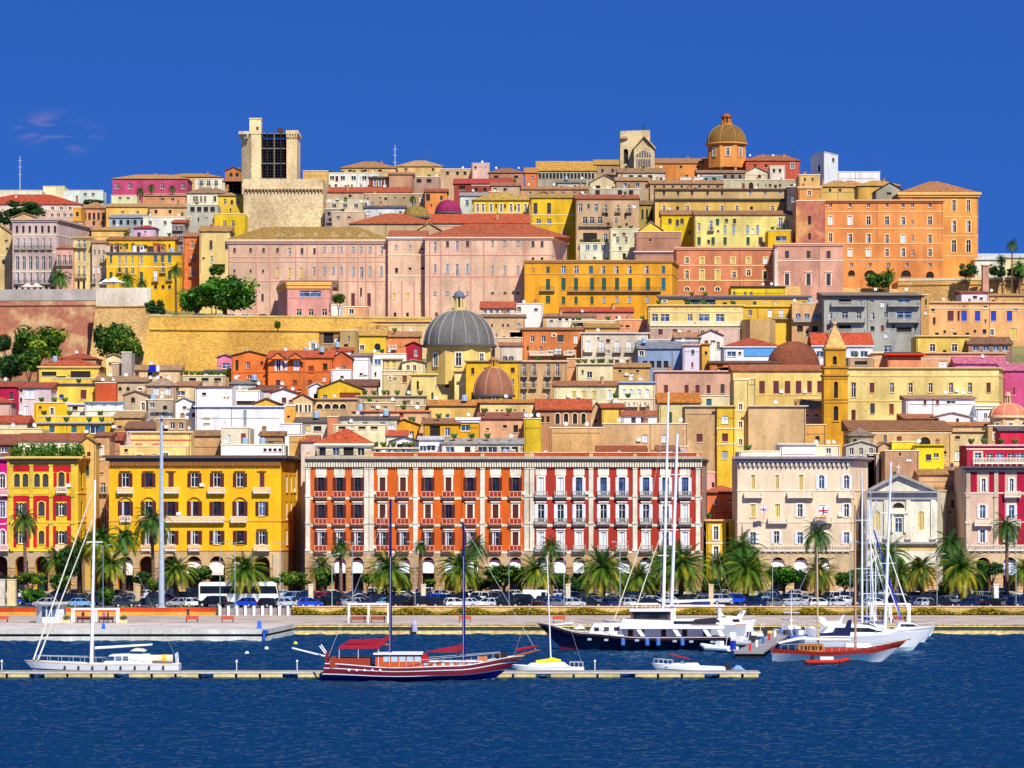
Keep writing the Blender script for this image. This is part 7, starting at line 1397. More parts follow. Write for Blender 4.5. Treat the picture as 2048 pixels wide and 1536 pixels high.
# people
def person(label, px, Y, zb, top, legs, rz=0, walk=.12):
    V = [(0, 0, .92), (0, 0, 1.15), (0, 0, 1.38), (0, 0, 1.50), (0, -.01, 1.62), (0, -.01, 1.74), (-.10, 0, .88), (-.11, -walk, .48), (-.11, walk*.3, .07), (-.11, walk*.3-.14, .03), (.10, 0, .88), (.11, walk, .48), (.11, walk*1.6, .07), (.11, walk*1.6-.14, .03), (-.19, 0, 1.40), (-.24, .03, 1.13), (-.25, -.08, .88), (.19, 0, 1.40), (.24, .03, 1.13), (.25, -.08, .88)]
    E = [(0, 1), (1, 2), (2, 3), (3, 4), (4, 5), (0, 6), (6, 7), (7, 8), (8, 9), (0, 10), (10, 11), (11, 12), (12, 13), (2, 14), (14, 15), (15, 16), (2, 17), (17, 18), (18, 19)]
    RR = [.15, .14, .15, .055, .095, .08, .09, .065, .045, .04, .09, .065, .045, .04, .06, .045, .035, .06, .045, .035]
    rt = root('person', label, 'person', (PX(px, Y), Y, zb), rz); s = MB(); sk = mat('flat', 'b07c5c')
    ms = {'t': mat('flat', top), 'l': mat('flat', legs), 's': sk}
    def limb(idx, m, k=1.0):
        for a, b_ in idx: s.tube(V[a], V[b_], RR[a]*k, RR[b_]*k, m, 8)
    limb([(0, 1), (1, 2)], ms['t']); limb([(2, 3)], ms['s']); limb([(0, 6), (6, 7), (7, 8), (8, 9), (0, 10), (10, 11), (11, 12), (12, 13)], ms['l']); limb([(2, 14), (14, 15), (2, 17), (17, 18)], ms['t']); limb([(15, 16), (18, 19)], ms['s'])
    s.lathe([(0, -.13), (.07, -.1), (.095, 0), (.08, .09), (0, .13)], (0, -.01, 1.66), ms['s'], 10)
    for a, r in ((1, .14), (2, .15), (7, .065), (11, .065), (15, .045), (18, .045)): s.lathe([(0, -r), (r*.8, -r*.55), (r, 0), (r*.8, r*.55), (0, r)], V[a], ms['t'] if a in (1, 2, 15, 18) else ms['l'], 8)
    for x in (-.25, .25):      # hand: palm, four fingers, thumb
        s.box(x-.02, x+.02, -.12, -.04, .76, .86, sk)
        for k in range(4): s.tube((x, -.115+k*.022, .77), (x, -.12+k*.022, .69+abs(k-1.5)*.008), .009, .007, sk, 4)
        s.tube((x, -.12, .83), (x, -.15, .78), .011, .008, sk, 4)
    s.build('body', rt); s = MB(); s.lathe([(.1, -.02), (.1, .05), (.06, .12), (0, .14)], (0, .01, 1.67), mat('flat', '3a2820'), 10); s.build('hair', rt)
person("person in dark clothes standing at the end of the orange wall", 376, 455, 1.5, '2c3040', '30344c'); person("person in dark clothes walking under the white canopy frame", 166, 442.5, 1.5, '2c2c34', '2c3444', .8)
person("person in a pink top and dark trousers near the blue bollard", 208, 438.5, 1.62, 'c85c88', '2c3050', .5); person("second dark dressed person right of the blue bollard", 216, 440, 1.5, '383040', '20242c', 2); person("person in dark clothes under the right hand canopy frame", 1765, 441, 1.5, '4c3c48', '303040', .3)
rt = root('bollard', "bright blue bollard on the edge of the concrete berth", 'bollard', (PX(207, 418), 418, 1.62)); s = MB(); s.lathe([(.35, 0), (.25, .15), (.22, .6), (.1, .8), (0, .82)], (0, 0, 0), mat('paint', '2868e0'), 10); s.build('body', rt)
rt = root('bollard', "blue mooring bollard at the right corner of the berth", 'bollard', (PX(520, 420), 419, 1.62)); s = MB(); s.lathe([(.4, 0), (.3, .3), (.28, .9), (.1, 1.1), (0, 1.12)], (0, 0, 0), mat('paint', '3070e0'), 10); s.build('body', rt)
rt = root('mooring_post', "lilac grey mooring post hanging on the quay between the two blue masts", 'mooring post', (PX(829, 436), 436.2, .6)); s = MB(); s.lathe([(.45, -.2), (.45, .9), (.25, 1.3), (.1, 1.5), (0, 1.5)], (0, 0, 0), mat('flat', 'b0a8cc'), 10); s.tube((0, 0, -.2), (0, 0, -.9), .3, .2, DARK, 8); s.build('body', rt)
for px, py, c, l in ((591, 1286, 'e8e020', 'yellow'), (533, 1296, 'f0ecd8', 'cream'), (494, 1306, 'f6f4f0', 'white'), (1205, 1200, '8c3020', '')):
    if l:
        Y = YG(py+3); rt = root('mooring_buoy', "round %s mooring buoy floating before the concrete berth" % l, 'buoy', (PX(px, Y), Y, 0)); s = MB(); s.lathe([(0, -.25), (.2, -.15), (.3, .1), (.22, .33), (.05, .42), (0, .42)], (0, 0, 0), mat('paint', c), 12); s.tube((0, 0, .4), (0, 0, .6), .03, .03, IRON); s.build('float', rt, smooth=True)
# flags
for px, py, l in ((1527, 1018, "small white and crimson flag hanging at the left of the cream palazzo"), (1647, 1020, "larger white flag with a red cross emblem in the middle of the cream palazzo")):
    Y = 557.5; rt = root('flag', l, 'flag', (PX(px, Y), Y, PZ(py, Y))); k = 1.0 if px > 1600 else .65; s = MB(); rows = [[(x*k, math.sin(x*2.5)*.15*k, (z-abs(x)*.12)*k) for x in [-1.2+.3*i for i in range(9)]] for z in (-.8, 0, .8)]; s.grid(rows, mat('flat', 'e4e0e4')); s.build('cloth', rt)
    s = MB(); s.box(-.12*k, .12*k, -.19*k, -.17*k, -.75*k, .6*k, mat('flat', 'b81838')); s.box(-.9*k, .9*k, -.2*k, -.18*k, -.22*k, .0, mat('flat', 'b81838')); s.build('emblem', rt); s = MB(); s.tube((1.2*k, .1, -.9*k), (1.2*k, 2.2, 1.1*k), .04, .04, WHITE, 5); s.build('pole', rt)
# ------------------------------------------------------------------ boats (local x along the hull, stern at 0, bow at L)
WIRE = mat('flat', 'c8c8cc')
def hull(rt, L, B, sheer, bands, rake=1.6, stern=.75, fl=.25, nst=22, keel=-.5, deck=None, sternrake=.0, bulw=.0):
    """sheer: [(t, z)]; bands: [(z-fraction top, material)] from the keel up"""
    def zs(t):
        for (a, za), (b_, zb_) in zip(sheer, sheer[1:]):
            if t <= b_: u = (t-a)/(b_-a); u = u*u*(3-2*u) if len(sheer) > 3 else u; return za+(zb_-za)*u
        return sheer[-1][1]
    def hb(t, f):       # half breadth
        top = (stern+(1-stern)*min(1, t/.45)**.8) if t < .45 else max(0, 1-((t-.45)/.55)**(2.2 if f > .5 else 1.7))
        return B/2*top*(1-fl*(1-f)**1.5)
    lv = [0]+[b_[0] for b_ in bands]; rows = []
    for f in lv:
        r = []
        for i in range(nst+1):
            t = i/nst; z = keel+(zs(t)-keel)*f; k = f if f > 0 else 0
            x = t*L-(1-k)*rake*max(0, (t-.6)/.4)**2+(1-k)*sternrake*(1-t)**4
            y = hb(t, f)*(.15+.85*min(1, f*2.2)); r.append((x, y, z))
        rows.append(r)
    s = MB()
    for k, (f, m) in enumerate(bands):
        for sg in (-1, 1):
            q = [[(x, y*sg, z) for x, y, z in rows[k+j]] for j in (0, 1)]; s.grid(q if sg < 0 else q[::-1], m)
    tr = [r[0] for r in rows]; 
    for k in range(len(rows)-1):
        a, b_ = rows[k][0], rows[k+1][0]; s.face([(a[0], a[1], a[2]), (a[0], -a[1], a[2]), (b_[0], -b_[1], b_[2]), (b_[0], b_[1], b_[2])], bands[k][1])
    s.build('hull', rt)
    s = MB(); top = rows[-1]; dm = deck or mat('flat', 'e8e0d0')
    for i in range(nst): a, b_ = top[i], top[i+1]; s.face([(a[0], -a[1]*.97, a[2]-bulw-.04), (b_[0], -b_[1]*.97, b_[2]-bulw-.04), (b_[0], b_[1]*.97, b_[2]-bulw-.04), (a[0], a[1]*.97, a[2]-bulw-.04)], dm)
    s.build('deck', rt); return zs, lambda t: hb(t, 1)
def boat(name, label, cat, pxs, pxb, Y, rz=0):
    """stern at pixel pxs, bow at pxb: the root sits at the stern; returns root and length"""
    x0, x1 = PX(pxs, Y), PX(pxb, Y); L = abs(x1-x0); rt = root(name, label, cat, (x0, Y, 0), (0 if x1 > x0 else math.pi)+rz); return rt, L/max(.2, math.cos(rz))
def part(rt, nm, fn, **k): s = MB(); fn(s); return s.build(nm, rt, **k)
def T(rt, nm, p, q, r0, r1, m, n=8): s = MB(); s.tube(p, q, r0, r1, m, n); return s.build(nm, rt)
def rail(rt, x0, x1, yb, z, h, n, nm='railing', m=None):
    s = MB(); m = m or WIRE
    for sg in (-1, 1):
        s.tube((x0, yb(x0)*sg, z(x0)+h), (x1, yb(x1)*sg, z(x1)+h), .03, .03, m, 4)
        for i in range(n+1): x = x0+(x1-x0)*i/n; s.tube((x, yb(x)*sg, z(x)), (x, yb(x)*sg, z(x)+h), .025, .025, m, 4)
    s.build(nm, rt)
W1 = mat('paint', 'f4f4f4'); W2 = mat('paint', 'e4e8ec'); NAVY = mat('paint', '0c1238'); REDB = mat('paint', '8c1420'); MAH = mat('paint', 'b04418'); WOOD = mat('flat', 'a8602c'); BLUEM = mat('paint', '0c1060'); MAR = mat('flat', '981830'); TEAK = mat('flat', 'b88c5c'); LBL = mat('paint', 'b0ccdc')

# --- wooden ketch with blue masts (bow to the right)
Y = 327.2; rt, L = boat('wooden_ketch', "wooden two masted ketch with royal blue masts and maroon sail covers at the pontoon", 'sailing ship', 652, 1050, Y); P = lambda px: PX(px, Y)-rt.location.x; ZZ = lambda py: PZ(py, Y)
zs, hb = hull(rt, L, 5.2, [(0, 2.0), (.35, 1.55), (.65, 1.75), (1, 2.75)], [(.17, mat('paint', 'a02838')), (.22, W1), (.50, mat('paint', '101470')), (.54, W1), (.76, mat('paint', '7c1c2c')), (.80, W1), (.96, mat('paint', '6c2034')), (1.0, W1)], rake=4.2, stern=.72, deck=TEAK, bulw=.35, sternrake=-.6)
part(rt, 'bowsprit', lambda s: s.tube((L-1.2, 0, 2.6), (L+1.6, 0, 3.35), .14, .07, WOOD)); part(rt, 'furled_jib', lambda s: s.tube((L-.9, 0, 3.3), (L+1.4, 0, 3.75), .22, .1, MAR))
part(rt, 'deck_house', lambda s: (s.side([(P(752), 1.2), (P(850), 1.2), (P(838), ZZ(1308)), (P(752), ZZ(1308))], -1.6, 1.6, mat('paint', 'c85820')), s.box(P(748), P(846), -1.85, 1.85, ZZ(1307.5), ZZ(1304.5), W1)))
for i in range(5): part(rt, 'window', lambda s: s.box(P(768)+i*.85, P(768)+i*.85+.68, -1.63, -1.605, ZZ(1322), ZZ(1311), LBL))
part(rt, 'cover', lambda s: s.side([(P(840), ZZ(1321)), (P(859), ZZ(1321)), (P(853), ZZ(1308)), (P(838), ZZ(1307))], -1.5, 1.5, mat('flat', 'b01828')))
part(rt, 'fore_cabin', lambda s: (s.box(P(844), P(962), -1.3, 1.3, 1.2, ZZ(1323), mat('paint', 'c86020')), s.box(P(842), P(966), -1.4, 1.4, ZZ(1323)+.01, ZZ(1321), W1)))
for i in range(6): part(rt, 'porthole', lambda s: s.tube((P(852)+i*.95, -1.34, ZZ(1328)), (P(852)+i*.95, -1.305, ZZ(1328)), .2, .2, LBL, 12))
for i in range(5): part(rt, 'porthole', lambda s: s.tube((P(700)+i*.85, -hb((P(700)+i*.85)/L)-.05, 1.25), (P(700)+i*.85, -hb((P(700)+i*.85)/L)+.1, 1.25), .13, .13, W1, 10))
part(rt, 'main_mast', lambda s: (s.tube((P(781), 0, 1.2), (P(781), 0, ZZ(998)), .19, .13, BLUEM, 10), s.box(P(781)-.5, P(781)+.5, -.1, .1, ZZ(1100), ZZ(1100)+.12, BLUEM)))
part(rt, 'mizzen_mast', lambda s: s.tube((P(928), 0, 1.2), (P(927), 0, ZZ(1047)), .18, .12, BLUEM, 10))
part(rt, 'sail_cover', lambda s: (s.side([(P(688), ZZ(1287)), (P(745), ZZ(1288)), (P(768), ZZ(1289)), (P(779), ZZ(1276)), (P(776), ZZ(1270)), (P(765), ZZ(1277)), (P(700), ZZ(1279))], -.28, .28, MAR), s.tube((P(690), 0, ZZ(1288)), (P(778), 0, ZZ(1289)), .1, .1, WOOD)))
part(rt, 'sun_awning', lambda s: s.side([(P(678), ZZ(1296)), (P(760), ZZ(1296)), (P(763), ZZ(1288.5)), (P(682), ZZ(1289.5))], -1.7, 1.7, mat('flat', 'a81c34')))
part(rt, 'sail_cover', lambda s: (s.side([(P(853), ZZ(1303)), (P(915), ZZ(1303)), (P(925), ZZ(1300)), (P(924), ZZ(1286)), (P(915), ZZ(1291)), (P(880), ZZ(1297))], -.25, .25, MAR), s.tube((P(853), 0, ZZ(1303.5)), (P(926), 0, ZZ(1303.5)), .08, .08, WOOD)))
part(rt, 'awning_frame', lambda s: [s.tube((P(px), y, 1.6), (P(px), y, ZZ(1296)), .035, .035, W1, 4) for px in (680, 718, 758) for y in (-1.6, 1.6)])
part(rt, 'aft_seats', lambda s: (s.box(P(662), P(742), -2.0, -1.4, 1.5, 2.5, mat('paint', '9c3c1c')), s.box(P(662), P(742), 1.4, 2.0, 1.5, 2.5, mat('paint', '9c3c1c')), s.box(P(690), P(728), -.6, .6, 1.6, 2.3, mat('flat', 'c8783c')), s.box(P(653), P(657), -1.6, 1.6, 1.6, 3.1, mat('flat', '8c1c28'))))
part(rt, 'windlass', lambda s: s.box(P(955), P(975), -.4, .4, 1.7, 2.6, mat('flat', 'c0783c'))); part(rt, 'deck_locker', lambda s: (s.box(P(992), P(1015), -.7, .7, 2.1, 2.95, mat('flat', '3c241c'))))
part(rt, 'passerelle', lambda s: (s.tube((0, -.3, 2.6), (P(584), -.3, ZZ(1296)), .07, .06, W2, 5), s.tube((0, .5, 2.6), (P(584), .5, ZZ(1296)), .07, .06, W2, 5), s.tube((P(655), -1, 2.7), (P(640), -1, ZZ(1291)), .08, .08, W1, 5), s.tube((P(655), 1, 2.7), (P(641), 1, ZZ(1290)), .08, .08, W1, 5)))
rail(rt, P(800), P(1000), lambda x: hb(x/L)*.93, lambda x: zs(x/L), .6, 14)
part(rt, 'rigging', lambda s: [s.tube(a, c, .018, .018, WIRE, 3) for a, c in (((P(781), 0, ZZ(1003)), (P(927), 0, ZZ(1050))), ((P(781), 0, ZZ(1100)), (P(781), -2.3, 1.7)), ((P(781), 0, ZZ(1100)), (P(781), 2.3, 1.7)), ((P(927), 0, ZZ(1100)), (P(927), -2.2, 1.7)), ((P(927), 0, ZZ(1100)), (P(927), 2.2, 1.7)), ((P(927), 0, ZZ(1050)), (L+1.2, 0, 3.3)), ((P(781), 0, ZZ(1003)), (.1, 0, 2.2)))])

# --- white cruising yacht behind the pontoon (bow to the left)
Y = 343; rt, L = boat('cruising_sailboat', "long low white sailing boat with a coachroof behind the left part of the pontoon", 'sailing boat', 360, 48, Y); P = lambda px: rt.location.x-PX(px, Y); ZZ = lambda py: PZ(py, Y)
zs, hb = hull(rt, L, 4.2, [(0, .95), (.5, .95), (1, 1.35)], [(.45, W1), (.52, mat('paint', '5878b8')), (.9, W1), (1, mat('flat', 'd8c8b8'))], rake=1.8, stern=.7, deck=mat('flat', 'e8e4dc'))
part(rt, 'coachroof', lambda s: (s.side([(P(305), .95), (P(208), .95), (P(222), 2.0), (P(262), 2.1), (P(298), 2.05)][::-1], -1.3, 1.3, W1)))
for a, c in ((232, 214), (246, 234), (259, 249)): part(rt, 'window', lambda s: s.box(P(a), P(c), 1.305, 1.33, 1.35, 1.85, GLASSB))
part(rt, 'mast', lambda s: (s.tube((P(183), 0, .9), (P(190), 0, ZZ(960)), .2, .12, W1, 10), s.box(P(190)-.9, P(184)+.6, -.1, .1, ZZ(1085), ZZ(1083), W1), s.tube((P(186), -.9, ZZ(1150)), (P(186), .9, ZZ(1150)), .04, .04, W1, 4)))
part(rt, 'boom', lambda s: (s.tube((P(190), 0, ZZ(1296)), (P(305), 0, ZZ(1289)), .16, .1, W1, 8)))
part(rt, 'furled_jib', lambda s: (s.tube((P(67), 0, 1.4), (P(184), 0, ZZ(985)), .11, .06, mat('flat', 'f0e8d8'), 6))); part(rt, 'furled_staysail', lambda s: s.tube((P(76), 0, 1.4), (P(185), 0, ZZ(1040)), .1, .05, mat('flat', 'f0e8d8'), 6))
part(rt, 'bimini', lambda s: (s.side([(P(292), ZZ(1302)), (P(262), ZZ(1301)), (P(270), ZZ(1297)), (P(285), ZZ(1298))], -1.2, 1.2, mat('flat', 'f0e8d0')), s.tube((P(290), 1.1, .9), (P(290), 1.1, ZZ(1302)), .03, .03, WIRE, 4)))
part(rt, 'dinghy', lambda s: s.tube((P(345), -.2, 1.55), (P(295), -.2, 1.6), .42, .34, mat('flat', 'e8d8b8'), 10)); part(rt, 'yellow_cover', lambda s: s.tube((P(333), -.2, 1.56), (P(325), -.2, 1.57), .44, .43, mat('flat', 'e8b818'), 10))
part(rt, 'stern_arch', lambda s: [s.tube((P(355), y, .9), (P(353), y, 2.2), .05, .05, W1, 4) for y in (-1.2, 0, 1.2)])
rail(rt, P(300), P(75), lambda x: hb(x/L)*.9, lambda x: zs(x/L), .6, 10)
for i in range(8): part(rt, 'fender', lambda s: s.lathe([(0, -.3), (.12, -.2), (.12, .2), (0, .3)], (P(330-i*28), hb(P(330-i*28)/L)+.08, .55), mat('flat', '3c4048'), 8))
part(rt, 'rigging', lambda s: [s.tube(a, c, .015, .015, WIRE, 3) for a, c in (((P(190), 0, ZZ(962)), (P(355), 0, 1.2)), ((P(186), .9, ZZ(1150)), (P(184), 2.0, .95)), ((P(186), .9, ZZ(1150)), (P(190), 0, ZZ(975))), ((P(186), -.9, ZZ(1150)), (P(184), -2, .95)))])

# --- small white sloop with yellow cover (bow to the left)
Y = 339; rt, L = boat('small_sloop', "small grey white sloop with a bright yellow sail cover right of the ketch bow", 'sailing boat', 1168, 1020, Y); P = lambda px: rt.location.x-PX(px, Y); ZZ = lambda py: PZ(py, Y)
zs, hb = hull(rt, L, 2.6, [(0, .75), (.5, .8), (1, 1.1)], [(.6, mat('paint', 'c4c4b4')), (1, W1)], rake=1.4, deck=mat('flat', 'ece8e0')); part(rt, 'coachroof', lambda s: s.side([(P(1140), .8), (P(1050), .8), (P(1062), 1.25), (P(1128), 1.35)][::-1], -.7, .7, W1))
part(rt, 'mast', lambda s: (s.tube((P(1102), 0, 1), (P(1094), 0, ZZ(1112)), .09, .06, W2, 6))); part(rt, 'sail_cover', lambda s: (s.tube((P(1102), 0, 1.6), (P(1122), 0, 1.5), .3, .12, mat('flat', 'ecd818'), 8), s.tube((P(1102), 0, 1.5), (P(1072), 0, 1.35), .3, .2, mat('flat', 'e8d018'), 8)))
rail(rt, P(1166), P(1140), lambda x: .95, lambda x: .75, .6, 3); part(rt, 'rigging', lambda s: [s.tube(a, c, .015, .015, WIRE, 3) for a, c in (((P(1094), 0, ZZ(1114)), (P(1022), 0, 1.1)), ((P(1094), 0, ZZ(1114)), (P(1166), 0, .8)))])
# --- small motorboat and tiny blue covered boat
Y = 339; rt, L = boat('cabin_motorboat', "small white motorboat with a folded maroon awning behind the right part of the pontoon", 'motorboat', 1450, 1303, Y); P = lambda px: rt.location.x-PX(px, Y); ZZ = lambda py: PZ(py, Y)
zs, hb = hull(rt, L, 2.6, [(0, .8), (.5, .95), (1, 1.25)], [(.7, W1), (1, W1)], rake=1.2, deck=W1); part(rt, 'windscreen', lambda s: s.side([(P(1378), .9), (P(1352), .9), (P(1366), 1.5)][::-1], -.8, .8, mat('glass', '5c9c98'))); part(rt, 'cabin', lambda s: s.side([(P(1400), .9), (P(1330), .9), (P(1345), 1.2), (P(1396), 1.25)][::-1], -.9, .9, W1))
part(rt, 'folded_awning', lambda s: (s.tube((P(1378), -.9, 1.75), (P(1340), -.9, 2.2), .07, .06, MAR, 5), s.tube((P(1378), .9, 1.75), (P(1340), .9, 2.2), .07, .06, MAR, 5), s.tube((P(1340), -.9, 2.2), (P(1340), .9, 2.2), .06, .06, MAR, 5))); rail(rt, P(1345), P(1308), lambda x: hb(x/L)*.9, lambda x: zs(x/L), .5, 4)
part(rt, 'outboard_motor', lambda s: s.box(-.5, 0, -.25, .25, .2, 1.2, IRON))
Y = 339; rt, L = boat('small_dinghy', "tiny light blue covered dinghy at the right end of the pontoon", 'dinghy', 1490, 1462, Y); zs, hb = hull(rt, L, 1.3, [(0, .45), (.5, .45), (1, .6)], [(1, W1)], rake=.3, nst=10, deck=W1); part(rt, 'cover', lambda s: s.side([(.1, .5), (L-.2, .55), (L*.6, 1.0), (L*.3, .9)], -.5, .5, mat('flat', '90b8e8')))

# --- navy motor yacht (bow to the left)
Y = 393; rt, L = boat('navy_motor_yacht', "classic navy blue motor yacht with a white deckhouse and red waterline", 'motor yacht', 1459, 1072, Y); P = lambda px: rt.location.x-PX(px, Y); ZZ = lambda py: PZ(py, Y)
zs, hb = hull(rt, L, 6.0, [(0, 1.8), (.45, 1.75), (.75, 2.3), (1, 3.6)], [(.22, mat('paint', 'a01c28')), (.96, NAVY), (1, mat('paint', 'd8ccc0'))], rake=4.0, stern=.85, deck=TEAK, bulw=.3)
part(rt, 'fore_deckhouse', lambda s: s.side([(P(1247), 1.6), (P(1174), 1.9), (P(1186), ZZ(1247)), (P(1240), ZZ(1246))][::-1], -1.9, 1.9, W1))
for px in (1192, 1212, 1232): part(rt, 'window', lambda s: s.box(P(px+5), P(px-5), 1.905, 1.93, ZZ(1261), ZZ(1253), DARK))
part(rt, 'deckhouse', lambda s: (s.box(P(1420), P(1240), -1.5, 1.5, 1.5, ZZ(1256), mat('paint', 'b8c8dc')), s.box(P(1446), P(1238), -2.6, 2.6, ZZ(1256)+.01, ZZ(1250), W1), s.side([(P(1345), ZZ(1250)), (P(1236), ZZ(1250)), (P(1245), ZZ(1237)), (P(1345), ZZ(1240))][::-1], -2.3, 2.3, W1)))
for a, dx in ((1270, 10), (1342, 10), (1402, 10), (1430, 8)): part(rt, 'pillar', lambda s: s.side([(P(a+dx+9), ZZ(1271)), (P(a+dx), ZZ(1271)), (P(a), ZZ(1256)), (P(a+9), ZZ(1256))][::-1], 2.2, 2.5, W1))
for a in (1260, 1282, 1326, 1368, 1410): part(rt, 'cabin_door', lambda s: s.box(P(a+5), P(a-5), 1.505, 1.53, ZZ(1272), ZZ(1258), DARK))
part(rt, 'wheelhouse', lambda s: (s.box(P(1340), P(1262), -1.6, 1.6, ZZ(1240), ZZ(1222), mat('paint', '6c4848')), s.box(P(1335), P(1266), 1.61, 1.64, ZZ(1236), ZZ(1224), GLASS), s.box(P(1350), P(1258), -2.0, 2.0, ZZ(1222)+.01, ZZ(1218), W1)))
part(rt, 'flybridge_rail', lambda s: [s.tube((P(px), 1.9, ZZ(1218)), (P(px), 1.9, ZZ(1208)), .04, .04, W1, 4) for px in range(1264, 1320, 9)]+[s.box(P(1318), P(1262), 1.86, 1.94, ZZ(1209), ZZ(1207), W1), s.box(P(1318), P(1262), -1.94, -1.86, ZZ(1209), ZZ(1207), W1)])
part(rt, 'lifeboat', lambda s: s.side([(P(1440), ZZ(1244)), (P(1385), ZZ(1244)), (P(1392), ZZ(1239)), (P(1432), ZZ(1236))][::-1], -1.4, 1.4, mat('flat', '2c2c34'))); part(rt, 'fore_cover', lambda s: s.side([(P(1170), ZZ(1257)), (P(1146), ZZ(1258)), (P(1156), ZZ(1251)), (P(1164), ZZ(1251))][::-1], -.8, .8, W1))
part(rt, 'anchor_davit', lambda s: s.tube((P(1146), 0, ZZ(1246)), (P(1108), 0, ZZ(1250)), .16, .1, W1)); part(rt, 'orange_liferaft', lambda s: s.box(P(1340), P(1325), -.4, .5, ZZ(1240), ZZ(1228), mat('flat', 'e05818')))
for i, px in enumerate((1178, 1211, 1272, 1313, 1347, 1380, 1422)): part(rt, 'porthole', lambda s: s.box(P(px+4), P(px-4), hb(P(px)/L)*.97, hb(P(px)/L)*1.0+.06, ZZ(1279+i*.8), ZZ(1275+i*.8), mat('flat', 'a8b4cc')))
for px in (1244, 1292, 1314, 1362): part(rt, 'fender', lambda s: s.lathe([(0, -.55), (.28, -.4), (.28, .4), (0, .55)], (P(px), hb(P(px)/L)+.2, 1.15), mat('paint', '4878c8'), 8))
rail(rt, P(1240), P(1085), lambda x: hb(x/L)*.93, lambda x: zs(x/L), .55, 9)
# --- white schooner with two tall white masts behind the navy yacht
Y = 425; rt, L = boat('white_schooner', "white schooner with two very tall leaning white masts behind the navy yacht", 'sailing yacht', 1490, 1205, Y); P = lambda px: rt.location.x-PX(px, Y); ZZ = lambda py: PZ(py, Y)
zs, hb = hull(rt, L, 5.5, [(0, 2.0), (.5, 1.9), (1, 2.6)], [(.3, W2), (1, W1)], rake=3, deck=TEAK); part(rt, 'superstructure', lambda s: (s.side([(P(1470), 1.8), (P(1250), 1.8), (P(1265), 2.7), (P(1460), 2.9)][::-1], -2, 2, W1), s.box(P(1430), P(1300), 2.01, 2.04, 2.1, 2.5, GLASS), s.box(P(1448), P(1330), -1.6, 1.6, ZZ(1212), ZZ(1209.5), W1), s.box(P(1440), P(1436), -1.4, 1.4, 2.7, ZZ(1212), W1), s.box(P(1350), P(1346), -1.4, 1.4, 2.7, ZZ(1212), W1)))
part(rt, 'main_mast', lambda s: (s.tube((P(1326), 0, 2), (P(1337), 0, ZZ(784)), .26, .13, W1, 10), [s.box(P(x+12), P(x-12), -.08, .08, ZZ(y), ZZ(y-1.5), W2) for x, y in ((1334, 905), (1330, 1012), (1328, 1112))]))
part(rt, 'fore_mast', lambda s: (s.tube((P(1341), 1, 2), (P(1354), 1, ZZ(868)), .28, .18, mat('paint', 'eceef6'), 10), [s.box(P(x+10), P(x-10), .9, 1.1, ZZ(y), ZZ(y-1.5), W2) for x, y in ((1350, 950), (1346, 1060))]))
part(rt, 'furled_jib', lambda s: s.tube((P(1228), 0, ZZ(1240)), (P(1292), 0, ZZ(1060)), .09, .07, mat('flat', 'f0e4c8'), 5)); part(rt, 'furled_staysail', lambda s: s.tube((P(1272), 0, ZZ(1215)), (P(1318), 0, ZZ(1080)), .09, .06, mat('flat', 'f0e4c8'), 5))
part(rt, 'rigging', lambda s: [s.tube(a, c, .02, .02, WIRE, 3) for a, c in (((P(1292), 0, ZZ(1060)), (P(1337), 0, ZZ(800))), ((P(1318), 0, ZZ(1080)), (P(1353), 0, ZZ(880))), ((P(1337), 0, ZZ(800)), (P(1480), 0, 2.2)), ((P(1354), 1, ZZ(880)), (P(1460), 1, 2.2)), ((P(1346), 0, ZZ(905)), (P(1345), 2.6, 2)), ((P(1322), 0, ZZ(905)), (P(1320), 2.6, 2)))])
part(rt, 'boom', lambda s: s.tube((P(1345), 0, ZZ(1203)), (P(1430), 0, ZZ(1201)), .22, .18, W1)); part(rt, 'boom_cover', lambda s: s.tube((P(1385), 0, ZZ(1206)), (P(1420), 0, ZZ(1206)), .3, .25, mat('flat', '28306c')))
def motoryacht(name, label, pxs, pxb, Y, ydeck, yroof, rz=0, hullm=None, stripe=None, arch=True, topm=None):
    rt, L = boat(name, label, 'motor yacht', pxs, pxb, Y, rz); zd = PZ(ydeck, Y); zr = PZ(yroof, Y); zs, hb = hull(rt, L, L*.27, [(0, zd*.85), (.5, zd), (1, zd*1.25)], [(.35, hullm or W1), (1, W1)], rake=L*.16, deck=W1, stern=.88)
    y1 = L*.1
    part(rt, 'superstructure', lambda s: s.side([(L*.12, zd*.9), (L*.72, zd), (L*.5, zr*.86+zd*.14), (L*.2, zr*.9+zd*.1)], -y1, y1, W1))
    for sg in (-1, 1): part(rt, 'side_window', lambda s: s.side([(L*.22, zd+(zr-zd)*.3), (L*.62, zd+(zr-zd)*.25), (L*.5, zd+(zr-zd)*.62), (L*.24, zd+(zr-zd)*.66)], min(sg*y1, sg*(y1+.03)), max(sg*y1, sg*(y1+.03)), stripe or GLASS))
    part(rt, 'windscreen', lambda s: s.side([(L*.47, zr*.84+zd*.16), (L*.56, zd+(zr-zd)*.62), (L*.58, zd+(zr-zd)*.62), (L*.5, zr)], -y1*.8, y1*.8, GLASS))
    if arch: part(rt, 'radar_arch', lambda s: (s.side([(L*.2, zr*.85), (L*.27, zr*.85), (L*.15, zr+.7), (L*.11, zr+.7)], -y1*.9, -y1*.8, W1), s.side([(L*.2, zr*.85), (L*.27, zr*.85), (L*.15, zr+.7), (L*.11, zr+.7)], y1*.8, y1*.9, W1), s.box(L*.1, L*.16, -y1*.9, y1*.9, zr+.7, zr+.82, topm or W1)))
    rail(rt, L*.55, L*.97, lambda x: hb(x/L)*.9, lambda x: zs(x/L), .55, 8); return rt, L, zs, hb
motoryacht('white_motor_yacht', "large white motor yacht with a dark window band moored at the right", 1604, 1862, 388, 1270, 1246, rz=.1, hullm=mat('paint', 'dce8ec'))
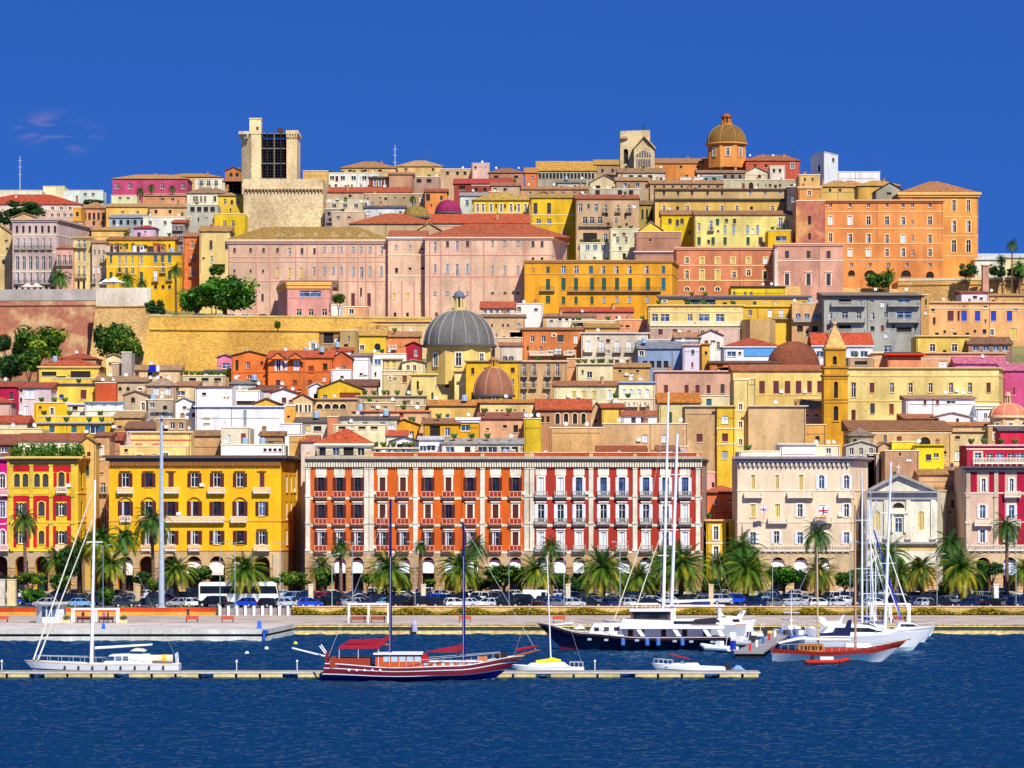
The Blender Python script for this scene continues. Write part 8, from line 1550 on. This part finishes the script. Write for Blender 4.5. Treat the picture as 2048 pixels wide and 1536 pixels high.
motoryacht('white_cabin_cruiser', "white cabin cruiser crowded right behind the navy yacht stern", 1500, 1395, 428, 1248, 1232, rz=.2)
motoryacht('flybridge_cruiser', "white flybridge cruiser with slanted arch between the piers", 1425, 1515, 433, 1246, 1230, rz=.3)
motoryacht('white_express_cruiser', "white express cruiser with blue cushions behind the wooden ketch of the right pier", 1700, 1612, 405, 1262, 1240, rz=-.2, topm=mat('flat', '2c3c90'))
motoryacht('dark_canopy_cruiser', "small white cruiser with dark canopy behind the bow of the large white yacht", 1778, 1872, 425, 1257, 1243, rz=.1, arch=False, hullm=mat('paint', '4c5058'))
# --- classic wooden sailboat right (bow to the right)
Y = 366; rt, L = boat('classic_wooden_yawl', "classic white hulled yawl with varnished red brown cabin and navy sail cover", 'sailing boat', 1543, 1812, Y); P = lambda px: PX(px, Y)-rt.location.x; ZZ = lambda py: PZ(py, Y)
zs, hb = hull(rt, L, 4.2, [(0, 1.55), (.4, 1.2), (.7, 1.5), (1, 2.4)], [(.16, mat('paint', '9c3028')), (.74, W1), (1, mat('paint', '8c2418'))], rake=3.4, stern=.6, deck=TEAK, bulw=.2)
part(rt, 'cabin', lambda s: (s.box(P(1595), P(1645), -1.1, 1.1, 1.0, ZZ(1288), mat('paint', 'c07418')), s.box(P(1645), P(1715), -1.1, 1.1, 1.0, ZZ(1295), mat('paint', 'b03820'))))
for i in range(6): part(rt, 'window', lambda s: s.box(P(1600)+i*.45, P(1600)+i*.45+.3, -1.13, -1.105, ZZ(1299), ZZ(1291), DARK))
part(rt, 'boom_awning', lambda s: s.side([(P(1556), ZZ(1287)), (P(1600), ZZ(1278)), (P(1700), ZZ(1280)), (P(1700), ZZ(1277)), (P(1600), ZZ(1274)), (P(1556), ZZ(1285))], -1.1, 1.1, mat('flat', 'f0ece0')))
part(rt, 'sail_cover', lambda s: s.side([(P(1640), ZZ(1272)), (P(1700), ZZ(1272)), (P(1703), ZZ(1239)), (P(1696), ZZ(1241)), (P(1690), ZZ(1256)), (P(1672), ZZ(1264)), (P(1640), ZZ(1267))], -.3, .3, mat('flat', '141c4c')))
part(rt, 'mizzen_mast', lambda s: s.tube((P(1636), 0, 1.2), (P(1634), 0, ZZ(1095)), .14, .08, mat('flat', 'c0a868'), 8)); part(rt, 'main_mast', lambda s: s.tube((P(1711), 0, 1.2), (P(1710), 0, ZZ(1010)), .16, .1, mat('flat', 'b88860'), 8))
part(rt, 'bowsprit', lambda s: s.tube((L-1, 0, 2.3), (L+.6, 0, 2.7), .1, .06, WOOD)); rail(rt, P(1560), P(1790), lambda x: hb(x/L)*.92, lambda x: zs(x/L), .5, 16)
part(rt, 'rigging', lambda s: [s.tube(a, c, .016, .016, WIRE, 3) for a, c in (((P(1710), 0, ZZ(1015)), (L+.5, 0, 2.6)), ((P(1710), 0, ZZ(1015)), (P(1708), -2, 1.4)), ((P(1634), 0, ZZ(1100)), (P(1632), -1.8, 1.4)), ((P(1634), 0, ZZ(1100)), (P(1548), 0, 1.6)))])
Y = 371; rt, L = boat('second_yawl', "white bowed sailing yacht lying close behind the classic yawl", 'sailing boat', 1640, 1808, Y); zs, hb = hull(rt, L, 3.4, [(0, 1.4), (.5, 1.4), (1, 2.3)], [(.9, W1), (1, mat('paint', '5c2c24'))], rake=3, deck=W1); part(rt, 'coachroof', lambda s: s.box(L*.3, L*.6, -.9, .9, 1.3, 1.9, W1)); rail(rt, L*.5, L*.97, lambda x: hb(x/L)*.92, lambda x: zs(x/L), .6, 6)
# --- red dinghy
Y = 358; rt, L = boat('red_inflatable_dinghy', "orange red inflatable dinghy lying alongside the white hull of the yawl", 'dinghy', 1613, 1697, Y)
part(rt, 'tube', lambda s: [(s.tube((0, sg*.75, .35), (L*.75, sg*.75, .38), .24, .24, mat('paint', 'b82c14'), 10), s.tube((L*.75, sg*.75, .38), (L, 0, .65), .24, .2, mat('paint', 'b82c14'), 10)) for sg in (-1, 1)]); part(rt, 'floor', lambda s: s.box(.2, L*.8, -.6, .6, .12, .2, IRON)); part(rt, 'outboard_motor', lambda s: s.box(.5, .9, -.2, .2, .3, 1.1, IRON)); part(rt, 'console', lambda s: s.box(1.6, 3.2, -.35, .35, .2, .95, W2))
# --- the cluster of moored yachts seen end on
def endon(label, px, Y, ytop, beam, mastw, lean=0, cov=None, mcol='e8ecf4', yz=None):
    rt = root('moored_sailboat', label, 'sailing boat', (PX(px, Y), Y, 0), -math.pi/2+.25, 'sailing yachts moored bow out'); L = beam*3.1; zs, hb = hull(rt, L, beam, [(0, 1.2), (.5, 1.2), (1, 1.6)], [(.3, W2), (1, W1)], rake=1.5, deck=W1); m = mat('paint', mcol); h = PZ(ytop, Y)
    part(rt, 'coachroof', lambda s: s.side([(L*.3, 1.2), (L*.75, 1.3), (L*.68, 1.8), (L*.32, 1.9)], -.9, .9, W1)); k = L*.55; c = math.cos(-math.pi/2+.25)
    part(rt, 'mast', lambda s: (s.tube((k, 0, 1.3), (k, lean, h), mastw, mastw*.6, m, 8), [s.tube((k, -1.2+lean*f, 1+h*f), (k, 1.2+lean*f, 1+h*f), .05, .05, m, 4) for f in (.4, .68)]))
    part(rt, 'boom', lambda s: s.tube((k, 0, 2.6), (L*.1, 0, 2.7), .22, .18, mat('flat', cov or 'e8e4dc'), 8)); part(rt, 'rigging', lambda s: [s.tube(a, q, .016, .016, WIRE, 3) for a, q in (((k, lean, h), (L, 0, 1.7)), ((k, lean, h), (.1, 0, 1.3)), ((k, lean, h), (k, beam*.48, 1.3)), ((k, lean, h), (k, -beam*.48, 1.3)))]); return rt
endon("sailing yacht with the left white mast of the right hand cluster", 1690, 410, 945, 3.8, .17); endon("sailing yacht with a thin pale blue mast in the right hand cluster", 1704, 425, 1015, 3.4, .09, mcol='b8c8e0'); endon("sailing yacht with a slim grey mast in the middle of the right hand cluster", 1712, 432, 985, 3.4, .1, mcol='c8ccd4', cov='2838a0')
endon("sailing yacht with the tallest thick white leaning mast of the right hand cluster", 1732, 418, 925, 4.2, .24, lean=.9); endon("sailing yacht with a thin white mast right behind the thickest mast", 1722, 434, 1000, 3.4, .1)
endon("small sailing yacht with short mast beside the wooden pier", 1560, 428, 1180, 2.8, .08); 
# slanting furled stays of the big right hand yachts
Y = 412; rt = root('moored_schooner', "white schooner behind the large motor yacht with three long slanting furled jibs", 'sailing yacht', (PX(1745, Y), Y, 0), .15); Lh = 9; zs, hb = hull(rt, Lh, 4, [(0, 1.6), (.5, 1.7), (1, 2.3)], [(1, W1)], rake=2, deck=W1); X0 = PX(1745, Y); q = lambda px, py: (PX(px, Y)-X0, 0, PZ(py, Y))
part(rt, 'mast', lambda s: s.tube((.3, 0, 1.5), q(1737, 1000), .12, .08, W1, 8))
for a, c, m, r in (((1738, 1080), (1786, 1238), 'f0ece8', .1), ((1748, 1060), (1804, 1240), '3840b0', .17), ((1770, 1080), (1820, 1225), 'f0ece8', .11), ((1742, 1075), (1800, 1232), 'f4f0ec', .08)):
    part(rt, 'furled_jib', lambda s: s.tube(q(*a), q(*c), r*.6, r, mat('flat', m), 6))
part(rt, 'rigging', lambda s: [s.tube(q(1737, 1003), q(*a), .015, .015, WIRE, 3) for a in ((1738, 1080), (1748, 1060), (1770, 1080))])
def rib(label, px, Y, rz, c, c2='3c4048'):
    rt = root('inflatable_boat', label, 'inflatable boat', (PX(px, Y), Y, 0), rz, 'small inflatables by the grey pier'); L = 5.2
    part(rt, 'tube', lambda s: [(s.tube((0, sg*.95, .45), (L*.7, sg*.95, .5), .3, .3, mat('paint', c), 10), s.tube((L*.7, sg*.95, .5), (L, 0, .8), .3, .24, mat('paint', c), 10)) for sg in (-1, 1)]); part(rt, 'floor', lambda s: s.box(.2, L*.8, -.8, .8, .15, .3, W2)); part(rt, 'console', lambda s: s.box(1.8, 2.6, -.4, .4, .3, 1.4, W1)); part(rt, 'outboard_motor', lambda s: s.box(-.3, .3, -.25, .25, .4, 1.5, mat('flat', c2))); part(rt, 'roll_bar', lambda s: (s.tube((.6, -.8, .5), (.3, -.8, 2.1), .05, .05, W1, 5), s.tube((.6, .8, .5), (.3, .8, 2.1), .05, .05, W1, 5), s.tube((.3, -.8, 2.1), (.3, .8, 2.1), .05, .05, W1, 5)))
rib("white inflatable with a royal blue covered engine astern of the navy yacht", 1466, 386, 2.4, 'e8ecf0', '1c38b0'); rib("grey inflatable moored halfway along the grey pier", 1508, 400, 2.6, 'b8bcc0'); rib("pale inflatable further back along the grey pier", 1498, 412, 2.9, 'd8dce0'); rib("white inflatable nearest the quay by the grey pier", 1530, 424, 2.8, 'f0f0f0'); rib("blue inflatable right of the grey pier", 1572, 418, .4, '3c58b0'); rib("small grey inflatable right of the grey pier near the quay", 1598, 428, .6, '98a0a8')
for px, py, Y, l in ((40, 312, 1200, 'lattice aerial mast rising over the left skyline'), (790, 290, 1130, 'white aerial mast on the skyline behind the ochre house'), (855, 296, 1135, 'dark thin aerial mast right of the white one on the skyline')):
    rt = root('aerial_mast', l, 'aerial mast', (PX(px, Y), Y, zt(px, Y))); h = PZ(py, Y)-zt(px, Y); m = mat('flat', 'c8ccd4' if px != 855 else '5c5860'); part(rt, 'mast', lambda s: (s.tube((0, 0, 0), (0, 0, h), .35, .12, m, 5), [s.tube((-.8, 0, h*f), (.8, 0, h*f), .08, .08, m, 4) for f in (.8, .88, .95)]))
